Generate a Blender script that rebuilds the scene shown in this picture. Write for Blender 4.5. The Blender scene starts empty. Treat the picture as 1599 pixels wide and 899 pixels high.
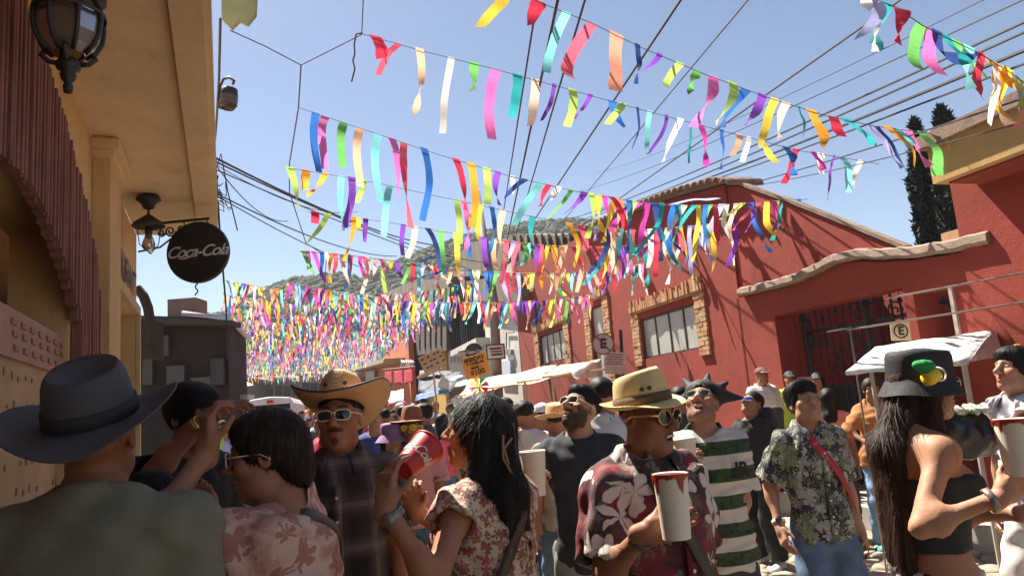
import bpy, math, random
import numpy as np
from mathutils import Vector, Matrix
PI = math.pi
V3 = lambda *a: np.array(a if len(a) > 1 else a[0], float)
random.seed(7); RNG = np.random.default_rng(7)
SC = bpy.context.scene
COL = SC.collection
# ------------------------------------------------------------------ camera
F_PX, W_PX, H_PX = 1150.0, 1599.0, 899.0
CAM = V3(0, 0, 1.62)
PITCH, ROLL = math.radians(9.0), math.radians(4.6)
_R0, _U0 = V3(1, 0, 0), V3(0, -math.sin(PITCH), math.cos(PITCH))
C_F = V3(0, math.cos(PITCH), math.sin(PITCH))
C_R = math.cos(ROLL)*_R0 - math.sin(ROLL)*_U0
C_U = math.sin(ROLL)*_R0 + math.cos(ROLL)*_U0
cd = bpy.data.cameras.new('camera'); cam = bpy.data.objects.new('camera', cd); COL.objects.link(cam)
cd.sensor_width = 36.0; cd.lens = 36.0*F_PX/W_PX; cd.clip_start = 0.05; cd.clip_end = 3000
cam.matrix_world = Matrix(((C_R[0], C_U[0], -C_F[0], CAM[0]), (C_R[1], C_U[1], -C_F[1], CAM[1]), (C_R[2], C_U[2], -C_F[2], CAM[2]), (0, 0, 0, 1)))
SC.camera = cam
# ------------------------------------------------------------------ sky, sun, exposure
SUN_AZ, SUN_EL = math.radians(-36), math.radians(56)      # azimuth clockwise from +Y
world = bpy.data.worlds.new('World'); SC.world = world; world.use_nodes = True
_n = world.node_tree.nodes; _l = world.node_tree.links
_bg = _n['Background']
_sky = _n.new('ShaderNodeTexSky'); _sky.sky_type = 'NISHITA'; _sky.sun_disc = False
_sky.sun_elevation = SUN_EL; _sky.sun_rotation = SUN_AZ
_sky.altitude = 1200; _sky.air_density = 0.9; _sky.dust_density = 1.5; _sky.ozone_density = 0.7
_l.new(_sky.outputs[0], _bg.inputs[0]); _bg.inputs[1].default_value = 0.05
sl = bpy.data.lights.new('sun', 'SUN'); sl.energy = 5.0; sl.angle = math.radians(0.55); sl.color = (1.0, 0.93, 0.82)
sun = bpy.data.objects.new('sun', sl); COL.objects.link(sun)
_sd = Vector((math.sin(SUN_AZ)*math.cos(SUN_EL), math.cos(SUN_AZ)*math.cos(SUN_EL), math.sin(SUN_EL)))
sun.rotation_euler = _sd.to_track_quat('Z', 'Y').to_euler()
SC.view_settings.view_transform = 'Standard'; SC.view_settings.look = 'None'
SC.view_settings.exposure = 1.6; SC.view_settings.gamma = 1.0; SC.view_settings.use_curve_mapping = False
SC.cycles.max_bounces = 6; SC.cycles.transparent_max_bounces = 12; SC.cycles.use_denoising = True
SC.cycles.caustics_reflective = False; SC.cycles.caustics_refractive = False

# ------------------------------------------------------------------ picking places
def ray(px, py):
    return C_F + C_R*(px-W_PX/2)/F_PX - C_U*(py-H_PX/2)/F_PX
def at(px, py, y):                      # the point seen at a pixel, y metres in front
    d = ray(px, py); return CAM + d*(y/d[1])
def ground_z(y):
    t = max(0.0, y-9.0); return 0.03*t*t/(t+4.0) if t > 0 else 0.0
class Frame:                            # a vertical wall plane: s along it, n out of it, z up
    def __init__(s, p0, ang, side):
        s.p0 = V3(p0[0], p0[1], 0); s.d = V3(-math.sin(ang), math.cos(ang), 0)
        s.n = V3(-math.cos(ang), -math.sin(ang), 0)*side
    def P(s, a, n, z): return s.p0 + s.d*a + s.n*n + V3(0, 0, z)
    def hit(s, px, py, n=0.0):
        r = ray(px, py); q = s.p0 + s.n*n - CAM
        t = (q @ s.n)/(r @ s.n); p = CAM + r*t
        return float((p-s.p0) @ s.d), float(p[2])
    def s_at(s, px, n=0.0, py=560): return s.hit(px, py, n)[0]
_a = math.radians(15.5); RW = Frame((6.1*math.cos(_a), 6.1*math.sin(_a)), _a, 1)
_b = math.radians(21.8); LW = Frame((-0.95*math.cos(_b), -0.95*math.sin(_b)), _b, -1)
STREET = RW.d; ACROSS = -RW.n

# ------------------------------------------------------------------ scene bookkeeping
def tag(o, label=None, cat=None, group=None, kind=None):
    for k, v in (('label', label), ('category', cat), ('group', group), ('kind', kind)):
        if v: o[k] = v
    return o
def thing(name, label, cat, loc=(0, 0, 0), rz=0.0, group=None):
    o = bpy.data.objects.new(name, None); COL.objects.link(o); o.empty_display_size = 0.1
    o.location = Vector([float(c) for c in loc]); o.rotation_euler = (0, 0, rz)
    return tag(o, label, cat, group)
def mesh(name, v, f, m, parent=None, smooth=False, mids=None, world=False):
    me = bpy.data.meshes.new(name)
    v = np.asarray(v, np.float64)
    if world and parent is not None:
        mi = Matrix.Identity(4); q = parent
        while q is not None: mi = (Matrix.Translation(q.location) @ q.rotation_euler.to_matrix().to_4x4()) @ mi; q = q.parent
        mi = np.array(mi.inverted()); v = v @ mi[:3, :3].T + mi[:3, 3]
    if isinstance(f, np.ndarray) and f.ndim == 2:
        k = f.shape[1]; me.vertices.add(len(v)); me.vertices.foreach_set('co', v.astype(np.float32).ravel())
        me.loops.add(f.size); me.loops.foreach_set('vertex_index', f.astype(np.int32).ravel())
        me.polygons.add(len(f)); me.polygons.foreach_set('loop_start', np.arange(0, f.size, k, dtype=np.int32))
        me.polygons.foreach_set('loop_total', np.full(len(f), k, np.int32)); me.update(calc_edges=True); me.validate()
    else:
        me.from_pydata([tuple(map(float, p)) for p in v], [], [tuple(int(i) for i in q) for q in f]); me.update()
    for x in (m if isinstance(m, (list, tuple)) else [m]): me.materials.append(x)
    if smooth: me.polygons.foreach_set('use_smooth', np.ones(len(me.polygons), bool))
    if mids is not None: me.polygons.foreach_set('material_index', np.asarray(mids, np.int32))
    o = bpy.data.objects.new(name, me); COL.objects.link(o); o.parent = parent
    return o
class MB:                                # collects shapes into one mesh
    def __init__(s): s.v = []; s.f = []
    def add(s, v, f):
        b = len(s.v); s.v += [tuple(map(float, p)) for p in v]; s.f += [tuple(int(i)+b for i in q) for q in f]; return s
    def box(s, c, h, R=None):
        c = V3(c); pts = []
        for z in (-1, 1):
            for x, y in ((-1, -1), (1, -1), (1, 1), (-1, 1)):
                p = V3(x*h[0], y*h[1], z*h[2]); pts.append(c+(R @ p if R is not None else p))
        return s.add(pts, [(3, 2, 1, 0), (4, 5, 6, 7), (0, 1, 5, 4), (1, 2, 6, 5), (2, 3, 7, 6), (3, 0, 4, 7)])
    def prism(s, poly, d):               # poly: 3-D points, extruded by d
        n = len(poly); a = [V3(p) for p in poly]; b = [p+V3(d) for p in a]
        return s.add(a+b, [tuple(range(n))[::-1], tuple(range(n, 2*n))]+[(i, (i+1) % n, n+(i+1) % n, n+i) for i in range(n)])
    def tube(s, pts, r, n=6, cap=True):
        pts = [V3(p) for p in pts]; m = len(pts); rs = r if isinstance(r, (list, tuple)) else [r]*m
        vs = []; t0 = pts[1]-pts[0]; u = np.cross(t0, V3(0.13, 0.21, 0.97)); 
        if np.linalg.norm(u) < 1e-6*np.linalg.norm(t0): u = V3(1, 0, 0)
        for i in range(m):
            t = pts[min(i+1, m-1)]-pts[max(i-1, 0)]; t = t/(np.linalg.norm(t)+1e-12)
            u = u-t*(u @ t); u = u/(np.linalg.norm(u)+1e-12); w = np.cross(t, u)
            vs += [pts[i]+rs[i]*(math.cos(2*PI*k/n)*u+math.sin(2*PI*k/n)*w) for k in range(n)]
        fs = [(i*n+k, i*n+(k+1) % n, (i+1)*n+(k+1) % n, (i+1)*n+k) for i in range(m-1) for k in range(n)]
        if cap: fs += [tuple(range(n))[::-1], tuple(range((m-1)*n, m*n))]
        return s.add(vs, fs)
    def lathe(s, prof, c=(0, 0, 0), n=24, R=None, closed=False):   # prof: (r, z)
        vs = []; c = V3(c)
        for r, z in prof:
            for k in range(n):
                p = V3(r*math.cos(2*PI*k/n), r*math.sin(2*PI*k/n), z); vs.append(c+(R @ p if R is not None else p))
        m = len(prof)
        fs = [(i*n+k, i*n+(k+1) % n, (i+1)*n+(k+1) % n, (i+1)*n+k) for i in range(m-1) for k in range(n)]
        if not closed: fs += [tuple(range(n))[::-1], tuple(range((m-1)*n, m*n))]
        return s.add(vs, fs)
    def build(s, name, m, parent=None, smooth=False, world=True):
        return mesh(name, s.v, s.f, m, parent, smooth, world=world)
def bevel(o, w=0.01, seg=2):
    b = o.modifiers.new('bevel', 'BEVEL'); b.width = w; b.segments = seg; b.limit_method = 'ANGLE'; return o
def solid(o, t, off=0.0):
    b = o.modifiers.new('solid', 'SOLIDIFY'); b.thickness = t; b.offset = off; return o
def smooth_angle(o, deg=40):
    me = o.data; me.polygons.foreach_set('use_smooth', np.ones(len(me.polygons), bool))
    me.set_sharp_from_angle(angle=math.radians(deg)); return o

# ------------------------------------------------------------------ materials
def lin(c):
    if isinstance(c, str):
        c = [int(c[i:i+2], 16)/255 for i in (1, 3, 5)]
        c = [x/12.92 if x <= 0.04045 else ((x+0.055)/1.055)**2.4 for x in c]
    return tuple(c)+(1.0,)
class NT:
    def __init__(s, name):
        s.m = bpy.data.materials.new(name); s.m.use_nodes = True; s.t = s.m.node_tree; s.N = s.t.nodes; s.L = s.t.links
        s.b = s.N['Principled BSDF']; s.out = s.N['Material Output']
    def n(s, kind, **kw):
        x = s.N.new('ShaderNode'+kind)
        for k, v in kw.items(): setattr(x, k, v)
        return x
    def set(s, sock, v):
        if v is None: return
        if hasattr(v, 'is_output') or isinstance(v, bpy.types.NodeSocket): s.L.new(v, sock)
        else: sock.default_value = v
    def coord(s, w='Object'): return s.n('TexCoord').outputs[w]
    def math(s, op, a, b=None, c=None, clamp=False):
        x = s.n('Math', operation=op, use_clamp=clamp)
        for i, v in enumerate((a, b, c)): s.set(x.inputs[i], v)
        return x.outputs[0]
    def vmath(s, op, a, b=None, out=0):
        x = s.n('VectorMath', operation=op); s.set(x.inputs[0], a)
        if b is not None:
            if op == 'SCALE': s.set(x.inputs[3], b)
            else: s.set(x.inputs[1], b)
        return x.outputs[out]
    def sep(s, v): return s.n('SeparateXYZ', ) if False else (lambda x: (s.L.new(v, x.inputs[0]), x.outputs)[1])(s.n('SeparateXYZ'))
    def comb(s, x, y, z):
        c = s.n('CombineXYZ')
        for i, v in enumerate((x, y, z)): s.set(c.inputs[i], v)
        return c.outputs[0]
    def noise(s, v=None, scale=5.0, detail=4.0, rough=0.55, dist=0.0, out=0):
        x = s.n('TexNoise'); s.set(x.inputs['Vector'], v if v is not None else s.coord()); x.inputs['Scale'].default_value = scale
        x.inputs['Detail'].default_value = detail; x.inputs['Roughness'].default_value = rough; x.inputs['Distortion'].default_value = dist
        return x.outputs[out]
    def vor(s, v=None, scale=5.0, feature='F1', rnd=1.0):
        x = s.n('TexVoronoi', feature=feature); s.set(x.inputs['Vector'], v if v is not None else s.coord()); x.inputs['Scale'].default_value = scale
        x.inputs['Randomness'].default_value = rnd; return x
    def ramp(s, f, stops, interp='LINEAR'):
        x = s.n('ValToRGB'); x.color_ramp.interpolation = interp; s.L.new(f, x.inputs[0]); e = x.color_ramp.elements
        while len(e) < len(stops): e.new(0.5)
        for i, (p, c) in enumerate(stops): e[i].position = p; e[i].color = lin(c)
        return x.outputs[0]
    def step(s, f, lo, hi):
        x = s.n('MapRange', interpolation_type='SMOOTHSTEP'); s.set(x.inputs[0], f); x.inputs[1].default_value = lo; x.inputs[2].default_value = hi; return x.outputs[0]
    def mix(s, f, a, b, mode='MIX'):
        x = s.n('Mix', data_type='RGBA', blend_type=mode); s.set(x.inputs[0], f)
        for k, v in ((6, a), (7, b)): s.set(x.inputs[k], lin(v) if isinstance(v, str) or (isinstance(v, tuple) and len(v) == 3) else v)
        return x.outputs[2]
    def bump(s, h, st=0.3, d=0.01):
        x = s.n('Bump'); x.inputs['Strength'].default_value = st; x.inputs['Distance'].default_value = d; s.L.new(h, x.inputs['Height']); s.L.new(x.outputs[0], s.b.inputs['Normal'])
    def done(s, col=None, rough=0.7, metal=0.0, spec=None, trans=0.0):
        if col is not None: s.set(s.b.inputs['Base Color'], lin(col) if isinstance(col, (str, tuple)) and not (isinstance(col, tuple) and len(col) == 4) else col)
        s.set(s.b.inputs['Roughness'], rough); s.b.inputs['Metallic'].default_value = metal
        if spec is not None: s.b.inputs['Specular IOR Level'].default_value = spec
        if trans:
            t = s.n('BsdfTranslucent'); s.set(t.inputs[0], lin(col) if isinstance(col, (str, tuple)) and not (isinstance(col, tuple) and len(col) == 4) else col)
            mx = s.n('MixShader'); mx.inputs[0].default_value = trans
            s.L.new(s.b.outputs[0], mx.inputs[1]); s.L.new(t.outputs[0], mx.inputs[2]); s.L.new(mx.outputs[0], s.out.inputs[0])
        return s.m
_mats = {}
def mat(name, c, rough=0.7, var=0.18, scale=4.0, bump=0.15, bs=40.0, metal=0.0, trans=0.0, stretch=None, spec=None):
    if name in _mats: return _mats[name]
    t = NT(name); co = t.coord()
    if stretch: co = t.vmath('MULTIPLY', co, Vector(stretch))
    f = t.noise(co, scale, 5, 0.6); c4 = lin(c)
    dk = tuple(x*(1-var) for x in c4[:3])+(1,); lt = tuple(min(1, x*(1+var)) for x in c4[:3])+(1,)
    r = t.n('ValToRGB'); r.color_ramp.elements[0].position = 0.3; r.color_ramp.elements[1].position = 0.7
    r.color_ramp.elements[0].color = dk; r.color_ramp.elements[1].color = lt; t.L.new(f, r.inputs[0])
    if bump: t.bump(t.noise(co, bs, 5, 0.65), bump, 0.01)
    _mats[name] = t.done(r.outputs[0], rough, metal, spec, trans); return _mats[name]

def text_mesh(s, size, name='lettering', shear=0.0, bold=0.0, align='CENTER', space=1.0):   # flat lettering, x right, y up
    cu = bpy.data.curves.new(name, 'FONT'); cu.body = s; cu.size = size; cu.align_x = align; cu.align_y = 'CENTER'; cu.shear = shear; cu.offset = bold; cu.space_character = space
    o = bpy.data.objects.new(name, cu); COL.objects.link(o); dg = bpy.context.evaluated_depsgraph_get()
    me = o.evaluated_get(dg).to_mesh(); v = np.array([list(x.co) for x in me.vertices]).reshape(-1, 3); f = [tuple(p.vertices) for p in me.polygons]
    o.evaluated_get(dg).to_mesh_clear(); bpy.data.objects.remove(o); bpy.data.curves.remove(cu)
    return v, f
def letter(s, size, o, xd, yd, m, parent, name='lettering', th=0.004, **kw):   # lettering lying on a plane at o
    v, f = text_mesh(s, size, name, **kw); 
    if not len(v): return None
    xd = V3(xd)/np.linalg.norm(xd); yd = V3(yd)/np.linalg.norm(yd); nd = np.cross(xd, yd)
    w = V3(o)+v[:, :1]*xd+v[:, 1:2]*yd+nd*th
    return mesh(name, w, f, m, parent, world=True)
# ------------------------------------------------------------------ implicit-surface modeller (smooth unions, meshed with surface nets)
def rotz(a): c, s = math.cos(a), math.sin(a); return np.array([[c, -s, 0], [s, c, 0], [0, 0, 1.]])
def rotx(a): c, s = math.cos(a), math.sin(a); return np.array([[1., 0, 0], [0, c, -s], [0, s, c]])
def roty(a): c, s = math.cos(a), math.sin(a); return np.array([[c, 0, s], [0, 1., 0], [-s, 0, c]])
def unit(v): v = np.asarray(v, float); return v/(np.linalg.norm(v)+1e-12)
class Sdf:
    def __init__(s): s.p = []
    def cone(s, a, b, ra, rb, k=0.02, op=1, flat=False):
        a, b = V3(a), V3(b); r = max(ra, rb)
        s.p.append((0, np.minimum(a, b)-r, np.maximum(a, b)+r, k, op, (a, b, ra, rb, flat))); return s
    def ell(s, c, r, R=None, k=0.02, op=1):
        c, r = V3(c), V3(r); R = np.eye(3) if R is None else R
        e = np.sqrt(((R*r)**2).sum(1)); s.p.append((1, c-e, c+e, k, op, (c, r, R))); return s
    def loft(s, rows, k=0.03, op=1, expo=2.0):     # rows: z, cx, cy, ax, ay  (z ascending)
        w = np.array(rows, float); lo = V3((w[:, 1]-w[:, 3]).min(), (w[:, 2]-w[:, 4]).min(), w[0, 0]); hi = V3((w[:, 1]+w[:, 3]).max(), (w[:, 2]+w[:, 4]).max(), w[-1, 0])
        s.p.append((2, lo, hi, k, op, (w, expo))); return s
    def box(s, c, h, R=None, rd=0.01, k=0.01, op=1):
        c, h = V3(c), V3(h); R = np.eye(3) if R is None else R; e = np.abs(R) @ h+rd
        s.p.append((3, c-e, c+e, k, op, (c, h, R, rd))); return s
    def bounds(s, pad=0.03):
        q = [p for p in s.p if p[4] > 0]
        return np.min([p[1] for p in q], 0)-pad, np.max([p[2] for p in q], 0)+pad
    def eval(s, ax, h, disp=None):
        F = np.full([len(a) for a in ax], 0.4, np.float32)
        for kind, lo, hi, k, op, par in s.p:
            m = k+3*h; sl = []
            for i in range(3):
                a = np.searchsorted(ax[i], lo[i]-m); b = np.searchsorted(ax[i], hi[i]+m)
                sl.append(slice(a, b))
            if any(x.stop <= x.start for x in sl): continue
            X = ax[0][sl[0]][:, None, None]; Y = ax[1][sl[1]][None, :, None]; Z = ax[2][sl[2]][None, None, :]
            if kind == 0:
                a, b, ra, rb, flat = par; ab = b-a; L2 = ab @ ab+1e-12
                t = ((X-a[0])*ab[0]+(Y-a[1])*ab[1]+(Z-a[2])*ab[2])/L2
                tc = np.clip(t, 0, 1)
                d = np.sqrt((X-a[0]-tc*ab[0])**2+(Y-a[1]-tc*ab[1])**2+(Z-a[2]-tc*ab[2])**2)
                if flat:
                    q = np.sqrt(np.maximum((X-a[0]-t*ab[0])**2+(Y-a[1]-t*ab[1])**2+(Z-a[2]-t*ab[2])**2, 0))
                    L = math.sqrt(L2); d = np.maximum(q-(ra+(rb-ra)*tc), (t-1)*L); d = np.where(t < 0, np.sqrt((X-a[0])**2+(Y-a[1])**2+(Z-a[2])**2)-ra, d)
                else: d = d-(ra+(rb-ra)*tc)
            elif kind == 1:
                c, r, R = par; x, y, z = X-c[0], Y-c[1], Z-c[2]
                u = (x*R[0, 0]+y*R[1, 0]+z*R[2, 0]); v = (x*R[0, 1]+y*R[1, 1]+z*R[2, 1]); w = (x*R[0, 2]+y*R[1, 2]+z*R[2, 2])
                k0 = np.sqrt((u/r[0])**2+(v/r[1])**2+(w/r[2])**2); k1 = np.sqrt((u/r[0]**2)**2+(v/r[1]**2)**2+(w/r[2]**2)**2)+1e-9
                d = k0*(k0-1)/k1
            elif kind == 2:
                w, ex = par; z = Z[0, 0]; it = lambda j: np.interp(z, w[:, 0], w[:, j])[None, None, :]
                axx, ayy = it(3), it(4); xn, yn = np.abs(X-it(1))/axx, np.abs(Y-it(2))/ayy
                q = (xn**ex+yn**ex)**(1/ex); d = (q-1)*np.minimum(axx, ayy)
                d = np.maximum(d, np.maximum(Z-w[-1, 0], w[0, 0]-Z))
            else:
                c, hh, R, rd = par; x, y, z = X-c[0], Y-c[1], Z-c[2]
                q = [np.abs(x*R[0, j]+y*R[1, j]+z*R[2, j])-hh[j] for j in range(3)]
                d = np.sqrt(sum(np.maximum(e, 0)**2 for e in q))+np.minimum(np.maximum(np.maximum(q[0], q[1]), q[2]), 0)-rd
            S = F[tuple(sl)]; d = d.astype(np.float32)
            if op < 0: a_, b_ = -S, d
            else: a_, b_ = S, d
            r_ = np.minimum(a_, b_)
            if k > 0: hh_ = np.maximum(k-np.abs(a_-b_), 0)/k; r_ = r_-hh_*hh_*(k*0.25)
            F[tuple(sl)] = -r_ if op < 0 else r_
        if disp is not None: F += disp(ax[0][:, None, None], ax[1][None, :, None], ax[2][None, None, :]).astype(np.float32)
        return F
    def mesh(s, h, lo=None, hi=None, disp=None, skip=()):
        if lo is None: lo, hi = s.bounds(0.02+2*h)
        ax = [np.arange(lo[i], hi[i]+h, h) for i in range(3)]
        return nets(s.eval(ax, h, disp), ax, skip)
def nets(F, ax, skip=()):
    s = F < 0; n0, n1, n2 = F.shape
    cnt = sum(s[i:n0-1+i, j:n1-1+j, k:n2-1+k].astype(np.int8) for i in (0, 1) for j in (0, 1) for k in (0, 1))
    act = (cnt > 0) & (cnt < 8)
    for lo, hi in skip:                                   # cells left to a finer block
        a = [(ax[i][:-1] > lo[i]) & (ax[i][1:] < hi[i]) for i in range(3)]
        act &= ~(a[0][:, None, None] & a[1][None, :, None] & a[2][None, None, :])
    I, J, K = np.nonzero(act); n = len(I)
    if n == 0: return np.zeros((0, 3)), np.zeros((0, 4), int)
    P = np.zeros((n, 3)); C = np.zeros(n)
    A = [np.asarray(a) for a in ax]; idx = [I, J, K]
    for d in range(3):
        o = [x for x in range(3) if x != d]
        for u in (0, 1):
            for w in (0, 1):
                b = [None]*3; b[d] = idx[d]; b[o[0]] = idx[o[0]]+u; b[o[1]] = idx[o[1]]+w
                e = list(b); e[d] = b[d]+1
                f0 = F[b[0], b[1], b[2]]; f1 = F[e[0], e[1], e[2]]; m = (f0 < 0) != (f1 < 0)
                t = np.where(m, f0/np.where(f0-f1 == 0, 1, f0-f1), 0)
                q = np.zeros((n, 3)); q[:, d] = A[d][b[d]]+t*(A[d][e[d]]-A[d][b[d]])
                for z in o: q[:, z] = A[z][b[z]]
                P += q*m[:, None]; C += m
    P /= np.maximum(C, 1)[:, None]
    id3 = np.full(act.shape, -1, np.int64); id3[I, J, K] = np.arange(n); Q = []
    for d in range(3):
        o = [(d+1) % 3, (d+2) % 3]; N = [n0, n1, n2]
        sl0 = [slice(1, N[x]-1) for x in range(3)]; sl0[d] = slice(0, N[d]-1); sl1 = list(sl0); sl1[d] = slice(1, N[d])
        a, b = s[tuple(sl0)], s[tuple(sl1)]; E = np.nonzero(a != b)
        if not len(E[0]): continue
        off = [1, 1, 1]; off[d] = 0; g = [E[x]+off[x] for x in range(3)]; fl = a[E]
        def cell(u, w):
            c = list(g); c[o[0]] = c[o[0]]-u; c[o[1]] = c[o[1]]-w; return id3[c[0], c[1], c[2]]
        q = np.stack([cell(1, 1), cell(0, 1), cell(0, 0), cell(1, 0)], 1)
        q = np.where(fl[:, None], q, q[:, ::-1]); Q.append(q[(q >= 0).all(1)])
    return P, np.concatenate(Q) if Q else np.zeros((0, 4), int)
def join_blocks(bl):
    vs, fs, b = [], [], 0
    for v, f in bl:
        vs.append(v); fs.append(f+b); b += len(v)
    return np.concatenate(vs), np.concatenate(fs)
def wrinkle(seed, amp, wl=0.12):
    r = np.random.default_rng(seed); ks = r.normal(size=(6, 3))*np.array([0.8, 0.8, 1.25]); ks = ks/np.linalg.norm(ks, axis=1)[:, None]*2*PI/(wl*r.uniform(0.6, 1.8, (6, 1))); ph = r.uniform(0, 6, 6)
    def f(X, Y, Z):
        q = [ks[i, 0]*X+ks[i, 1]*Y+ks[i, 2]*Z+ph[i] for i in range(6)]
        return amp*(1.1-2.2*np.abs(np.sin(q[0]*0.5+1.2*np.sin(q[1]*0.5)))+0.8*np.sin(q[2]+1.8*np.sin(q[3]*0.6))+0.4*np.sin(q[4]+q[5]*0.3))/1.7
    return f
def colour_attr(o, c):
    a = o.data.color_attributes.new('Col', 'FLOAT_COLOR', 'POINT'); a.data.foreach_set('color', np.concatenate([c, np.ones((len(c), 1))], 1).astype(np.float32).ravel())

# ------------------------------------------------------------------ people
def skin_mat():
    t = NT('skin'); a = t.n('VertexColor'); a.layer_name = 'Col'
    f = t.noise(None, 60, 4, 0.6); g = t.noise(None, 9, 3, 0.5)
    c = t.mix(t.math('MULTIPLY', t.step(g, 0.35, 0.7), 0.55), a.outputs[0], t.mix(1.0, a.outputs[0], (0.95, 0.72, 0.64), 'MULTIPLY'))
    t.bump(f, 0.3, 0.004); t.b.inputs['Subsurface Weight'].default_value = 0.12; t.b.inputs['Subsurface Radius'].default_value = (0.012, 0.005, 0.003); t.b.inputs['Subsurface Scale'].default_value = 1.0
    return t.done(c, t.math('ADD', t.math('MULTIPLY', f, 0.3), 0.44), spec=0.32)
SKIN = skin_mat()
def hair_mat(name, c, c2):
    t = NT(name); co = t.vmath('MULTIPLY', t.coord(), Vector((1, 1, 0.1))); f = t.noise(co, 160, 3, 0.7)
    col = t.mix(t.step(f, 0.35, 0.75), c, c2); t.bump(f, 0.5, 0.004); return t.done(col, 0.55, spec=0.2)
HAIR = hair_mat('black_hair', (0.006, 0.005, 0.0045), (0.022, 0.015, 0.011)); HAIR_B = hair_mat('brown_hair', (0.014, 0.009, 0.006), (0.06, 0.034, 0.02))
HAIR_R = hair_mat('auburn_hair', (0.02, 0.009, 0.005), (0.07, 0.03, 0.016))
LENS = NT('dark_lens').done((0.012, 0.011, 0.012), 0.06, spec=0.8)
LENS_B = NT('blue_mirror_lens').done((0.01, 0.07, 0.5), 0.08, metal=0.7)
FRAME_W = mat('pale_frame', (0.75, 0.68, 0.55), 0.3, 0.05, bump=0); FRAME_K = mat('black_frame', (0.012, 0.011, 0.011), 0.25, 0.05, bump=0); FRAME_G = mat('gold_frame', (0.7, 0.5, 0.2), 0.25, 0.05, bump=0, metal=0.9)

def ik(S, W, l1, l2, pole):
    d = W-S; L = np.linalg.norm(d); u = d/(L+1e-9); L = min(L, (l1+l2)*0.998); W = S+u*L
    a = (l1*l1-l2*l2+L*L)/(2*L); h = math.sqrt(max(l1*l1-a*a, 0)); p = V3(pole); p = p-u*(p @ u); p = unit(p)
    return S+u*a+p*h, W
def hand_prims(sd, W, dirv, palm, side, s=1.0, curl=0.35, curls=None, thumb=(0.5, 0.3), spread=0.06, k=0.006):
    y = unit(dirv); z = -unit(V3(palm)-y*(V3(palm) @ y)); x = np.cross(y, z)*side
    R = np.stack([x, y, z], 1)          # local: x to the thumb, y to the fingers, -z out of the palm
    L = lambda p: W+s*(R @ V3(p))
    sd.cone(L((0, -0.03, 0)), L((0, 0.02, 0)), 0.027*s, 0.027*s, 0.02)
    sd.box(L((-0.002, 0.052, 0)), V3(0.03, 0.034, 0.005)*s, R, 0.0095*s, 0.02)
    sd.ell(L((0.022, 0.03, -0.009)), V3(0.018, 0.03, 0.015)*s, R, 0.015)
    FB = [(0.029, 0.088, 0.0085, 0.078), (0.0095, 0.094, 0.0088, 0.088), (-0.0105, 0.09, 0.0084, 0.082), (-0.0295, 0.08, 0.0075, 0.064)]
    for i, (bx, by, r, ln) in enumerate(FB):
        c = curls[i] if curls else curl*(0.9+0.12*i); p = V3(bx, by, 0); a = 0.15*c; sp = (bx)*spread*12
        for j, fr in enumerate((0.46, 0.3, 0.24)):
            a += c*(0.75, 1.25, 0.9)[j]; q = p+ln*fr*V3(math.sin(sp)*math.cos(a), math.cos(sp)*math.cos(a), -math.sin(a))
            sd.cone(L(p), L(q), r*s*(1.0, 0.94, 0.86)[j], r*s*(0.94, 0.86, 0.76)[j], k*0.6); p = q
    to, tc = thumb                        # how far it leaves the palm, how far it folds under
    p = V3(0.03, 0.026, -0.008); q = p+0.042*V3(math.sin(to)*1.0, 0.75, -0.9*tc-0.1)/1.1; sd.cone(L(p), L(q), 0.0125*s, 0.0105*s, 0.01)
    q2 = q+0.034*unit(V3(math.sin(to)*0.5, 1.0, -tc)); sd.cone(L(q), L(q2), 0.0105*s, 0.0085*s, 0.004)
    return [L(p) for p in ((0.05, 0.19, 0.05), (-0.05, -0.02, -0.11), (-0.05, 0.19, 0.05), (0.085, 0.1, -0.06), (0.05, -0.02, 0.03))]
def head_prims(sd, hc, R, s, jaw=1.0, mouth=0.0, fem=False, nose=1.0):
    L = lambda *p: hc+s*(R @ V3(p)); E = lambda c, r, k=0.02, op=1: sd.ell(L(*c), V3(r)*s, R, k*s, op); Cn = lambda a, b, ra, rb, k=0.01: sd.cone(L(*a), L(*b), ra*s, rb*s, k*s)
    E((0, 0.012, 0.035), (0.075, 0.095, 0.087)); E((0, -0.026, -0.035), (0.062*jaw, 0.064, 0.078), 0.035); E((0, -0.064, -0.1), (0.027*jaw, 0.022, 0.02), 0.045)
    for q in (-1, 1):
        E((q*0.044, -0.06, -0.02), (0.024, 0.022, 0.022), 0.025); Cn((q*0.012, -0.086, 0.03), (q*0.046, -0.07, 0.03), 0.011, 0.011, 0.02)
        E((q*0.05*jaw, -0.02, -0.078), (0.018, 0.03, 0.026), 0.03)
        E((q*0.031, -0.102, 0.008), (0.02, 0.02, 0.0125), 0.014, -1); E((q*0.031, -0.074, 0.007), (0.0145, 0.014, 0.0125), 0.003)
        Cn((q*0.016, -0.086, 0.014), (q*0.046, -0.076, 0.013), 0.004, 0.004, 0.004)
        E((q*0.077, 0.012, -0.002), (0.008, 0.02, 0.031), 0.008); E((q*0.083, 0.01, 0.002), (0.006, 0.01, 0.018), 0.004, -1)
        E((q*0.0135*nose, -0.104, -0.032), (0.0095*nose, 0.013, 0.009), 0.008)
    Cn((0, -0.089, 0.018), (0, -0.119*(0.6+0.4*nose), -0.027), 0.0085, 0.013*nose, 0.012)
    E((0, -0.0905, -0.0605), (0.0235, 0.0125, 0.0065), 0.006); E((0, -0.089, -0.074), (0.02, 0.012, 0.0085), 0.006)
    if mouth > 0: E((0, -0.1, -0.0675-0.006*mouth), (0.021, 0.02, 0.004+0.012*mouth), 0.004, -1)
    else: Cn2 = sd.cone(L(-0.019, -0.104, -0.067), L(0.019, -0.104, -0.067), 0.0032*s, 0.0032*s, 0.004*s, -1)
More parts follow.
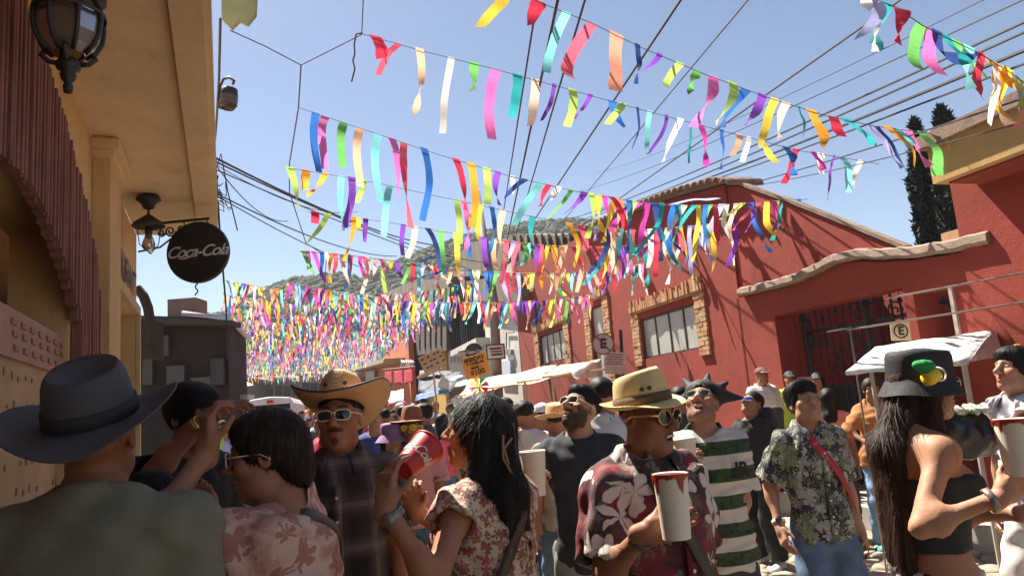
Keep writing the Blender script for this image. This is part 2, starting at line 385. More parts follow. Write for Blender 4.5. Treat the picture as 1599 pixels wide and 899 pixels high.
def hair_disp(amp, seed, hc, R):
    r = np.random.default_rng(seed); ph = r.uniform(0, 6, 4)
    def f(X, Y, Z):
        x, y, z = X-hc[0], Y-hc[1], Z-hc[2]; a = np.arctan2(x+0*z, y+0*z+0.001)
        return amp*(1.5*np.sin(a*7+ph[3]+z*22+3*np.sin(z*17+ph[0]))+np.sin(a*23+ph[0]+z*30)+0.8*np.sin(a*41+ph[1]-z*55+x*40)+0.7*np.sin(z*70+a*9+ph[2]+2*np.sin(x*60)))/2
    return f
SEQ = [0]
def person(label, spot, spec, group=None):
    """spot: (px, py of the crown, metres ahead); facing in degrees turns the body anticlockwise seen from above (0 faces the camera)."""
    SEQ[0] += 1; sd_ = SEQ[0]*17
    g = spec.get; px, py, dist = spot; top = at(px, py, dist); gz = ground_z(dist)+g('step', 0.0)
    H = g('H') or (top[2]-gz); s = H/1.72; q = g('q', 1.0)                 # q: mesh coarseness
    rz = math.radians(g('face', 0)); RZ = rotz(rz); fem = g('sex', 'm') == 'f'; fat = g('fat', 1.0)
    lean = V3(*g('lean', (0, 0)), 0)*s
    hR = rotz(math.radians(g('head', (0, 0, 0))[0])) @ rotx(-math.radians(g('head', (0, 0, 0))[1])) @ roty(math.radians(g('head', (0, 0, 0))[2]))
    hs = s*g('hs', 1.0)*(0.97 if fem else 1.0)
    neck0 = V3(0, 0.012, 1.44)*s+lean; pit = math.radians(g('head', (0, 0, 0))[1])
    hc = neck0+V3(0, -0.015, 0.07)*s+hR @ V3(0, -0.02, 0.088)*hs+V3(*g('hoff', (0, 0, 0)))
    crown = hc+V3(0, 0, 0.122*hs)
    root = top-RZ @ crown; root[2] = gz
    if not g('H'):                                             # settle height so the crown meets its pixel
        root[2] = gz
    th = thing('person', label, 'person', root, rz, group)
    loc = lambda p: RZ.T @ (V3(p)-root)                        # world point -> this person's own coordinates
    J = dict(th=th, hc=hc, hR=hR, hs=hs, s=s, root=root, RZ=RZ, loc=loc, q=q, wl=lambda p: root+RZ @ V3(p))
    sh = 0.156 if not fem else 0.142; hip = 0.085
    tw = rotz(math.radians(g('twist', 0)))
    S = {k: V3(0, 0.01, 1.385)*s+lean+tw @ V3(v*sh*s*g('shw', 1.0), 0, g('shrug', {}).get(k, 0)*s) for k, v in (('L', 1), ('R', -1))}
    A = {}
    wa = {}
    for k, e in g('reach', {}).items():                        # (pixel, pixel, metres ahead) of the wrist, elbow pole and hand in the street's own directions
        wa[k] = (loc(at(*e[0])), RZ.T @ V3(e[1]))
        if len(e) > 2: hd = dict(e[2]); hd['dir'] = RZ.T @ V3(hd['dir']); hd['palm'] = RZ.T @ V3(hd['palm']); spec = dict(spec); spec['hand'] = {**spec.get('hand', {}), k: hd}; g = spec.get
    if wa: spec = dict(spec); spec['arm'] = {**spec.get('arm', {}), **wa}; g = spec.get
    for k, v in (('L', 1), ('R', -1)):
        a = g('arm', {}).get(k); tgt = V3(a[0]) if a is not None else V3(v*0.222, -0.03, 0.80)*s+lean*0.6
        pole = a[1] if a is not None and len(a) > 1 else (v*0.35, 0.9, -0.3)
        E, W = ik(S[k], tgt, 0.285*s, 0.25*s, pole); A[k] = (S[k], E, W)
    LG = {}
    for k, v in (('L', 1), ('R', -1)):
        ft = V3(g('leg', {}).get(k, (v*0.11, 0.0, 0.0)))*s; hp = V3(v*hip, 0.0, 0.89)*s; an = ft+V3(0, 0.02, 0.085)*s
        kn, an = ik(hp, an, 0.42*s, 0.41*s, (v*0.12, -1, 0)); LG[k] = (hp, kn, an)
    J.update(A=A, LG=LG, S=S, hatted=g('hatted'), hback=g('hback'))
    bl = g('belly', 0.0)
    if fem: T = [(.80, .17, .115, 0), (.9, .182, .125, 0), (.98, .165, .115, 0), (1.07, .135, .098, 0), (1.17, .138, .1, 0), (1.27, .158, .115, 0), (1.36, .155, .1, 0), (1.42, .115, .078, .005), (1.46, .06, .058, .01), (1.5, .05, .052, .012)]
    else: T = [(.80, .165, .112, 0), (.9, .17, .118, 0), (.98, .16, .112, 0), (1.07, .153, .108, 0), (1.17, .16, .112, 0), (1.27, .177, .12, 0), (1.35, .178, .108, 0), (1.42, .125, .085, .005), (1.46, .068, .066, .01), (1.5, .058, .06, .012)]
    def torso(inf=0.0, z0=None, z1=None, fl=0.0):
        rows = []
        for z, ax_, ay_, cy in T:
            f = fat if z < 1.4 else 1+(fat-1)*0.3; t = np.clip((z-0.9)/0.57, 0, 1); b = bl*math.exp(-((z-1.08)/0.13)**2)
            rows.append([z*s, lean[0]*t, lean[1]*t+cy*s-b*0.6, ax_*f*s*0.91+inf+b*0.3+fl*max(0, 1.2-z), ay_*f*s+inf+b*0.6+fl*max(0, 1.2-z)])
        r = np.array(rows); z = r[:, 0]
        if z0 is not None or z1 is not None:
            a = z0 if z0 is not None else z[0]; b = z1 if z1 is not None else z[-1]; zz = [a]+[x for x in z if a+0.01 < x < b-0.01]+[b]
            r = np.stack([zz]+[np.interp(zz, z, r[:, j]) for j in range(1, 5)], 1)
            if z0 is not None and z0 < z[0]: pass
        return r
    J['torso'] = torso
    def bust(sd, inf=0.0):
        if fem:
            for v in (-1, 1): sd.ell(lean*0.75+V3(v*0.072, -0.085, 1.245)*s, V3(0.062, 0.062, 0.07)*s*g('bust', 1.0)+inf, None, 0.05)
    def shoulders(sd, inf=0.0):
        for k in 'LR':
            sd.cone(S[k]*0.35+(lean+V3(0, 0.012, 1.385)*s)*0.65, S[k]+V3(0, 0, -0.006)*s, (0.066*s)*fat**0.5+inf, (0.058*s)*fat**0.5+inf, 0.05)
            sd.cone(V3(0, 0.018, 1.455)*s+lean, S[k]+(lean+V3(0,0,1.39)*s-S[k])*0.25, 0.04*s+inf*0.6, 0.042*s+inf*0.6, 0.045)
    af = fat**0.6*(0.9 if fem else 1.0)
    # --- body
    sd = Sdf(); sd.loft(torso(), 0.04); shoulders(sd); bust(sd)
    hb = []
    for k, v in (('L', 1), ('R', -1)):
        a, e, w = A[k]; sd.cone(a, e, 0.047*s*af, 0.036*s*af, 0.03); sd.cone(e, w, 0.035*s*af, 0.0255*s*af, 0.015)
        m = e+(w-e)*0.25; sd.ell(m, V3(0.037, 0.037, 0.06)*s*af, None, 0.03)
        hd = g('hand', {}).get(k, {}); fd = unit(w-e)
        pts = hand_prims(sd, w+fd*0.008, hd.get('dir', fd+V3(0, -0.15, 0)), hd.get('palm', (-v, 0.1, 0)), v, s*(0.93 if fem else 1.0)*hd.get('size', 1.0), hd.get('curl', 0.32), hd.get('curls'), hd.get('thumb', (0.35, 0.35)), hd.get('spread', 0.04))
        J['hand'+k] = w; hb.append((np.min(pts, 0)-0.012, np.max(pts, 0)+0.012))
    for k in 'LR':
        a, e, w = LG[k]; sd.cone(a, e, 0.086*s*fat**0.5, 0.056*s, 0.04); sd.cone(e, w, 0.054*s, 0.036*s, 0.02); sd.ell(e+(w-e)*0.28+V3(0, 0.018, 0)*s, V3(0.05, 0.05, 0.1)*s, None, 0.04)
        sd.cone(w+V3(0, 0.01, -0.04)*s, w+V3(0, -0.13, -0.062)*s, 0.03*s, 0.022*s, 0.03)
    sd.cone(neck0-V3(0, -0.005, 0.03)*s, hc+hR @ V3(0, 0.022, -0.06)*hs, (0.057 if not fem else 0.05)*s*fat**0.4, (0.053 if not fem else 0.047)*hs*fat**0.4, 0.03)
    head_prims(sd, hc, hR, hs, g('jaw', 1.0)*(0.92 if fem else 1.0), g('mouth', 0.0), fem, g('nose', 1.0))
    hbox = (hc-V3(0.14, 0.16, 0.17)*hs, hc+V3(0.14, 0.16, 0.17)*hs); hh = 0.0048*max(1, q)**2.0; ch = 0.0145*q
    blocks = []
    fine = g('fine', True) and q < 1.6
    if fine:
        hb = [b for b, k in zip(hb, 'LR') if g('hand', {}).get(k) is not None]
        sk = [(b[0]+ch*1.2, b[1]-ch*1.2) for b in [hbox]+hb]
        blocks.append(sd.mesh(ch, skip=sk)); blocks.append(sd.mesh(hh, *hbox))
        for b in hb: blocks.append(sd.mesh(0.0048*max(1, q)**1.6, *b))
    else: blocks.append(sd.mesh(min(ch, 0.02)))
    v, f = join_blocks(blocks); body = mesh('body', v, f, SKIN, th, True)
    sk_c = V3(lin(g('skin', (0.36, 0.19, 0.115)))[:3]); c = np.tile(sk_c, (len(v), 1)); hp = ((v-hc) @ hR)/hs
    near = np.linalg.norm(hp, axis=1) < 0.2
    def sm(x, a, b): t = np.clip((x-a)/(b-a), 0, 1); return (t*t*(3-2*t))
    def put(m, col): c[:] = c*(1-m[:, None])+V3(col)*m[:, None]
    x, y, z = np.abs(hp[:, 0]), hp[:, 1], hp[:, 2]
    put(near*0.55*(1-sm(np.hypot(hp[:, 0]/1.0, (z+0.067)/0.5), 0.018, 0.026))*(y < -0.08), sk_c*V3(0.85, 0.42, 0.42) if not g('lip') else g('lip'))
    put(near*0.35*(1-sm(np.hypot(x-0.045, z+0.025), 0.012, 0.04))*(y < -0.03), sk_c*V3(1.05, 0.78, 0.7))
    hcol = V3(g('hairc', (0.012, 0.009, 0.008)))
    br = (1-sm(np.abs(z-(0.03+0.006*np.cos((x-0.034)*60))), 0.003, 0.0062))*sm(x, 0.01, 0.016)*(1-sm(x, 0.045, 0.054))*(y < -0.055)
    put(near*br*0.85, hcol)
    be = g('beard', 0.0)
    if be:
        jawl = sm(-z, 0.045+0*x, 0.06)*sm(-y, -0.0, 0.03)*(1-(1-sm(np.hypot(hp[:, 0], (z+0.067)*1.6), 0.019, 0.026)))
        side = sm(-z, 0.0, 0.03)*sm(x, 0.05, 0.056)*sm(-y, -0.005, 0.012)
        mo = (1-sm(np.abs(z+0.05), 0.005, 0.009))*(1-sm(x, 0.026, 0.034))*(y < -0.08)
        put(near*np.clip(jawl*g('beardj', 1)+side*g('beardj', 1)+mo, 0, 1)*be, hcol)
        if g('goatee'): put(near*(1-sm(np.hypot(hp[:, 0], (z+0.092)), 0.012, 0.019))*(y < -0.06)*g('goatee'), hcol)
    if g('mouth', 0): put(near*(np.hypot(hp[:, 0]/0.021, (z+0.0675+0.006*g('mouth'))/(0.004+0.012*g('mouth'))) < 1.02)*(y > -0.098)*(y < -0.06)*1.0, (0.12, 0.02, 0.02)); put(near*(np.hypot(hp[:, 0]/0.019, (z+0.062)/0.0055) < 1)*(y > -0.102)*(y < -0.07), (0.75, 0.7, 0.62))
    if g('eyes', 1): put(near*(np.hypot(x-0.031, (z-0.004)*1.9) < 0.0105)*(y < -0.07), (0.5, 0.45, 0.4)); put(near*(np.hypot(x-0.031, (z-0.005)*1.2) < 0.0058)*(y < -0.07), (0.01, 0.007, 0.005)); 
    colour_attr(body, c); J['body'] = body
    # --- hair
    st = g('hair')
    if st: hair(J, st, g('hairm', HAIR), sd_, q)
    # --- clothes
    for wdict in g('wear', []):
        w = dict(wdict); kd = w['kind']; inf = w.get('inf', 0.02); nm = w.get('name', kd); gsd = Sdf(); gh = 0.012*max(q, 1)**1.6*w.get('res', 1)
        if kd == 'shirt':
            z0 = w.get('hem', 0.84)*s; gsd.loft(torso(inf, None, None, w.get('flare', 0.02)), 0.03); rws = gsd.p[-1]
            if z0 < 0.8*s:
                r = torso(inf, None, None, w.get('flare', 0.02)); e = r[0].copy(); e[0] = z0; e[3] += w.get('skirt', 0.0); e[4] += w.get('skirt', 0.0); gsd.p.pop(); gsd.loft(np.concatenate([[e], r]), 0.03)
            if w.get('neck') != 'tube': shoulders(gsd, inf*0.55)
            bust(gsd, inf)
            if bl: pass
            for k in 'LR':
                sl = w.get('sleeve', 0.62); a, e, wr = A[k]
                if sl <= 0: continue
                if sl <= 1:
                    b = a+(e-a)*sl; r0, r1 = 0.058*s*af+inf*0.6, 0.05*s*af+inf+w.get('loose', 0.012)
                    gsd.cone(a, b, r0, r1, 0.03, 1, True); d = unit(e-a); gsd.cone(b-d*0.012, b+d*0.03, r1-0.024, r1-0.014, 0.003, -1)
                else:
                    gsd.cone(a, e, 0.058*s*af+inf*0.6, 0.046*s*af+inf, 0.03); b = e+(wr-e)*(sl-1); r1 = 0.034*s*af+inf*0.8; gsd.cone(e, b, 0.046*s*af+inf, r1, 0.02, 1, True)
            gsd.loft([[z0-0.7, 0, 0, 0.6, 0.6], [z0, 0, 0, 0.6, 0.6]], 0.004, -1)
            nk = w.get('neck', 'round'); nb = neck0
            if nk == 'round': gsd.ell(nb+V3(0, -0.03, 0.045)*s, V3(0.082, 0.088, 0.06)*s, None, 0.008, -1)
            elif nk == 'v': gsd.ell(nb+V3(0, -0.02, 0.05)*s, V3(0.078, 0.08, 0.06)*s, None, 0.008, -1); gsd.cone(nb+V3(0, -0.14, 0.04)*s, nb+V3(0, -0.16, -0.11)*s, 0.06*s, 0.006, 0.01, -1)
            elif nk == 'wide': gsd.ell(nb+V3(0, -0.03, 0.045)*s, V3(0.11, 0.105, 0.085)*s, None, 0.008, -1)
            elif nk == 'tube': z1 = w.get('top', 1.31)*s; gsd.loft([[z1, 0, 0, 0.6, 0.6], [z1+0.5, 0, 0, 0.6, 0.6]], 0.006, -1)
        elif kd == 'trousers':
            gsd.loft(torso(0.003, 0.78*s, w.get('waist', 0.93)*s), 0.03)
            for k in 'LR':
                a, e, an = LG[k]; ln = w.get('len', 1.0); lo = w.get('loose', 0.012)
                gsd.cone(a, e, 0.082*s*fat**0.5+inf*0.6, 0.058*s+inf+lo, 0.03, 1, ln <= 0.5 and False)
                if ln > 0.6: b = e+(an-e)*0.98; gsd.cone(e, b, 0.058*s+inf+lo, 0.046*s+inf+lo, 0.02, 1, True); gsd.ell(e+(an-e)*0.28+V3(0, 0.015, 0)*s, V3(0.053, 0.055, 0.11)*s+inf, None, 0.04)
        elif kd == 'skirt':
            z0 = w.get('hem', 0.5)*s; r = torso(inf, 0.8*s, w.get('waist', 1.04)*s); e = r[0].copy(); e[0] = z0; e[3] += w.get('skirt', 0.03); e[4] += w.get('skirt', 0.03)+0.02; gsd.loft(np.concatenate([[e], r]), 0.02)
        v, f = gsd.mesh(gh, disp=wrinkle(sd_+len(nm), 1.7*w.get('wr', 0.006), w.get('wl', 0.12)))
        J[nm] = mesh(nm, v, f, w['mat'], th, True)
        if w.get('collar'):
            collar(J, neck0, s, w['mat'], inf, nk); z_lo = w.get('hem', 0.84)+0.01
            strap(J, [(1.36, -90, 0.002)]+[(z, -90, 0.002) for z in np.linspace(1.28, z_lo, 5)], 0.032, w['mat'], inf, 0.011+0.004, 'placket')
            for z in np.linspace(1.32, z_lo+0.05, 6): MB().lathe([(0.001, -0.001), (0.006, 0), (0.006, 0.003), (0.001, 0.003)], on_torso(J, z, -90, 0.021, inf), 10, rotx(PI/2)).build('button', FRAME_W, th, False, world=False)
    # --- shoes
    sm_ = g('shoes')
    if sm_ is not None:
        for k in 'LR':
            a = LG[k][2]; sh_ = Sdf(); R = rotz(math.radians(g('toe', {}).get(k, 12 if k == 'L' else -12))); L = lambda *p: V3(a[0], a[1], a[2]-0.085*s)+R @ V3(p)*s
            sh_.cone(L(0, 0.03, 0.045), L(0, -0.14, 0.035), 0.044*s, 0.036*s, 0.02); sh_.cone(L(0, 0.02, 0.05), L(0, 0.01, 0.11), 0.046*s, 0.045*s, 0.02); sh_.ell(L(0, -0.12, 0.03), V3(0.05, 0.085, 0.035)*s, R, 0.03)
            sh_.loft([[a[2]-0.085*s-0.3, a[0], a[1], 0.5, 0.5], [a[2]-0.085*s+0.004, a[0], a[1], 0.5, 0.5]], 0.003, -1)
            v, f = sh_.mesh(0.014*max(1, q)); mesh('shoe', v, f, sm_, th, True)
    if g('glasses'): glasses(J, **g('glasses'))
    return J
def hair(J, st, m, seed, q):
    hc, R, s, th = J['hc'], J['hR'], J['hs'], J['th']; sd = Sdf()
    L = lambda *p: hc+s*(R @ V3(p)); E = lambda c, r, k=0.02, op=1: sd.ell(L(*c), V3(r)*s, R, k*s, op)
    D = lambda *p: hc+s*V3(p)                      # hangs straight down whatever the head does
    big = st in ('bob', 'long', 'tied', 'updo', 'bun')
    th_ = 0.009 if st in ('crop', 'quiff') else 0.017
    sh_ = st in ('crop', 'quiff')
    E((0, 0.016 if sh_ else 0.014, 0.052 if sh_ else 0.038), (0.076+th_*0.75*(0.5 if J.get('hatted') else 1), 0.096+th_*0.9*(0.5 if J.get('hatted') else 1), (0.076 if sh_ else 0.088)+th_*0.75*(0.5 if J.get('hatted') else 1)))
    if st == 'mop': E((0, -0.045, 0.085), (0.078, 0.062, 0.04), 0.03); E((0, 0.02, 0.085), (0.09, 0.1, 0.06), 0.03)
    if st == 'quiff': E((0, -0.045, 0.092), (0.058, 0.045, 0.026), 0.03)
    E((0, -0.115, -0.02 if st != 'mop' else -0.035), (0.078, 0.085, 0.088), 0.012, -1)
    if big: E((0, -0.1, -0.1), (0.074, 0.1, 0.12), 0.012, -1)
    else: E((0, -0.02, -0.135), (0.2, 0.16, 0.1), 0.012, -1)
    if st == 'bob':
        for a in (-1, 1): sd.cone(L(a*0.062, 0.03, 0.02), D(a*0.07, 0.03, -0.1), 0.045*s, 0.034*s, 0.04)
        sd.cone(L(0, 0.06, 0.0), D(0, 0.085, -0.1), 0.075*s, 0.06*s, 0.04)
    if st in ('long', 'tied'):
        ln = 0.62 if st == 'long' else 0.36; yb = (0.1 if st == 'long' else 0.11)+(J.get('hback') or 0)
        sd.cone(L(0, 0.05, 0.0), D(0, yb, -0.2), 0.078*s, 0.062*s, 0.05); sd.cone(D(-0.02, yb, -0.2), D(-0.03, yb+0.02, -ln), 0.055*s, 0.03*s, 0.04); sd.cone(D(0.03, yb, -0.2), D(0.04, yb+0.02, -ln*0.94), 0.054*s, 0.03*s, 0.04)
        for a in (-1, 1): sd.cone(L(a*0.068, 0.025, 0.01), D(a*0.085, 0.06, -0.2), 0.03*s, 0.04*s, 0.04)
    if st == 'bun': sd.ell(L(0, 0.085, -0.045), V3(0.062, 0.045, 0.062)*s, R, 0.04); E((0, -0.045, 0.08), (0.075, 0.05, 0.035), 0.03); E((0, -0.03, -0.08), (0.1, 0.075, 0.075), 0.012, -1)
    if st == 'updo': sd.ell(L(0, 0.12, 0.03), V3(0.05, 0.045, 0.05)*s, R, 0.02)
    v, f = sd.mesh(0.0072*max(1, q)**1.6, disp=hair_disp(0.0018 if q < 2 else 0.002, seed, hc, R))
    if not len(v): return
    n0 = len(v)
    if q < 1.25:                                        # loose strands lying on and leaving the mass
        r = np.random.default_rng(seed); a, b, c2 = v[f[:, 0]], v[f[:, 1]], v[f[:, 2]]; nn = np.cross(b-a, c2-a); nn /= np.linalg.norm(nn, axis=1)[:, None]+1e-12; ce = (a+c2)/2
        out = (np.einsum('ij,ij->i', nn, ce-hc) > 0.02*s) & ((((ce-hc) @ R)[:, 2] < 0.02*s) | (not J.get('hatted'))); idx = np.nonzero(out)[0]; idx = r.choice(idx, min(len(idx), 3200 if big else 1900), replace=False); SV, SF = [], []
        up = R @ V3(0, 0.25, 1) if not big else R @ V3(0, 0.1, 1)
        for i in idx:
            p = ce[i]-nn[i]*0.002; n_ = nn[i]; w = -(up-n_*(up @ n_)); w = unit(unit(w)+r.normal(size=3)*0.16); L_ = r.uniform(0.02, 0.05)*(0.5 if st == 'bun' else 1.5 if big else 0.6); sdv = unit(np.cross(w, n_))*r.uniform(0.0007, 0.0014)
            base = n0+len(SV); lift = r.uniform(-0.04, 0.12) if r.random() < 0.88 else r.uniform(0.15, 0.5)
            for j in range(4):
                t = j/3; o = p+w*L_*t+n_*(0.003+lift*L_*t-0.35*L_*t*t*(0.0 if big else 1.0)*L_/0.05); k = sdv*(1-t*0.85); SV += [o-k, o+k]
            SF += [(base+2*j, base+2*j+1, base+2*j+3, base+2*j+2) for j in range(3)]
        if SV: v = np.concatenate([v, np.array(SV)]); f = np.concatenate([f, np.array(SF)])
    J['hair'] = mesh('hair', v, f, m, th, True)
def collar(J, nb, s, m, inf, nk):
    n = 25; a0 = 30 if nk == 'v' else 14; V_, F_ = [], []
    for i in range(n):
        t = i/(n-1); a = math.radians(-90+a0+(360-2*a0)*t); ca, sa = math.cos(a), math.sin(a); fr = max(0, -sa)
        for r, z in ((0.074, -0.0), (0.07, 0.034-0.012*fr), (0.079, 0.036-0.014*fr), (0.1+0.02*fr, -0.008-0.035*fr**2), (0.094+0.018*fr, -0.012-0.035*fr**2)):
            V_.append(nb+s*V3(r*ca*1.05, r*sa*1.02-0.012-0.02*fr, z+0.018-0.028*fr))
    F_ = [(i*5+j, i*5+j+1, (i+1)*5+j+1, (i+1)*5+j) for i in range(n-1) for j in range(4)]
    o = mesh('collar', V_, F_, m, J['th'], True); solid(o, 0.003)
def glasses(J, frame=None, lens=None, w=0.03, h=0.022, fr=0.003, pw=2.6, temple=None, tilt=0.0, lift=0.0):
    w, h, fr = w*0.9, h*0.9, fr*0.75; hc, R, s, th = J['hc'], J['hR'], J['hs'], J['th']; frame = frame or FRAME_K; lens = lens or LENS; L = lambda x, y, z: hc+s*(R @ V3(x, y, z)); fb, lb = MB(), MB(); n = 22
    rim = []
    for q in (-1, 1):
        pts = []
        for i in range(n):
            a = 2*PI*i/n; c, sn = math.cos(a), math.sin(a); rr = (abs(c)**pw+abs(sn)**pw)**(-1/pw); x = q*0.034+w*rr*c; z = 0.004+lift+h*rr*sn*(1.0 if sn > 0 else 1.08)
            y = -0.106+0.35*max(0, abs(x)-0.015)**1.5*2.2; pts.append(L(x, y, z))
        lb.add([L(q*0.034, -0.106, 0.004+lift)]+pts, [(0, 1+i, 1+(i+1) % n) if q > 0 else (0, 1+(i+1) % n, 1+i) for i in range(n)])
        fb.tube(pts+[pts[0]], fr*s, 6); y1 = -0.106+0.35*max(0, 0.034+w-0.015)**1.5*2.2
        fb.tube([L(q*(0.034+w), y1, 0.01+lift), L(q*0.076, -0.06, 0.011+lift), L(q*0.082, -0.0, 0.01+lift), L(q*0.081, 0.03, -0.008)], (temple or fr)*s, 6)
    fb.tube([L(-0.034+w*0.95-0.0, -0.107, 0.01+lift), L(0, -0.112, 0.013+lift), L(0.034-w*0.95, -0.107, 0.01+lift)], fr*s, 6)
    g = fb.build('sunglasses', frame, th, True, world=False); solid(lb.build('lens', lens, g, False, world=False), 0.002)
    return g
# ------------------------------------------------------------------ the setting: ground, cobbles, pavement
def m_stone():
    t = NT('cobble_stone'); oi = t.n('ObjectInfo'); f = t.noise(None, 7, 6, 0.65); g = t.noise(None, 60, 4, 0.6)
    c = t.ramp(f, [(0.3, (0.24, 0.2, 0.145)), (0.7, (0.39, 0.33, 0.24))]); c = t.mix(t.math('MULTIPLY', oi.outputs['Random'], 0.35), c, (0.22, 0.2, 0.17))
    t.bump(g, 0.35, 0.006); return t.done(c, 0.8)
STONE = m_stone()
JOINT = mat('street_joint_earth', (0.15, 0.12, 0.085), 0.95, 0.3, 3, 0.5, 30)
ys = [-30, -5, 0, 3, 6, 9, 11, 13, 16, 20, 25, 32, 40, 55, 75, 100, 140, 200, 320, 900]; xs = [-500, -60, -20, -8, 0, 8, 20, 60, 500]
street = mesh('street', [(x, y, ground_z(min(y, 320))) for y in ys for x in xs], [(j*9+i, j*9+i+1, (j+1)*9+i+1, (j+1)*9+i) for j in range(len(ys)-1) for i in range(8)], JOINT); tag(street, kind='structure')
def proj(p):
    d = V3(p)-CAM; z = d @ C_F; return W_PX/2+F_PX*(d @ C_R)/z, H_PX/2-F_PX*(d @ C_U)/z, z
def cobbles():
    r = np.random.default_rng(3); sx = 0.30; P = []
    for i in range(-14, 32):
        for j in range(0, 46):
            P.append((i*sx*0.95+(j % 2)*sx*0.5+r.uniform(-.11, .11), 2.2+j*sx*0.86+r.uniform(-.1, .1)))
    P = np.array(P); items = []
    for a in range(len(P)):
        p = P[a]; d = np.hypot(*(P-p).T); nb = np.argsort(d)[1:13]; poly = [p+V3(x, y, 0)[:2] for x, y in ((-.4, -.4), (.4, -.4), (.4, .4), (-.4, .4))]
        for b in nb:
            mid = (p+P[b])/2; n = P[b]-p; q = []
            for i in range(len(poly)):
                u, w = poly[i], poly[(i+1) % len(poly)]; du, dw = (u-mid) @ n, (w-mid) @ n
                if du <= 0: q.append(u)
                if (du < 0) != (dw < 0): q.append(u+(w-u)*du/(du-dw))
            poly = q
        if len(poly) < 3 or max(np.hypot(*(np.array(poly)-p).T)) > 0.38: continue
        c = np.mean(poly, 0); gz = ground_z(c[1]); hgt = r.uniform(0.012, 0.034); tl = r.normal(size=2)*0.03; v = []
        pts = []
        for i in range(len(poly)):
            u, w = poly[i], poly[(i+1) % len(poly)]; pts += [u+(w-u)*0.22, u+(w-u)*0.78]
        n = len(pts); jit = r.uniform(0.9, 1.02, n)
        for sc, z in ((0.95, -0.02), (0.93, hgt*0.5), (0.83, hgt*0.92)):
            for q_, jj in zip(pts, jit): o = (q_-c)*sc*jj; v.append((o[0], o[1], z+(o @ tl if z > 0 else 0)))
        v.append((0, 0, hgt*1.12)); f = []
        for k in (0, 1): f += [(k*n+i, k*n+(i+1) % n, (k+1)*n+(i+1) % n, (k+1)*n+i) for i in range(n)]
        f += [(2*n+i, 2*n+(i+1) % n, 3*n) for i in range(n)]
        x, y, z = proj((c[0], c[1], gz)); vis = (700 < x < 1620) and (700 < y < 930) and z > 3
        items.append((not vis, z, c, gz, v, f))
    items.sort(key=lambda t: (t[0], t[1])); rest = MB()
    for k, (_, z, c, gz, v, f) in enumerate(items):
        if k < 300:
            o = mesh('cobblestone', v, f, STONE, street, True); o.location = (c[0], c[1], gz)
        else: rest.add([(p[0]+c[0], p[1]+c[1], p[2]+gz) for p in v], f)
    o = rest.build('cobblestone_paving', STONE, street, True); tag(o, kind='stuff')
cobbles()
CONC = mat('pavement_concrete', (0.3, 0.27, 0.23), 0.9, 0.2, 5, 0.3, 40)
def strip(fr, s0, s1, n0, n1, z0, z1, ms, name, follow=True):
    b = MB(); N = 14; P = []
    for i in range(N+1):
        s = s0+(s1-s0)*i/N; y = fr.P(s, 0, 0)[1]; g = ground_z(y) if follow else 0
        P += [fr.P(s, n0, g+z0), fr.P(s, n1, g+z0), fr.P(s, n1, g+z1), fr.P(s, n0, g+z1)]
    F = []
    for i in range(N):
        a, c = i*4, (i+1)*4; F += [(a+j, a+(j+1) % 4, c+(j+1) % 4, c+j) for j in range(4)]
    F += [(0, 1, 2, 3), (N*4+3, N*4+2, N*4+1, N*4)]
    b.add(P, F); o = b.build(name, ms); tag(o, kind='structure'); return o
strip(RW, 2, 60, -1.7, 0.42, -0.1, 0.26, CONC, 'pavement'); strip(RW, 2, 60, 0.423, 0.55, -0.1, 0.263, mat('kerb_stone', (0.36, 0.33, 0.29), 0.85), 'kerb')
strip(LW, 1, 14, -0.1, 0.42, -0.1, 0.12, CONC, 'pavement')

# ------------------------------------------------------------------ buildings on the right
def stucco(name, c, stain=(0.1, 0.06, 0.05), amt=0.3, sc=0.8):
    t = NT(name); co = t.coord(); f = t.noise(co, sc, 6, 0.6, 0.4); g = t.noise(t.vmath('MULTIPLY', co, Vector((1.5, 1.5, 0.25))), 2.2, 5, 0.65); h = t.noise(co, 70, 4, 0.6)
    c4 = lin(c); c1 = t.mix(t.step(f, 0.3, 0.75), tuple(x*0.86 for x in c4[:3]), tuple(min(1, x*1.14) for x in c4[:3])); c1 = t.mix(t.math('MULTIPLY', t.step(g, 0.55, 0.8), amt), c1, tuple(stain))
    t.bump(t.math('ADD', h, t.math('MULTIPLY', t.noise(co, 9, 4, 0.6), 1.5)), 0.35, 0.01); return t.done(c1, 0.9)
RED = stucco('red_stucco', (0.27, 0.036, 0.02), (0.13, 0.025, 0.018), 0.6); WHITE = stucco('white_stucco', (0.58, 0.55, 0.49), (0.3, 0.27, 0.22), 0.4); OCHRE = stucco('ochre_stucco', (0.55, 0.34, 0.13), (0.3, 0.2, 0.1), 0.3)
BRICK = mat('pale_brick', (0.5, 0.3, 0.16), 0.9, 0.25, 6, 0.4, 60); BRICK2 = mat('orange_brick', (0.44, 0.2, 0.085), 0.9, 0.25, 6, 0.4, 60); MORTAR = mat('mortar', (0.33, 0.2, 0.12), 0.95)
COPING = mat('stone_coping', (0.27, 0.19, 0.14), 0.9, 0.3, 8, 0.5, 40); TILE = mat('clay_tile', (0.23, 0.15, 0.11), 0.9, 0.35, 6, 0.4, 40); IRON = mat('wrought_iron', (0.018, 0.016, 0.015), 0.55, 0.2, 9, 0.3, 80)
PANE = mat('frosted_pane', (0.45, 0.44, 0.37), 0.35, 0.15, 2.5, 0.1, 12); DARK = mat('dark_interior', (0.02, 0.016, 0.014), 0.95, 0.2); FRAMEC = mat('window_frame_brown', (0.05, 0.04, 0.035), 0.6, 0.2)
WOODM = mat('grey_wood', (0.2, 0.16, 0.12), 0.85, 0.3, 6, 0.4, 50, stretch=(1, 1, 0.2))
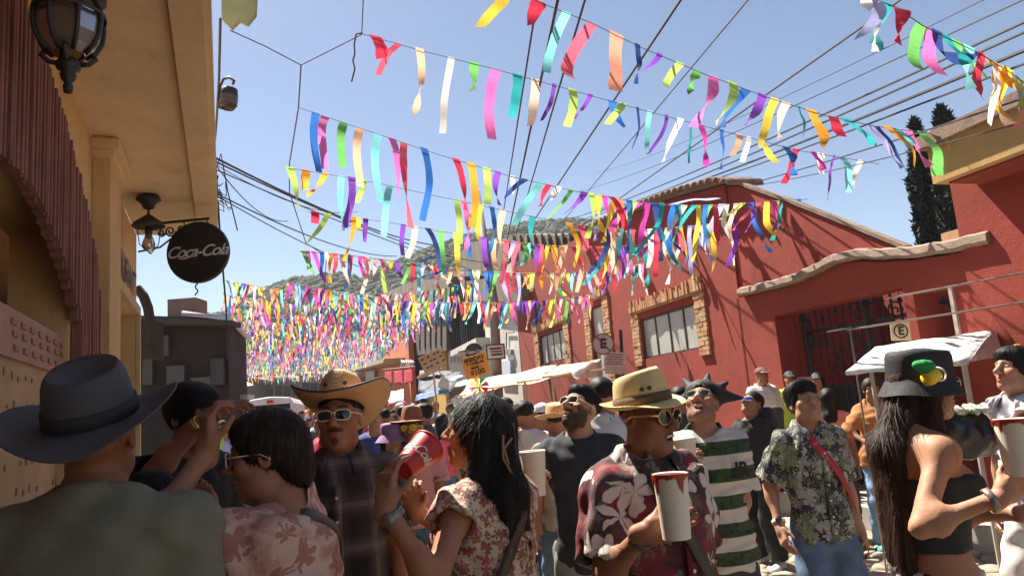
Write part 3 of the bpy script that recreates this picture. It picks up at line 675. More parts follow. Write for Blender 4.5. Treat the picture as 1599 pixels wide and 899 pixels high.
def wall(fr, name, top, s0, s1, ops, m, parent, th=0.3, zb=-0.5, n=0.0):
    """top: list of (s, z) breakpoints; ops: openings (s0, s1, z0, z1)."""
    tp = sorted(top); ss = sorted({s0, s1, *[t[0] for t in tp if s0 < t[0] < s1], *[o[i] for o in ops for i in (0, 1) if s0 < o[i] < s1]}); b = MB()
    zt = lambda s: float(np.interp(s, [t[0] for t in tp], [t[1] for t in tp]))
    for a, c in zip(ss[:-1], ss[1:]):
        m_ = (a+c)/2; seg = sorted([(o[2], o[3]) for o in ops if o[0] < m_ < o[1]]); z = zb
        for lo, hi in seg:
            if lo > z: b.prism([fr.P(a, n, z), fr.P(c, n, z), fr.P(c, n, lo), fr.P(a, n, lo)], -fr.n*th)
            z = hi
        b.prism([fr.P(a, n, z), fr.P(c, n, z), fr.P(c, n, zt(c)), fr.P(a, n, zt(a))], -fr.n*th)
    return b.build(name, m, parent)
def pbox(fr, s0, s1, n0, n1, z0, z1, b=None):
    b = b or MB(); return b.prism([fr.P(s0, n0, z0), fr.P(s1, n0, z0), fr.P(s1, n0, z1), fr.P(s0, n0, z1)], fr.n*(n1-n0))
def unit_brick(fr):
    me = MB().box((0, 0, 0), (0.5, 0.5, 0.5)); R = np.stack([fr.d, fr.n, V3(0, 0, 1)], 1); return R
def bricks(fr, s0, s1, z0, z1, parent, r, n=0.0, bh=0.066, proud=0.035):
    nrow = max(1, int(round((z1-z0)/(bh+0.012)))); bh = (z1-z0)/nrow-0.012
    for k in range(nrow):
        z = z0+k*(bh+0.012); w = s1-s0; cuts = [0, 0.62, 1] if k % 2 else [0, 0.38, 1]
        for a, c in zip(cuts[:-1], cuts[1:]):
            pr = proud*r.uniform(0.85, 1.25); o = pbox(fr, s0+w*a+0.006, s0+w*c-0.006, n-0.02, n+pr, z, z+bh).build('brick', BRICK if r.random() < 0.6 else BRICK2, parent)
def rng2(fr, pts, n=0): h = [fr.hit(x, y, n) for x, y in pts]; return h
rh = thing('red_house', 'red stuccoed single-storey house with brick-framed windows and tiled gable', 'house', RW.P(RW.s_at(1000), 0, 0))
r_ = np.random.default_rng(5)
H = RW.hit
sA = H(812, 540)[0]; sB = H(1148, 420)[0]
top = [H(x, y) for x, y in ((800, 418), (850, 395), (905, 370), (985, 333), (1060, 306), (1130, 287), (1150, 290))]; top = [(s, z-0.02) for s, z in top]
def opening(p0, p1): (a, z1), (b, z0) = H(*p0), H(*p1); return (min(a, b), max(a, b), min(z0, z1), max(z0, z1))
o1 = opening((841, 519), (884, 566)); o2 = opening((922, 474), (947, 580)); o3 = opening((1001, 489), (1091, 551))
o3 = (H(1091, 520)[0], H(1001, 520)[0], H(1050, 552)[1], H(1050, 483)[1]); o1 = (H(883, 540)[0], H(843, 540)[0], H(865, 565)[1], H(865, 517)[1]); o2 = (H(946, 520)[0], H(924, 520)[0], 0.3, H(935, 476)[1])
wall(RW, 'wall', top+[(sA+0.5, top[0][1])], sB, sA, [o1, o2, o3], RED, rh, 0.32)
def window(fr, o, parent, npan, m=PANE):
    s0, s1, z0, z1 = o; w = pbox(fr, s0, s1, -0.2, -0.18, z0, z1).build('window', DARK, parent); pw = (s1-s0)/npan
    for k in range(npan): pbox(fr, s0+k*pw+0.025, s0+(k+1)*pw-0.025, -0.075, -0.065, z0+0.03, z1-0.03).build('pane', m, w)
    b = MB()
    for k in range(npan+1): pbox(fr, s0+k*pw-0.02, s0+k*pw+0.02, -0.085, -0.05, z0, z1, b)
    for z in (z0, z1-0.035): pbox(fr, s0, s1, -0.086, -0.048, z, z+0.035, b)
    b.build('frame', FRAMEC, w); return w
window(RW, o1, rh, 4); window(RW, o2, rh, 1); w3 = window(RW, o3, rh, 4)
for (s0, s1, z0, z1), wd in ((o1, 0.42), (o2, 0.34), (o3, 0.34)):
    for a, c in ((s0-wd, s0-0.005), (s1+0.005, s1+wd)):
        pbox(RW, a+0.02, c-0.02, -0.05, 0.03, z0-0.12, z1+0.12).build('mortar_bed', MORTAR, rh); bricks(RW, a, c, z0-0.12, z1+0.12, rh, r_)
    pbox(RW, s0-wd+0.01, s1+wd-0.01, -0.05, 0.045, z1+0.125, z1+0.16).build('lintel', BRICK2, rh)
    s = s0-wd
    while s < s1+wd-0.05:
        hgt = r_.choice([0.14, 0.2, 0.26, 0.3]); w_ = r_.uniform(0.06, 0.085); pbox(RW, s, s+w_-0.01, -0.03, 0.05+r_.uniform(0, 0.025), z1+0.165, z1+0.165+hgt*0.75).build('brick', BRICK if r_.random() < 0.5 else BRICK2, rh); s += w_
# gable set back behind the yard wall, roof slabs, row of tiles on the verge
gn = -0.035; HG = lambda x, y: RW.hit(x, y, gn)
gt = [HG(x, y) for x, y in ((1120, 292), (1150, 290), (1230, 318), (1310, 350), (1415, 394))]
wall(RW, 'gable_wall', gt, gt[-1][0], sB-0.003, [], RED, rh, 0.25, 2.6, gn)
b = MB(); pts = [RW.P(*((lambda h: (h[0], gn+0.03, h[1]+0.02))(HG(x, y)))) for x, y in ((1150, 289), (1230, 317), (1310, 349), (1418, 393))]
for p, q in zip(pts[:-1], pts[1:]): b.prism([p, q, q+V3(0, 0, 0.05), p+V3(0, 0, 0.05)], -RW.n*0.1)
b.build('roof_slope', TILE, rh)
b = MB(); tl = [RW.P(*((lambda h: (h[0], 0.12, h[1]))(H(x, y)))) for x, y in ((1150, 290), (1130, 287), (1060, 306), (985, 333), (905, 370))]
for p, q in zip(tl[1:-1], tl[2:]): b.prism([p, q, q+V3(0, 0, 0.03), p+V3(0, 0, 0.03)], -RW.n*0.5)
b.build('roof_slope', TILE, rh)
L = [np.linalg.norm(q-p) for p, q in zip(tl[:-1], tl[1:])]; tot = sum(L); dd = 0.0
while dd < tot-0.1:
    a = dd
    for p, q, l in zip(tl[:-1], tl[1:], L):
        if a <= l: c = p+(q-p)*a/l; t = unit(q-p); break
        a -= l
    up = unit(np.cross(t, RW.n)); up = up if up[2] > 0 else -up; v = []; N = 7
    for o in (0.1, -0.5):
        for k in range(N): an = PI*k/(N-1); v.append(c+RW.n*o+t*0.105*math.cos(an)+up*(0.02+0.085*math.sin(an)))
    ob = mesh('roof_tile', v, [(k, k+1, N+k+1, N+k) for k in range(N-1)], TILE, rh, True, world=True); solid(ob, 0.02); dd += 0.215
# brown roof of the neighbour, seen over the red wall
nb = thing('tiled_house', 'grey-brown tiled roof mass rising behind the red house', 'house', RW.P(H(760, 440)[0], -3, 0))
def massing(name, pxs, n0, depth, m, parent, fr=RW): pts = [fr.P(*((lambda h: (h[0], n0, h[1]))(fr.hit(x, y, n0)))) for x, y in pxs]; return MB().prism(pts, -fr.n*depth).build(name, m, parent)
ROOFC = mat('weathered_roof', (0.17, 0.135, 0.105), 0.95, 0.4, 1.2, 0.6, 12)
massing('roof', ((795, 366), (870, 367), (935, 362), (990, 340), (990, 420), (800, 425), (770, 445)), -0.9, 5, ROOFC, nb)
massing('gable', ((705, 440), (716, 396), (735, 378), (790, 380), (800, 470), (705, 470)), -0.6, 5, ROOFC, nb)
for k in range(16):
    p0 = RW.hit(800+k*11, 368-0.3*k, -0.8); pbox(RW, p0[0]-0.02, p0[0]+0.1, -0.88, -0.8, p0[1]-0.5-0.02*k, p0[1]+0.02).build('roof_rib', ROOFC, nb)
# yard wall with wavy coping, gate recess and doorway
yw = thing('yard_wall', 'red yard wall with curving stone coping above the iron gate', 'wall', RW.P(H(1300, 450)[0], 0, 0))
wave = [(1150, 466), (1185, 458), (1225, 449), (1258, 436), (1285, 421), (1310, 412), (1335, 408), (1380, 409), (1425, 406), (1480, 398), (1540, 385)]
wt = [H(x, y) for x, y in wave]; sG0, sG1 = H(1424, 540)[0], H(1218, 560)[0]; sD0, sD1 = H(1492, 500)[0], H(1432, 500)[0]; zG = H(1320, 468)[1]
sE = RW.s_at(1900, 0, 500)
wall(RW, 'wall', [(sE-9, wt[-1][1])]+wt, H(1560, 500)[0], wt[0][0]+0.0, [(sG0, sG1, -0.4, zG), (sD0, sD1, -0.4, H(1460, 452)[1])], RED, yw, 0.3, -0.5, 0.0)
wall(RW, 'recess_wall', [(0, zG+0.2), (20, zG+0.2)], sG0-0.6, sG1+0.4, [], RED, yw, 0.2, -0.3, -1.7); 
pbox(RW, sG0-0.05, sG0+0.0, -1.7, -0.31, -0.3, zG+0.3).build('recess_side', RED, yw); pbox(RW, sG1+0.0, sG1+0.05, -1.7, -0.31, -0.3, zG+0.3).build('recess_side', RED, yw)
b = MB(); V_ = []; wv = [RW.hit(x, y, 0.12) for x, y in wave]
sv = np.array([w[0] for w in wv][::-1]); zv = np.array([w[1] for w in wv][::-1]); S_ = np.linspace(sv[0], sv[-1], 60); Z_ = np.interp(S_, sv, zv); Z_ = np.convolve(np.pad(Z_, 2, 'edge'), np.ones(5)/5, 'valid')
for s, z in zip(S_, Z_): j = 0.005*math.sin(s*13)+0.004*math.sin(s*31+1); V_ += [RW.P(s, n, z+dz+j) for n, dz in ((0.09, 0.03), (0.11, 0.06), (0.1, 0.13), (0.06, 0.15), (-0.36, 0.15), (-0.36, 0.03))]
F_ = [(i*6+j, i*6+(j+1) % 6, (i+1)*6+(j+1) % 6, (i+1)*6+j) for i in range(59) for j in range(6)]+[(5, 4, 3, 2, 1, 0), tuple(59*6+j for j in range(6))]
b.add(V_, F_).build('coping', COPING, yw)
dw = pbox(RW, sD0, sD1, -0.75, -0.7, 0.2, H(1460, 448)[1]).build('doorway', DARK, yw); pbox(RW, sD0+0.03, sD0+(sD1-sD0)*0.55, -0.35, -0.3, 0.2, H(1465, 455)[1]).build('door_leaf', mat('grey_door', (0.22, 0.18, 0.15), 0.6), dw)
hb_ = MB(); hc_ = RW.P(sD0+0.22, -0.29, H(1473, 470)[1]); 
for k in (-1, 0, 1): hb_.tube([hc_+RW.d*(0.06*k)+V3(0, 0, 0.05), hc_+RW.d*(0.06*k+0.03)+V3(0, 0, -0.05), hc_+RW.d*(0.06*k+0.06)+V3(0, 0, 0.05)], 0.012)
hb_.build('door_ornament', IRON, dw); pbox(RW, sD0-0.045, sD0-0.002, -0.32, 0.03, 0.2, H(1465, 450)[1]).build('door_frame', mat('pale_trim', (0.5, 0.4, 0.33)), yw)
gate = thing('iron_gate', 'dark wrought-iron double gate with spear tips in the red recess', 'gate', RW.P((sG0+sG1)/2, -0.5, 0.3))
ng = 17; n0 = -0.45
for k in range(ng+1):
    s = sG0+(sG1-sG0)*k/ng; mid = abs(k/ng-0.5)*2; zt = RW.hit(1320, 505, n0)[1]+0.16*math.cos(mid*PI/2)+ (0.12 if k % 2 else 0)
    r = 0.05 if k in (0, ng//2, ng) else 0.016; b = MB().tube([RW.P(s, n0, 0.3), RW.P(s, n0, zt)], r, 5).lathe([(0.001, zt-0.01), (r*2.0, zt+0.03), (0.002, zt+0.14)], RW.P(s, n0, 0), 5); b.build('gate_bar', IRON, gate)
for z in (0.55, 1.5, 2.25): pbox(RW, sG0, sG1, n0-0.014, n0+0.014, z, z+0.05).build('gate_rail', IRON, gate)
b = MB()
for k in range(26):
    s = r_.uniform(sG0+0.1, sG1-0.1); z = r_.uniform(0.7, 2.5); rr = r_.uniform(0.06, 0.16); MB().tube([RW.P(s+rr*(1-i/16)*math.cos(i*0.75), n0+0.02, z+rr*(1-i/16)*math.sin(i*0.75)) for i in range(15)], 0.012, 5).build('scroll', IRON, gate)

pbox(RW, sG0, (sG0+sG1)/2-0.03, n0-0.03, n0-0.02, 0.32, 1.5).build('gate_panel', IRON, gate); pbox(RW, (sG0+sG1)/2+0.03, sG1, n0-0.03, n0-0.02, 0.32, 1.5).build('gate_panel', IRON, gate)
# house at the right edge with the ochre cornice
eh = thing('cornice_house', 'red house at the right edge with a deep ochre cornice', 'house', RW.P(H(1560, 400)[0], 0, 0))
sH = H(1508, 390)[0]; zc = RW.hit(1480, 300, 0.3)[1]; nC = 0.55
cb, ct = RW.hit(1457, 288, nC), RW.hit(1463, 226, nC)
wall(RW, 'wall', [(sE-12, ct[1]), (sH, ct[1])], sE-4, sH, [], RED, eh, 0.3, -0.5, 0.05)
pbox(RW, sE-4, cb[0], -0.3, nC, cb[1], ct[1]).build('cornice', OCHRE, eh); pbox(RW, sE-4, cb[0]+0.06, -0.4, nC+0.07, ct[1]+0.003, ct[1]+0.12).build('cornice_cap', COPING, eh)
pbox(RW, sE-4, cb[0]-0.08, -0.3, nC-0.1, cb[1]-0.02, cb[1]-0.003).build('cornice_soffit', RED, eh)
pbox(RW, sH+0.003, sH+0.3, -0.28, -0.05, H(1515, 383)[1]+0.1, H(1515, 383)[1]+0.2).build('ledge_tile', BRICK, eh)
# small no-parking plate on the gate
def plate(name, label, px, py, dist, w, h, m, rz=0.0, tilt=0.0, thick=0.015, cat='sign', yaw=None, group=None):
    c = at(px, py, dist); t = thing(name, label, cat, c, rz, group); R = rotz(rz) @ roty(tilt); bevel(MB().box(c, (w/2, thick/2, h/2), R).build('board', m, t), 0.004); return t, c, R
INK = mat('black_ink', (0.015, 0.014, 0.013), 0.8, 0.1, bump=0); REDI = mat('red_ink', (0.4, 0.02, 0.02), 0.7, 0.1, bump=0); WHT = mat('white_paint', (0.72, 0.68, 0.62), 0.6, 0.08, bump=0.05)
aR = math.radians(15.5)-PI/2
def ring(c, R, r, w, m, parent, name='ring', n=28, off=-0.012, sx=1.0):
    b = MB(); v = []
    for rr in (r, r-w):
        for k in range(n): v.append(c+R @ V3(sx*rr*math.cos(2*PI*k/n), off, rr*math.sin(2*PI*k/n)))
    b.add(v, [(k, (k+1) % n, n+(k+1) % n, n+k) for k in range(n)]); return b.build(name, m, parent)
t_, c_, R_ = plate('no_parking_plate', 'small beige plate with circled E on the iron gate', 1406, 517, 7.6, 0.2, 0.19, mat('beige_plate', (0.5, 0.36, 0.22)), 0.0, math.radians(3))
ring(c_, R_, 0.075, 0.014, INK, t_, 'circle'); letter('E', 0.12, c_+V3(0, -0.012, 0), R_ @ V3(1, 0, 0), R_ @ V3(0, 0, 1), INK, t_, bold=0.004)
# white building, yellow building, orange shop, further along the same side
wb = thing('white_house', 'white two-storey house with a barred balcony past the red wall', 'house', RW.P(H(760, 560)[0], 0, 0))
wz = RW.hit(760, 440)[1]; sW0, sW1 = H(811, 540)[0]+0.02, H(700, 560)[0]
od = (H(757, 510)[0], H(722, 510)[0], H(740, 537)[1], H(740, 470)[1])
wall(RW, 'wall', [(0, wz), (90, wz)], sW0, sW1, [od], WHITE, wb, 0.3, -0.3, 0.0); massing('roof', ((690, 470), (700, 442), (815, 428), (815, 470)), 0.25, 5, ROOFC, wb)
pbox(RW, od[0], od[1], -0.3, -0.25, od[2], od[3]).build('balcony_door', DARK, wb); pbox(RW, od[0]-0.6, od[1]+0.6, 0.003, 0.5, od[2]-0.25, od[2]-0.02).build('balcony_slab', WHITE, wb)
for k in range(15): s = od[0]-0.5+(od[1]-od[0]+1.0)*k/14; MB().tube([RW.P(s, 0.45, od[2]-0.02), RW.P(s, 0.45, od[2]+1.3)], 0.03, 5).build('balcony_bar', IRON, wb)
pbox(RW, od[0]-0.55, od[1]+0.55, 0.42, 0.48, od[2]+1.3, od[2]+1.36).build('balcony_rail', IRON, wb)
PUR = mat('purple_paint', (0.2, 0.11, 0.24), 0.8, 0.15)
def tri(pts, n, th, m, parent, name, fr=RW): return MB().prism([fr.P(*((lambda h: (h[0], n, h[1]))(fr.hit(x, y, n)))) for x, y in pts], fr.n*th).build(name, m, parent)
tri(((708, 552), (716, 552), (712, 535)), 0.004, 0.01, PUR, wb, 'painted_tower'); tri(((710.5, 546), (713.5, 546), (712, 524)), 0.016, 0.01, PUR, wb, 'painted_spire')
for x in (704, 709, 714, 719): tri(((x, 566), (x+2.5, 566), (x+2.5, 557), (x, 557)), 0.004, 0.01, mat('grey_stripe', (0.25, 0.24, 0.26)), wb, 'painted_stripe')
tri(((783, 590), (803, 590), (802, 562), (783, 563)), 0.004, 0.12, mat('pale_box', (0.55, 0.6, 0.68)), wb, 'meter_cabinet'); tri(((791, 553), (796, 553), (796, 545), (791, 545)), 0.004, 0.1, mat('grey_box', (0.3, 0.3, 0.28)), wb, 'meter_box'); tri(((798, 553), (802, 553), (802, 545), (798, 545)), 0.004, 0.1, mat('grey_box', (0.3, 0.3, 0.28)), wb, 'meter_box')
MB().tube([RW.P(*((lambda h: (h[0], 0.05, h[1]))(H(x, y)))) for x, y in ((793, 545), (793, 519), (806, 518))], 0.02, 5).build('conduit', IRON, wb)
yb = thing('yellow_house', 'yellow-walled house with a brown overhanging upper storey', 'house', RW.P(H(640, 560)[0], 0, 0))
sY1 = H(585, 560)[0]; zy = RW.hit(660, 545)[1]
wall(RW, 'wall', [(0, zy), (200, zy)], sW1+0.05, sY1, [], stucco('yellow_wall', (0.5, 0.3, 0.06)), yb, 0.3, -0.3, 0.1)
massing('upper_storey', ((590, 485), (697, 462), (697, 547), (590, 565)), 0.6, 5, mat('brown_board', (0.1, 0.075, 0.06), 0.9, 0.3), yb); massing('roof', ((570, 470), (640, 440), (700, 432), (700, 464), (590, 487)), 0.9, 6, ROOFC, yb)
for k in range(12): x = 596+k*8.4; tri(((x, 556-k*1.5), (x+1.2, 556-k*1.5), (x+1.2, 500-k*1.6), (x, 500-k*1.6)), 0.605, 0.05, FRAMEC, yb, 'board_batten')
ob_ = thing('orange_shop', 'low orange shop with a tin awning at the far right side', 'shop', RW.P(H(575, 580)[0], 1, 0))
OF = Frame(RW.P(0, 1.0, 0), _a, 1); so0, so1 = OF.hit(640, 580)[0], OF.hit(538, 580)[0]; zo = OF.hit(590, 566)[1]
wall(OF, 'wall', [(0, zo), (300, zo)], so0, so1, [(OF.hit(572, 590)[0], OF.hit(560, 590)[0], 0, OF.hit(566, 583)[1])], stucco('orange_wall', (0.5, 0.14, 0.05)), ob_, 0.3, -0.3)
massing('awning', ((536, 574), (600, 560), (598, 566), (538, 582)), 1.2, 2.0, mat('tin_awning', (0.4, 0.33, 0.25)), ob_, OF); pbox(OF, OF.hit(572, 590)[0], OF.hit(560, 590)[0], -0.3, -0.28, 0, 5).build('shop_door', DARK, ob_)
tri(((572, 592), (585, 590), (585, 578), (572, 580)), 1.0+0.3, 0.06, mat('grey_sign', (0.4, 0.4, 0.38)), ob_, 'wall_sign')
lb = thing('blue_shop', 'bluish grey shopfront under the far bunting', 'shop', RW.P(H(540, 580)[0], 0.5, 0)); massing('wall', ((588, 530), (588, 575), (520, 600), (520, 560)), 0.5, 4, mat('blue_grey_wall', (0.25, 0.31, 0.38)), lb)
fs = thing('far_shop', 'row of brown shopfronts at the far end of the street', 'shop', RW.P(H(505, 590)[0], 1.5, 0)); massing('wall', ((537, 565), (537, 605), (496, 612), (496, 582)), 1.4, 4, mat('far_brown', (0.22, 0.17, 0.13)), fs)
for k in range(5): tri(((502+k*7, 606-k*1.2), (506+k*7, 605-k*1.2), (506+k*7, 592-k*1.5), (502+k*7, 593-k*1.5)), 1.41, 0.2, DARK, fs, 'shop_door')

for k, (x0, x1, yt, d, c) in enumerate(((335, 392, 588, 84, (0.16, 0.12, 0.1)), (390, 428, 596, 90, (0.3, 0.26, 0.22)), (426, 470, 592, 88, (0.2, 0.15, 0.12)), (468, 512, 586, 80, (0.26, 0.2, 0.15)))):
    a, c_ = at(x0, yt, d), at(x1, yt+2, d); fh = thing('far_house', ['dark brown house closing the street end behind the parasol', 'pale house at the street end left of the van', 'brown house at the street end above the van', 'tan house at the street end right of the van'][k], 'house', (a[0], d, 0)); g0 = ground_z(d)
    MB().prism([V3(a[0], d, g0-1), V3(c_[0], d, g0-1), c_, a], V3(0, 6, 0)).build('wall', stucco('far_house_wall_%d' % k, c), fh); MB().prism([a+V3(-0.3, -0.5, 0), c_+V3(0.3, -0.5, 0), c_+V3(0.3, -0.5, 0.25), a+V3(-0.3, -0.5, 0.25)], V3(0, 7, 0.6)).build('roof', TILE, fh)
    for j in range(3): w_ = a+(c_-a)*(0.2+0.3*j); MB().box(V3(w_[0], d, w_[2]-1.3), (0.4, 0.06, 0.55)).build('window', DARK, fh)
# ------------------------------------------------------------------ left side
LWALL = stucco('ochre_wall', (0.64, 0.42, 0.19), (0.34, 0.2, 0.1), 0.5); LSOF = stucco('soffit_stucco', (0.72, 0.54, 0.34), (0.4, 0.27, 0.15), 0.5); TERRA = mat('terracotta_brick', (0.23, 0.1, 0.07), 0.9, 0.3, 6, 0.4, 40, stretch=(1, 1, 0.3)); CREAM = mat('cream_trim', (0.55, 0.4, 0.22), 0.8)
lh = thing('restaurant', 'ochre restaurant with a brick arch under a deep balcony soffit', 'restaurant', LW.P(6, 0, 0))
HL = LW.hit; zS = HL(150, 228)[1]; sEnd = HL(213, 440)[0]; s0_ = -3.0
sD_a, sD_b, zD = HL(166, 480)[0], HL(211, 520)[0], HL(188, 462)[1]
sa0, sa1 = HL(-60, 400)[0], HL(108, 470)[0]; zA = HL(0, 268)[1]
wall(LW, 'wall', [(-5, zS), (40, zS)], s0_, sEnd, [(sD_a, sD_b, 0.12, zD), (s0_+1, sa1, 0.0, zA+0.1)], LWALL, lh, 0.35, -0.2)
nB = 0.86
soff = pbox(LW, s0_, sEnd-0.0, 0.003, nB, zS, zS+0.3).build('balcony_soffit', LSOF, lh)
pbox(LW, s0_, sEnd+0.004, nB-0.16, nB+0.02, zS-0.05, zS-0.003).build('soffit_moulding', LSOF, lh); pbox(LW, s0_, sEnd+0.02, nB+0.003, nB+0.06, zS-0.02, zS+0.45).build('balcony_parapet', LSOF, lh)
pbox(LW, s0_, sEnd-0.02, -0.3, nB-0.1, zS+0.31, zS+0.5).build('upper_wall', LWALL, lh)
pbox(LW, sD_a, sD_b, -0.36, -0.31, 0.1, zD).build('doorway', DARK, lh)
pbox(LW, sD_a-0.12, sD_a-0.003, 0.004, 0.05, 0.1, zD+0.1).build('door_frame', CREAM, lh); pbox(LW, sD_b+0.003, sD_b+0.12, 0.004, 0.05, 0.1, zD+0.1).build('door_frame', CREAM, lh); pbox(LW, sD_a, sD_b, 0.004, 0.05, zD+0.003, zD+0.1).build('door_frame', CREAM, lh)
sp0, sp1 = HL(143, 330)[0], HL(163, 330)[0]; zp = HL(152, 262)[1]
pbox(LW, sp0, sp1, 0.003, 0.13, 0.1, zp).build('pilaster', LWALL, lh)
for k, (w_, z0, z1) in enumerate(((0.03, 0, 0.06), (0.07, 0.063, 0.14), (0.04, 0.143, 0.22))): pbox(LW, sp0-w_, sp1+w_, 0.003, 0.13+w_, zp+z0, zp+z1).build('pilaster_capital', LSOF, lh)
a_, z_ = HL(168, 388); b_, z2_ = HL(212, 452)
letter('RESTAURANT', 0.4, LW.P((a_+b_)/2, 0.012, (z_+z2_)/2+0.02), LW.d, (0, 0, 1), mat('dark_letter', (0.05, 0.03, 0.025)), lh, bold=0.006, space=0.82)
# arch of upright bricks, stepping down
st = [(36, 30, 282), (50, 78, 300), (66, 130, 330), (82, 178, 352), (96, 228, 400), (108, 270, 440), (118, 318, 500), (128, 345, 560), (137, 405, 600), (143, 470, 640)]
stx = [HL(-40+0*k, 0)[0] for k in range(1)]
sb = np.linspace(HL(-90, 200)[0], HL(146, 500)[0], 30); sb[1:-1] += r_.normal(size=28)*0.012; k_px = []
outer = [HL(x, y) for x, y in ((-90, -180), (0, -40), (36, 30), (66, 130), (96, 228), (118, 318), (137, 405), (146, 520), (148, 640))]; inner = [HL(x, y) for x, y in ((-90, 190), (0, 262), (20, 285), (50, 335), (75, 395), (95, 450), (108, 505), (112, 600), (116, 720))]
io = lambda s, tab: float(np.interp(s, [t[0] for t in tab], [t[1] for t in tab]))
for i in range(29):
    s0, s1 = sb[i], sb[i+1]; zo_ = io((s0+s1)/2, outer); zi_ = io((s0+s1)/2, inner); zi_ = max(0.1, min(zi_, zo_-0.3)) if s0 < inner[-1][0] else 0.1
    w3_ = (s1-s0)/3
    for j in range(3): bevel(pbox(LW, s0+j*w3_+0.004, s0+(j+1)*w3_-0.004, 0.004, 0.05+0.02*((i+j) % 2)+0.012*r_.random(), zi_, zo_-0.03*j*(zo_-zi_ > 0.5)*r_.random()).build('arch_brick', TERRA, lh), 0.006)
# recess inside the arch: dark lining and the menu board
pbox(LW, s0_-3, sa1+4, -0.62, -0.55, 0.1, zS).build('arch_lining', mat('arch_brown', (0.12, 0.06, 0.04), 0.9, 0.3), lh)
mb_ = thing('menu_board', 'beige perforated board with faint rows of marks under the brick arch', 'board', LW.P(3, -0.1, 0.1)); zm = HL(60, 505, -0.06)[1]
pbox(LW, s0_+1.2, HL(112, 520, -0.06)[0], -0.12, -0.06, 0.1, zm).build('board', mat('menu_beige', (0.40, 0.27, 0.14), 0.8, 0.15, 3), mb_)
pbox(LW, s0_+1.2, HL(110, 520, -0.055)[0], -0.056, -0.04, zm-0.26, zm-0.01).build('header', mat('menu_header', (0.40, 0.22, 0.16), 0.8, 0.15), mb_)
DOT = mat('menu_dot', (0.30, 0.19, 0.10), 0.8)
sm0 = HL(0, 520, -0.06)[0]
for row in range(9):
    for kx in range(16):
        s = sm0-0.2+kx*0.14+0.05*(row % 2); z = zm-0.36-row*0.15
        s += 0.02*r_.normal(); z += 0.008*r_.normal(); w_ = r_.uniform(0.015, 0.04)
        if s < HL(108, 520, -0.06)[0]-0.06 and r_.random() > 0.22: pbox(LW, s, s+w_, -0.058, -0.054, z, z+r_.uniform(0.02, 0.045)).build('mark', DOT, mb_)
for row, (dz, n_) in enumerate(((0.06, 9), (0.12, 7), (0.19, 6))):
    for kx in range(n_): s = sm0+0.1+kx*0.2+0.03*row; pbox(LW, s, s+0.1, -0.038, -0.03, zm-dz-0.03, zm-dz).build('mark', DOT, mb_)
# awning pipe and low dark building beyond
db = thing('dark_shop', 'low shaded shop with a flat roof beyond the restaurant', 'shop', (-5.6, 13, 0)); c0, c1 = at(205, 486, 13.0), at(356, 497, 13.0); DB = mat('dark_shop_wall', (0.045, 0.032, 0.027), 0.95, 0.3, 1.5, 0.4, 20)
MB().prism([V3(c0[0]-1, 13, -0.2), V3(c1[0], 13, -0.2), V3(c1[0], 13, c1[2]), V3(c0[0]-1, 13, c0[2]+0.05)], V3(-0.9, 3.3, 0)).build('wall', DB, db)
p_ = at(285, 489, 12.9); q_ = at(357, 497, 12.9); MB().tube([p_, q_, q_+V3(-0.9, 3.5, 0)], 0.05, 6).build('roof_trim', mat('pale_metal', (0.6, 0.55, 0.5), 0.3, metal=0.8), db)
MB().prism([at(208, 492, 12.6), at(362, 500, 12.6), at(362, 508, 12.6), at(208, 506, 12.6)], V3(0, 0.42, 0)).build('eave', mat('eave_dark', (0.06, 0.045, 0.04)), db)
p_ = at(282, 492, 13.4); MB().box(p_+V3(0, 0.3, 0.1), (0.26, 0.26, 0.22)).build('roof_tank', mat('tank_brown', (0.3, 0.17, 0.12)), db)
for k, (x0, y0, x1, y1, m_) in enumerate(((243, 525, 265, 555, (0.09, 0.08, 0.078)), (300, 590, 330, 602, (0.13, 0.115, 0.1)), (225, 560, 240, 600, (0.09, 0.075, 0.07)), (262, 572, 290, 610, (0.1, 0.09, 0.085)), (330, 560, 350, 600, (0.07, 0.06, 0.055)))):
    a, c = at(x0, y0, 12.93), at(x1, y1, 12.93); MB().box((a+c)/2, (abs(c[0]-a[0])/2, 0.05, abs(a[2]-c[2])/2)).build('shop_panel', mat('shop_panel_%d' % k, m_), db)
ap = thing('awning_frame', 'curved dark awning frame hanging past the restaurant corner', 'awning', at(230, 500, 10.6)); b = MB(); pts = [at(x, y, 10.6) for x, y in ((214, 450), (224, 462), (231, 480), (235, 505), (236, 540))]
b.tube(pts, 0.07, 8); b.build('arm', DB, ap); b = MB(); a = [at(x, y, 10.6) for x, y in ((212, 500), (240, 500), (240, 560), (212, 560))]; b.prism(a, V3(0, 0.3, 0)); b.build('drape', DB, ap)
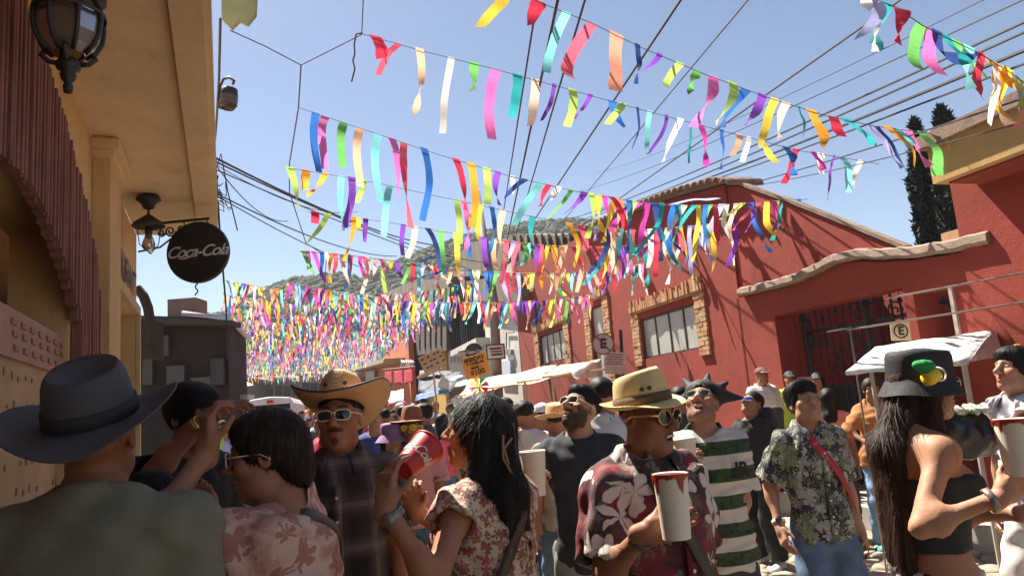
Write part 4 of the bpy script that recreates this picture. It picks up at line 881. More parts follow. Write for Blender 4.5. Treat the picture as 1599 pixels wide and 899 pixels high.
# ------------------------------------------------------------------ hill with its woods
rid = [(250, 505), (330, 498), (362, 486), (390, 466), (425, 449), (455, 440), (500, 434), (540, 432), (565, 440), (592, 424), (640, 402), (690, 384), (740, 368), (820, 352), (900, 345), (1000, 360), (1200, 420)]
def m_hill():
    t = NT('hill_green'); f = t.noise(None, 0.12, 6, 0.7); c = t.ramp(f, [(0.3, (0.014, 0.026, 0.009)), (0.55, (0.022, 0.038, 0.013)), (0.75, (0.034, 0.05, 0.018))]); return t.done(c, 0.95)
HILLM = m_hill(); V_ = []; NX = 70; px_ = np.linspace(250, 1200, NX); py_ = np.interp(px_, [r[0] for r in rid], [r[1] for r in rid]); ROW = [(150, 0.0), (185, 0.35), (215, 0.62), (240, 0.85), (262, 1.0), (300, 0.9), (360, 0.5)]
for yd, k in ROW:
    for x, y in zip(px_, py_): p = at(x, y, 262); d = V3(p[0]/262*yd, yd, 0); g0 = ground_z(min(yd, 320)); z = g0+(p[2]-g0)*k+2.5*math.sin(x*0.09+yd*0.07)*k*(k < 1); V_.append((d[0], yd, z))
hill = mesh('hill', V_, [(j*NX+i, j*NX+i+1, (j+1)*NX+i+1, (j+1)*NX+i) for j in range(len(ROW)-1) for i in range(NX-1)], HILLM, None, True); tag(hill, kind='structure')
def blob_woods():
    r = np.random.default_rng(9); Vh = np.array(V_).reshape(len(ROW), NX, 3); vs, fs = [], []; t = (1+5**0.5)/2
    ico = np.array([(-1, t, 0), (1, t, 0), (-1, -t, 0), (1, -t, 0), (0, -1, t), (0, 1, t), (0, -1, -t), (0, 1, -t), (t, 0, -1), (t, 0, 1), (-t, 0, -1), (-t, 0, 1)])/1.9
    fc = [(0, 11, 5), (0, 5, 1), (0, 1, 7), (0, 7, 10), (0, 10, 11), (1, 5, 9), (5, 11, 4), (11, 10, 2), (10, 7, 6), (7, 1, 8), (3, 9, 4), (3, 4, 2), (3, 2, 6), (3, 6, 8), (3, 8, 9), (4, 9, 5), (2, 4, 11), (6, 2, 10), (8, 6, 7), (9, 8, 1)]
    for k in range(5200):
        j = r.integers(1, 4) if r.random() < 0.75 else 4; i = r.integers(0, NX-1); a = r.random(); b = r.random() if j < 4 else 0
        p = (Vh[j, i]*(1-a)+Vh[j, i+1]*a)*(1-b)+(Vh[min(j+1, 6), i]*(1-a)+Vh[min(j+1, 6), i+1]*a)*b; R = r.uniform(0.8, 1.9)*(0.7 if j == 4 else 1)
        base = len(vs); vs += [tuple(p+V3(0, 0, R*0.3)+q*R*r.uniform(0.7, 1.25)) for q in ico]; fs += [tuple(base+x for x in f) for f in fc]
    o = mesh('hillside_woods', vs, fs, HILLM, None, True); tag(o, 'dark green woods covering the far hillside', 'woods', kind='stuff')
blob_woods()
# ------------------------------------------------------------------ cypresses behind the yard wall
LEAF = mat('cypress_leaf', (0.022, 0.032, 0.016), 0.9, 0.4, 3, 0.3, 20); BARK = mat('bark', (0.1, 0.07, 0.05), 0.95)
def cypress(label, base_px, tip_px, w, dist, seed):
    r = np.random.default_rng(seed); tip = at(*tip_px, dist); g = V3(tip[0], tip[1], 0.0); t = thing('cypress_tree', label, 'tree', g, 0, 'cypresses'); Hh = tip[2]
    MB().tube([g, g+V3(0, 0, Hh*0.9)], [0.12, 0.02], 7).build('trunk', BARK, t); vs, fs = [], []
    MB().lathe([(w*0.5, 0.1*Hh), (w*0.78, 0.3*Hh), (w*0.8, 0.72*Hh), (w*0.55, 0.87*Hh), (0.02, 0.985*Hh)], g, 14).build('crown_core', LEAF, t, True)
    for k in range(12000):
        z = r.uniform(0.25, 1)**0.8; z = 0.1+0.9*r.random(); prof = w*min(1, (1-z)*4.2)**0.6*(0.9+0.1*math.sin(z*40)); rr = prof*(0.55+0.5*r.random()**0.5); a = r.uniform(0, 2*PI); rr *= 1+0.12*math.sin(a*5+z*25)
        p = g+V3(rr*math.cos(a), rr*math.sin(a), z*Hh); sz = r.uniform(0.03, 0.075); u = unit(r.normal(size=3)+V3(0, 0, 1.5)); s_ = unit(np.cross(u, r.normal(size=3))); b = len(vs); vs += [p-s_*sz*0.5, p+u*sz*1.8, p+s_*sz*0.5]; fs.append((b, b+1, b+2))
    mesh('crown', vs, np.array(fs), LEAF, t, world=True)
cypress('slender cypress on the left of the pair behind the coping', 0, (1427, 188), 0.28, 12.5, 1); cypress('taller pointed cypress on the right beside the ochre cornice', 0, (1469, 168), 0.32, 11.6, 2)
# ------------------------------------------------------------------ bunting of crepe-paper ribbons
PAL = dict(pink=(0.855, 0.194, 0.519), mag=(0.687, 0.071, 0.407), red=(0.709, 0.0486, 0.0934), rose=(0.821, 0.127, 0.194), orange=(0.9, 0.396, 0.0486), yellow=(0.9, 0.687, 0.0822), lime=(0.485, 0.709, 0.149), green=(0.172, 0.519, 0.127), teal=(0.0374, 0.373, 0.385), aqua=(0.239, 0.709, 0.709), blue=(0.0374, 0.161, 0.519), navy=(0.0374, 0.071, 0.239), purple=(0.239, 0.071, 0.485), white=(0.9, 0.844, 0.799), peach=(0.9, 0.553, 0.351), salmon=(0.855, 0.351, 0.239), beige=(0.799, 0.575, 0.463), lilac=(0.407, 0.407, 0.687))
def m_crepe(k, c):
    t = NT('crepe_'+k); f = t.noise(t.vmath('MULTIPLY', t.coord(), Vector((1, 1, 5))), 35, 3, 0.6); c1 = t.mix(t.step(f, 0.3, 0.75), tuple(x*0.8 for x in c), tuple(min(1, x*1.1) for x in c)); t.bump(f, 0.3, 0.006)
    return t.done(c1, 0.85, trans=0.58)
CREPE = {k: m_crepe(k, c) for k, c in PAL.items()}; KEYS = list(PAL)
STRING = mat('string', (0.09, 0.085, 0.08), 0.8)
def ribbon_geo(p, tip, wdir, w, r, twist=None, n=9, loose=1.0):
    """a strip from p to tip, hanging and blown; wdir runs along the string."""
    d = tip-p; L = np.linalg.norm(d); V_ = []; tw = twist if twist is not None else r.normal()*1.25; ph = r.uniform(0, 6); side = unit(np.cross(d, wdir)); sw = r.normal()*0.17*loose; tap = r.uniform(0.75, 1.0)
    for i in range(n+1):
        t = i/n; c = p+d*t+side*L*(sw*math.sin(t*PI)+0.03*loose*math.sin(t*9+ph))+wdir*L*0.05*loose*math.sin(t*PI*1.3)*math.sin(ph)
        a = tw*t*t*1.6+0.25*math.sin(t*5+ph)*loose*t; u = unit(wdir*math.cos(a)+side*math.sin(a)); ww = w*(1-(1-tap)*t)*(1+0.05*math.sin(t*14+ph))
        V_ += [c-u*ww/2, c+u*ww/2]
    return V_, [(2*i, 2*i+1, 2*i+3, 2*i+2) for i in range(n)]
class Plane:                             # the upright plane a string hangs in, straight across the street
    def __init__(s, px, py, y): s.o = at(px, py, y)
    def hit(s, px, py): r_ = ray(px, py); t = ((s.o-CAM) @ STREET)/(r_ @ STREET); return CAM+r_*t
    def scale(s, px, py): p = s.hit(px, py); return ((p-CAM) @ C_F)/F_PX
def bunting(label, line, y, ribs, fill=None, seed=0, ref=None, length=0.6, wid=0.085, stuff=False, group='lines of paper bunting across the street'):
    r = np.random.default_rng(seed+100); P = Plane(*(ref or line[len(line)//2]), y); pts = [P.hit(*q) for q in line]; t = thing('bunting_line', label, 'bunting', pts[0], 0, group)
    xs = [q[0] for q in line]; ysx = lambda x: float(np.interp(x, xs, [q[1] for q in line]))
    MB().tube(pts, 0.004 if y < 12 else 0.006, 4).build('string', STRING, t); nn = unit(np.cross(STREET, V3(0, 0, 1)))
    def put(x, col, dx, dy, w=None, tw=None):
        y0 = ysx(x); p = P.hit(x, y0); tip = P.hit(x+dx, y0+dy)+STREET*r.normal()*0.05; sl = P.hit(x+3, ysx(x+3))-P.hit(x-3, ysx(x-3))
        v, f = ribbon_geo(p, tip, unit(sl), w or wid*r.uniform(0.85, 1.15), r, tw); top = 0.014*V3(0, 0, 1)
        v = [v[0]+top, v[1]+top]+v; f = [(0, 1, 3, 2)]+[tuple(i+2 for i in q) for q in f]
        return v, f, col
    out = [put(*a) for a in ribs]
    if fill:
        x0, x1, n = fill
        for k in range(n):
            x = x0+(x1-x0)*(k+r.uniform(-0.35, 0.35))/n; sc = P.scale(x, ysx(x)); Lp = length*r.uniform(0.55, 1.25)/sc*(0.5 if r.random() < 0.15 else 1); a = r.normal()*0.22-0.02
            if r.random() < 0.14: a = r.normal()*0.8
            out.append(put(x, KEYS[r.integers(len(KEYS))], Lp*math.sin(a), Lp*math.cos(a)))
    if not stuff:
        for v, f, c in out: mesh('ribbon', v, f, CREPE[c], t, True, world=True)
    else:
        V_, F_, M_ = [], [], []
        for v, f, c in out: b = len(V_); V_ += v; F_ += [tuple(i+b for i in q) for q in f]; M_ += [KEYS.index(c)]*len(f)
        o = mesh('ribbon_fringe', V_, F_, [CREPE[k] for k in KEYS], t, True, M_, world=True); tag(o, kind='stuff')
    return t
bunting('nearest bunting over the top right corner with long fluttering ribbons', [(1330, -14), (1400, 12), (1440, 40), (1480, 60), (1530, 84), (1575, 112), (1640, 160)], 4.6,
  [(1350, 'white', 6, 24), (1362, 'lilac', -12, 58), (1368, 'white', -2, 80, .05), (1386, 'teal', -12, 70), (1396, 'red', -4, 62, .1), (1440, 'green', -2, 66, .1), (1456, 'pink', 14, 66, .1), (1476, 'teal', 32, 46), (1462, 'navy', 66, 32), (1492, 'green', 64, 46, .1), (1512, 'aqua', 16, 60), (1532, 'red', 4, 70, .06), (1550, 'orange', 52, 50, .11), (1556, 'white', -8, 90, .05), (1562, 'peach', 20, 88, .1), (1572, 'yellow', -4, 90), (1582, 'lilac', 10, 60, .05), (1590, 'lime', -8, 50), (1600, 'salmon', -10, 70)])
bunting('second bunting falling from the top centre toward the right cornice', [(760, -40), (840, 3), (925, 37), (1000, 74), (1100, 116), (1200, 153), (1290, 181), (1370, 198), (1440, 207), (1488, 210)], 6.0,
  [(795, 'yellow', -44, 70, .09), (842, 'red', -12, 30, .13), (885, 'aqua', -26, 82), (925, 'rose', -42, 86, .1), (962, 'salmon', -2, 92, .12, 0.1), (995, 'navy', -2, 62, .05), (1030, 'purple', -36, 32, .05), (1062, 'lime', -20, 32), (1090, 'green', -16, 36), (1115, 'pink', -28, 72, .1), (1142, 'lime', -26, 66), (1166, 'blue', -46, 60, .1), (1190, 'purple', -18, 44), (1210, 'yellow', -22, 74), (1228, 'beige', -12, 55), (1248, 'teal', -4, 60, .02), (1266, 'orange', 26, 64), (1302, 'red', 4, 34, .11), (1320, 'teal', 55, 36, .1), (1366, 'lilac', 46, 62, .1), (1372, 'navy', 50, 70, .06), (1384, 'orange', 48, 60, .1), (1402, 'aqua', 14, 30), (1420, 'pink', 28, 56, .1), (1440, 'green', 22, 68, .1), (1456, 'peach', 26, 50, .1)])
bunting('third bunting knotted to the bare rope at upper left', [(565, 53), (660, 80), (760, 105), (860, 132), (960, 160), (1060, 187), (1150, 210), (1245, 235), (1320, 247), (1372, 256)], 7.4,
  [(587, 'red', 10, 36, .12), (622, 'rose', -34, 44, .07, 0.2), (655, 'peach', -2, 100, .08), (705, 'white', -18, 122, .07), (740, 'green', -5, 48), (775, 'pink', -12, 110, .11, 0.05), (808, 'teal', -8, 65, .1), (837, 'beige', -7, 70, .1), (865, 'purple', -20, 60, .045), (893, 'lime', -6, 56, .09), (922, 'purple', -26, 38, .05), (957, 'blue', 20, 36, .1), (972, 'lime', -26, 34), (995, 'navy', -2, 60, .03), (1015, 'aqua', -6, 66, .06), (1040, 'purple', -26, 60, .04), (1062, 'white', -24, 66, .07), (1081, 'teal', -6, 62, .025), (1096, 'mag', 8, 60, .08), (1127, 'blue', 0, 60, .05), (1155, 'peach', -12, 32), (1170, 'white', -8, 34, .06), (1190, 'yellow', 18, 34, .08), (1228, 'blue', 8, 44), (1242, 'red', -10, 50, .08), (1270, 'mag', 10, 30), (1282, 'white', 6, 28), (1302, 'purple', 0, 66, .03), (1316, 'aqua', 2, 56, .09), (1345, 'white', -12, 42, .07)])
bunting('bunting beginning at the knotted rope with blue and pink ribbons', [(466, 168), (540, 193), (600, 213), (680, 240), (740, 258), (800, 276), (900, 299), (1000, 317), (1080, 322), (1160, 319), (1262, 311)], 8.6,
  [(493, 'blue', 2, 90, .1, 0.1), (508, 'pink', -4, 82, .1, 0.1), (537, 'green', -5, 70, .1, 0.1), (562, 'peach', -3, 92, .1, 0.05), (590, 'aqua', 1, 102, .1), (612, 'pink', 10, 94, .09), (631, 'rose', 6, 130, .09), (662, 'blue', 2, 112, .09), (712, 'red', 18, 78, .09), (735, 'orange', 6, 100, .1, 0.1), (760, 'lime', 3, 56, .1, 0.1), (778, 'purple', 4, 46), (800, 'white', 2, 26, .06), (820, 'navy', -34, 28), (844, 'aqua', -44, 66), (857, 'red', -16, 34), (872, 'white', -10, 20), (892, 'green', -40, 48, .06), (912, 'purple', -30, 34)], (925, 1255, 34), 4)
bunting('bunting below it with an orange loop near the rope', [(450, 262), (540, 277), (600, 288), (680, 306), (740, 318), (820, 336), (900, 352), (1000, 360), (1100, 352), (1245, 330)], 9.8,
  [(452, 'lime', 16, 62, .1), (478, 'orange', -2, 28, .11), (508, 'orange', -28, 34, .08), (533, 'aqua', 2, 84), (549, 'purple', -8, 78), (568, 'lime', -10, 34), (609, 'aqua', -12, 78, .09), (714, 'lime', 2, 70, .09), (724, 'pink', 6, 78, .09), (750, 'yellow', -4, 56, .09), (768, 'blue', -2, 74, .07), (786, 'peach', 2, 80, .09), (832, 'teal', -2, 50, .09), (888, 'orange', 12, 66, .09), (905, 'rose', 12, 38)], (930, 1220, 28), 5)
bunting('bunting with loose ribbons left of the hillside', [(480, 330), (520, 336), (600, 346), (680, 360), (760, 372), (850, 384), (950, 386), (1050, 380), (1180, 362)], 11.0,
  [(492, 'red', 0, 16, .12), (512, 'lime', -40, 60, .09), (552, 'orange', -12, 68), (560, 'yellow', 0, 18), (571, 'purple', -2, 36), (630, 'purple', -2, 48), (648, 'beige', -8, 46), (668, 'navy', 20, 60), (688, 'green', 4, 62), (712, 'yellow', 6, 72), (728, 'blue', 8, 34), (756, 'purple', 6, 46), (772, 'peach', 2, 48)], (790, 1170, 40), 6)
bunting('bunting above the tiled roofs with tangled ribbons', [(468, 392), (540, 398), (640, 411), (720, 421), (800, 427), (880, 428), (970, 420), (1050, 402)], 13.0, [], (474, 1040, 66), 7, None, 0.5, 0.075)
bunting('dense bunting in front of the white house balcony', [(440, 440), (520, 455), (620, 470), (700, 473), (780, 473), (870, 468), (960, 458)], 15.5, [], (450, 955, 92), 8, None, 0.52, 0.075)
TT = [17.6, 19.8, 22, 24.4, 27, 29.8, 33, 36.5, 40, 44, 48, 53, 58, 64]; ORD = 'fifth sixth seventh eighth ninth tenth eleventh twelfth thirteenth fourteenth fifteenth sixteenth seventeenth'.split()
for k, y in enumerate(TT):
    g = ground_z(y); uL, uR = -0.112*y, 4.6-0.02*y; zz = 4.65-0.006*y+g*0.92; base = STREET*y/STREET[1]
    line = []
    for i in range(7):
        a = i/6; p = base+ACROSS*(uL+(uR-uL)*a); p = V3(p[0], p[1], zz+0.35*(abs(a-0.5)*2)**2-0.25+(0.25*(1-a))); line.append(proj(p)[:2])
    bunting('far bunting crossing over the crowd, %s' % ('nearest of the dense far rows' if k == 0 else 'row %s from the front of the far mass' % ['', 'second', 'third', 'fourth', *ORD][k]), line, y, [], (line[0][0]+2, line[-1][0]-2, 84), 20+k, (481, line[3][1]), 0.58, 0.06, True)
# ropes and cables
def cable(name, label, pts, r, m=STRING, group=None, cat='cable', sag=0.0):
    P = [at(*p) for p in pts]
    if len(P) == 2 and sag: P = [P[0]+(P[1]-P[0])*i/16-V3(0, 0, sag*4*(i/16)*(1-i/16)) for i in range(17)]
    o = MB().tube([p-P[0] for p in P], r, 5).build(name, m); o.location = Vector(P[0]); tag(o, label, cat, group); return o
cable('rope', 'thin guy rope from the balcony corner to the knot', [(360, 48, 6.4), (415, 73, 6.9), (470, 102, 7.4)], 0.006, cat='rope'); cable('rope', 'short rope rising from the knot to the third bunting', [(470, 102, 7.4), (565, 54, 7.2)], 0.006, cat='rope')
cable('rope', 'rope hanging down from the knot along the left bunting ends', [(470, 102, 7.4), (466, 168, 8.3), (452, 255, 9.6), (452, 300, 10.4), (478, 380, 12.5), (510, 400, 13), (505, 470, 15)], 0.008, cat='rope'); cable('rope', 'rope running up out of frame above the third bunting', [(565, 54, 7.2), (569, -40, 6.4)], 0.006, cat='rope')
cable('rope', 'dangling frayed rope end beside the red ribbon', [(565, 52, 7.2), (556, 54, 7.2), (553, 70, 7.2), (554, 85, 7.2), (551, 95, 7.2), (554, 108, 7.2), (549, 128, 7.2)], 0.009, cat='rope')
WIRE = mat('black_cable', (0.02, 0.02, 0.022), 0.6, 0.1, bump=0); GW = 'overhead cables along the right side'
for k, (a, b, r) in enumerate((((1640, 16, 4.2), (860, 350, 24), .010), ((1640, 32, 4.3), (880, 350, 24), .010), ((1640, 62, 4.4), (930, 330, 22), .014), ((1640, 84, 4.4), (960, 320, 22), .009), ((1640, 140, 4.6), (1000, 320, 20), .008), ((1640, 180, 4.7), (1060, 300, 18), .006), ((1640, -20, 4.2), (900, 300, 24), .006), ((1560, -12, 4.2), (930, 270, 22), .004))):
    cable('overhead_cable', '%s of the slanting cables at the upper right' % ['third highest', 'fourth highest', 'thickest', 'fourth lowest', 'second lowest', 'lowest', 'second highest', 'highest and thinnest'][k], [a, b], r, WIRE, GW, sag=0.15)
for k, (a, b, r) in enumerate((((848, -60, 5), (772, 420, 26), .010), ((875, -20, 5), (780, 430, 26), .014), ((922, -30, 5), (790, 420, 26), .011), ((1075, -18, 5), (770, 440, 28), .012), ((1185, -20, 5), (800, 440, 28), .007), ((1420, -10, 5), (840, 400, 26), .010))):
    cable('overhead_cable', ['leftmost steep overhead cable through the middle of the sky', 'thicker steep cable second from the left mid-sky', 'third steep cable passing behind the white ribbon mid-sky', 'diagonal cable crossing under the salmon ribbon', 'thin diagonal cable crossing near the green ribbons', 'long diagonal cable crossing the sky under the yellow ribbon'][k], [a, b], r, WIRE, 'overhead cables mid-sky')
for k, (a, b, r) in enumerate((((335, 246, 9), (700, 385, 22), .016), ((335, 252, 9), (760, 410, 24), .012), ((330, 262, 9), (860, 450, 26), .009), ((318, 292, 9.5), (620, 400, 22), .012), ((322, 296, 9.5), (640, 435, 22), .009), ((338, 258, 9), (560, 330, 18), .006), ((330, 248, 9), (450, 345, 14), .008))):
    cable('overhead_cable', ['uppermost', 'second', 'third', 'fifth', 'lowest', 'fourth and thinnest', 'shortest'][k]+' cable leaving the tangled bundle by the balcony corner', [a, b], r, WIRE, 'cables from the tangled bundle', sag=0.25)
tb = thing('cable_tangle', 'tangled bundle of wires at the balcony corner', 'wires', at(333, 262, 9)); rr_ = np.random.default_rng(21)
for k in range(9):
    x, y = rr_.uniform(322, 340), rr_.uniform(245, 275); pts = [at(x+rr_.normal()*3+i*rr_.normal()*4, y+i*rr_.uniform(4, 16)+6*math.sin(i*2+k), 9+rr_.normal()*0.1) for i in range(6)]; MB().tube(pts, 0.009, 5).build('wire', WIRE, tb)
for k, pts in enumerate((((340, 258), (345, 240), (349, 262), (356, 300), (371, 360)), ((328, 270), (322, 330), (330, 346), (338, 352), (342, 330)), ((312, 290), (320, 340), (334, 350)), ((345, 300), (350, 330), (318, 318)))): MB().tube([at(x, y, 8.9) for x, y in pts], 0.008, 5).build('wire', WIRE, tb)
cable('overhead_cable', 'vertical cable dropping past the round sign to the dark shop', [(336, 246, 9), (343, 360, 9.5), (353, 480, 11), (355, 560, 12)], 0.014, WIRE)
cable('overhead_cable', 'upright cable along the balcony edge', [(344, 30, 5.6), (342, 120, 6.5), (338, 190, 7.4), (333, 250, 9)], 0.012, WIRE)
cable('rope', 'pale cord crossing low in front of the far bunting', [(346, 553, 15), (400, 545, 18), (420, 520, 18), (432, 490, 17)], 0.012, mat('pale_cord', (0.5, 0.5, 0.5)), cat='rope')
# ------------------------------------------------------------------ lanterns and signs on the left
BLK = mat('lantern_iron', (0.03, 0.025, 0.022), 0.5, 0.2, bump=0.1); GLS = NT('lantern_glass'); GLS.b.inputs['Transmission Weight'].default_value = 0.6; GLS = GLS.done((0.22, 0.17, 0.13), 0.3)
def lantern(label, cx, cy, dist, Rr, bulb_only=False):
    c = at(cx, cy, dist); t = thing('hanging_lantern', label, 'lantern', c); g = MB(); prof = [(0.35, 0.95), (0.72, 0.75), (0.97, 0.35), (1.0, 0.0), (0.95, -0.35), (0.78, -0.68), (0.5, -0.9)]
    MB().lathe([(r*Rr*0.95, z*Rr*1.15) for r, z in prof], c, 8, closed=True).build('glass_globe', GLS, t, False)
    for k in range(8):
        a = 2*PI*k/8; MB().tube([c+V3(r*Rr*math.cos(a), r*Rr*math.sin(a), z*Rr*1.15) for r, z in prof], Rr*0.075, 6).build('cage_rib', BLK, t, True)
    MB().lathe([(Rr*1.04, -0.06*Rr), (Rr*1.06, 0), (Rr*1.04, 0.06*Rr), (Rr*0.9, 0)], c+V3(0, 0, Rr*0.28), 24, closed=True).build('cage_band', BLK, t, True)
    MB().lathe([(0.02, -2.55), (0.10, -2.52), (0.12, -2.3), (0.08, -2.2), (0.17, -2.05), (0.2, -1.9), (0.15, -1.82), (0.3, -1.65), (0.34, -1.45), (0.28, -1.32), (0.22, -1.2)], V3(0, 0, 0)+c*0, 16).v
    MB().lathe([(r*Rr, z*Rr) for r, z in ((0.02, -2.3), (0.13, -2.27), (0.15, -2.05), (0.1, -1.98), (0.2, -1.85), (0.24, -1.7), (0.18, -1.62), (0.34, -1.5), (0.37, -1.35), (0.3, -1.25), (0.2, -1.15))], c, 16).build('finial', BLK, t, True)
    for k in range(4):
        a = 2*PI*k/4+0.4; MB().tube([c+Rr*V3(r*math.cos(a), r*math.sin(a), z) for r, z in ((0.62, -0.95), (0.75, -1.12), (0.55, -1.3), (0.28, -1.35))], Rr*0.08, 6).build('scroll_arm', BLK, t, True)
    MB().lathe([(r*Rr, z*Rr) for r, z in ((1.05, 0.9), (0.95, 1.0), (0.5, 1.35), (0.25, 1.7), (0.05, 1.8))], c, 16).build('cap', BLK, t, True)
    zt = zS; MB().tube([c+V3(0, 0, 1.7*Rr), V3(c[0], c[1], zt)], 0.018, 6).build('chain', BLK, t)
lantern('large black iron lantern hanging at the upper left corner', 108, 38, 3.1, 0.145)
def pendant(label, px, dist, ytop):
    c = at(px, 372, dist); t = thing('pendant_lamp', label, 'lamp', c); top = V3(c[0], c[1], zS); g = at(px, 350, dist)
    MB().lathe([(0.001, 0), (0.1, -0.01), (0.12, -0.05), (0.07, -0.09), (0.05, -0.14), (0.01, -0.15)], top, 16).build('ceiling_mount', BLK, t, True)
    MB().tube([top-V3(0, 0, 0.14), g+V3(0, 0, 0.06)], 0.012, 6).build('chain', BLK, t)
    MB().lathe([(0.02, 0.1), (0.06, 0.07), (0.13, 0.02), (0.16, -0.02), (0.15, -0.03), (0.12, 0.0), (0.05, 0.04)], g, 12).build('shade', BLK, t, True)
    MB().lathe([(0.035, -0.03), (0.035, -0.1), (0.03, -0.11)], g, 12).build('socket', BLK, t, True)
    bu = NT('bulb_glass'); bu.b.inputs['Transmission Weight'].default_value = 0.85; bu = bu.done((0.9, 0.8, 0.6), 0.05)
    b = MB().lathe([(0.03, -0.11), (0.045, -0.15), (0.062, -0.2), (0.06, -0.24), (0.035, -0.275), (0.005, -0.285)], g, 16).build('bulb', bu, t, True)
    MB().tube([g+V3(0.012*math.cos(k*2.2), 0.012*math.sin(k*2.2), -0.13-0.012*k) for k in range(10)], 0.002, 4).build('filament', FRAME_G, b)
    for a in range(3): MB().tube([g+V3(0.13*math.cos(a*2.1), 0.13*math.sin(a*2.1), -0.02), g+V3(0.1*math.cos(a*2.1), 0.1*math.sin(a*2.1), -0.22), g+V3(0.02, 0, -0.31)], 0.005, 5).build('guard_wire', BLK, t)
pendant('small pendant lamp with a bare bulb under the soffit', 232, 7.2, 300)
bl_ = thing('bracket_lantern', 'small round lantern on a hooked bracket at the balcony edge', 'lantern', at(357, 154, 6.9)); c_ = at(357, 154, 6.9); R_t = roty(math.radians(8))
MB().lathe([(0.035, 0.12), (0.075, 0.1), (0.085, 0.04), (0.08, -0.08), (0.06, -0.11), (0.05, -0.1)], c_, 16, R_t).build('lamp_body', BLK, bl_, True); MB().lathe([(0.086, -0.07), (0.086, 0.02)], c_+V3(0.004, -0.003, 0), 16, R_t, True).build('lamp_glass', GLS, bl_, True)
MB().tube([at(x, y, 6.9) for x, y in ((341, 141), (349, 124), (358, 121), (366, 127), (363, 132))], 0.013, 6).build('hook', BLK, bl_, True); MB().tube([at(x, y, 6.9) for x, y in ((341, 140), (355, 139))], 0.012, 6).build('bracket_arm', BLK, bl_); MB().tube([at(x, y, 6.9) for x, y in ((344, 139), (341, 155), (343, 169), (348, 170))], 0.01, 6).build('bracket_scroll', BLK, bl_, True)
def round_sign(label, px, py, dist, Rr, size, rz=0.0, bracket=None):
    c = at(px, py, dist); t = thing('round_sign', label, 'sign', c, rz); R = rotz(rz); v = MB().lathe([(Rr*0.98, -0.035), (Rr, -0.02), (Rr, 0.02), (Rr*0.98, 0.035)], c, 48, R @ rotx(PI/2)); smooth_angle(v.build('disc', mat('sign_disc', (0.022, 0.02, 0.021), 0.5, 0.1, bump=0.05), t))
    for s_, xd in ((-1, R @ V3(1, 0, 0)), (1, R @ V3(-1, 0, 0))):
        o = c+R @ V3(0, s_*0.038, 0); letter('Coca-Cola', size*0.92, o, xd, (0, 0, 1), mat('sign_letter', (0.62, 0.6, 0.58)), t, shear=0.45, bold=size*0.012, space=0.88)
        b = MB(); n = 14; V_ = []
        for i in range(n+1):
            x = -0.62+0.55*i/n; z = -0.19-0.03*math.sin(i/n*PI*1.6); V_ += [o+xd*x*Rr+V3(0, 0, z*Rr)+R @ V3(0, s_*0.004, 0), o+xd*x*Rr+V3(0, 0, (z+0.05*math.sin(i/n*PI))*Rr)+R @ V3(0, s_*0.004, 0)]
        mesh('swash', V_, [(2*i, 2*i+1, 2*i+3, 2*i+2) for i in range(n)], mat('sign_letter', (0.62, 0.6, 0.58)), t, world=True)
    return t, c
t_, c_ = round_sign('dark round sign with white script on a scrolled bracket', 310, 394, 7.6, 0.33, 0.185)
w_ = LW.P(LW.hit(214, 355)[0], 0.0, 0); br = thing('sign_bracket', 'scrolled iron bracket holding the round sign', 'bracket', c_+V3(0, 0, 0.36)); zb_ = c_[2]+0.36
A_ = V3(c_[0]+0.12, c_[1], zb_); W0 = at(216, 352, 7.6); MB().tube([W0, A_], 0.014, 6).build('arm', BLK, br)
MB().tube([at(216, 393, 7.6), at(250, 386, 7.6), at(268, 372, 7.6)], 0.01, 6).build('brace', BLK, br, True)
for cx, cy, r0 in ((266, 361, 9), (283, 357, 6), (252, 364, 6)): MB().tube([at(cx+r0*(1-i/22)*math.cos(i*0.6), cy+r0*(1-i/22)*math.sin(i*0.6), 7.6) for i in range(18)], 0.009, 5).build('scroll', BLK, br, True)
for dx in (-0.15, 0.1): MB().tube([V3(c_[0]+dx, c_[1], zb_), V3(c_[0]+dx, c_[1], c_[2]+0.29)], 0.008, 5).build('hanger', BLK, br)
MB().tube([at(307+2.2*math.sin(i*1.25), 438+i*2.6, 7.6) for i in range(10)], 0.008, 5).build('loose_chain', BLK, br)
gp = thing('green_awning', 'scalloped pale green awning scrap hanging at the top of the balcony edge', 'awning', at(372, 20, 6.0)); cA = [at(x, y, 6.0) for x, y in ((345, -60), (402, -60), (398, 22), (385, 38), (372, 32), (360, 44), (346, 30))]; MB().prism(cA, V3(0, 0.05, 0)).build('cloth', mat('green_cloth', (0.4, 0.42, 0.25), 0.9, trans=0.3), gp)
# ------------------------------------------------------------------ street signs, stalls and boards on the right
np_ = thing('no_parking_sign', 'round no-parking sign with slashed E on a post before the red wall', 'sign', at(972, 640, 10.5)); c_ = at(942, 537, 10.5); R_ = rotz(math.radians(-6)) @ roty(math.radians(6))
PKW = mat('faded_sign_white', (0.55, 0.42, 0.38), 0.6, 0.1); PKR = mat('faded_sign_red', (0.28, 0.06, 0.05), 0.6)
MB().lathe([(0.155, -0.008), (0.155, 0.008)], c_, 40, R_ @ rotx(PI/2)).build('disc', PKW, np_); ring(c_, R_, 0.154, 0.016, PKR, np_, 'border', 40, -0.014); letter('E', 0.19, c_+R_ @ V3(0, -0.012, 0), R_ @ V3(1, 0, 0), R_ @ V3(0, 0, 1), INK, np_, bold=0.006)
MB().box(c_+R_ @ V3(0, -0.018, 0), (0.145, 0.003, 0.011), R_ @ roty(math.radians(45))).build('slash', PKR, np_)
q_ = at(960, 561, 10.5); MB().box(q_+V3(0, 0.02, 0), (0.15, 0.006, 0.105), R_).build('plate', PKW, np_)
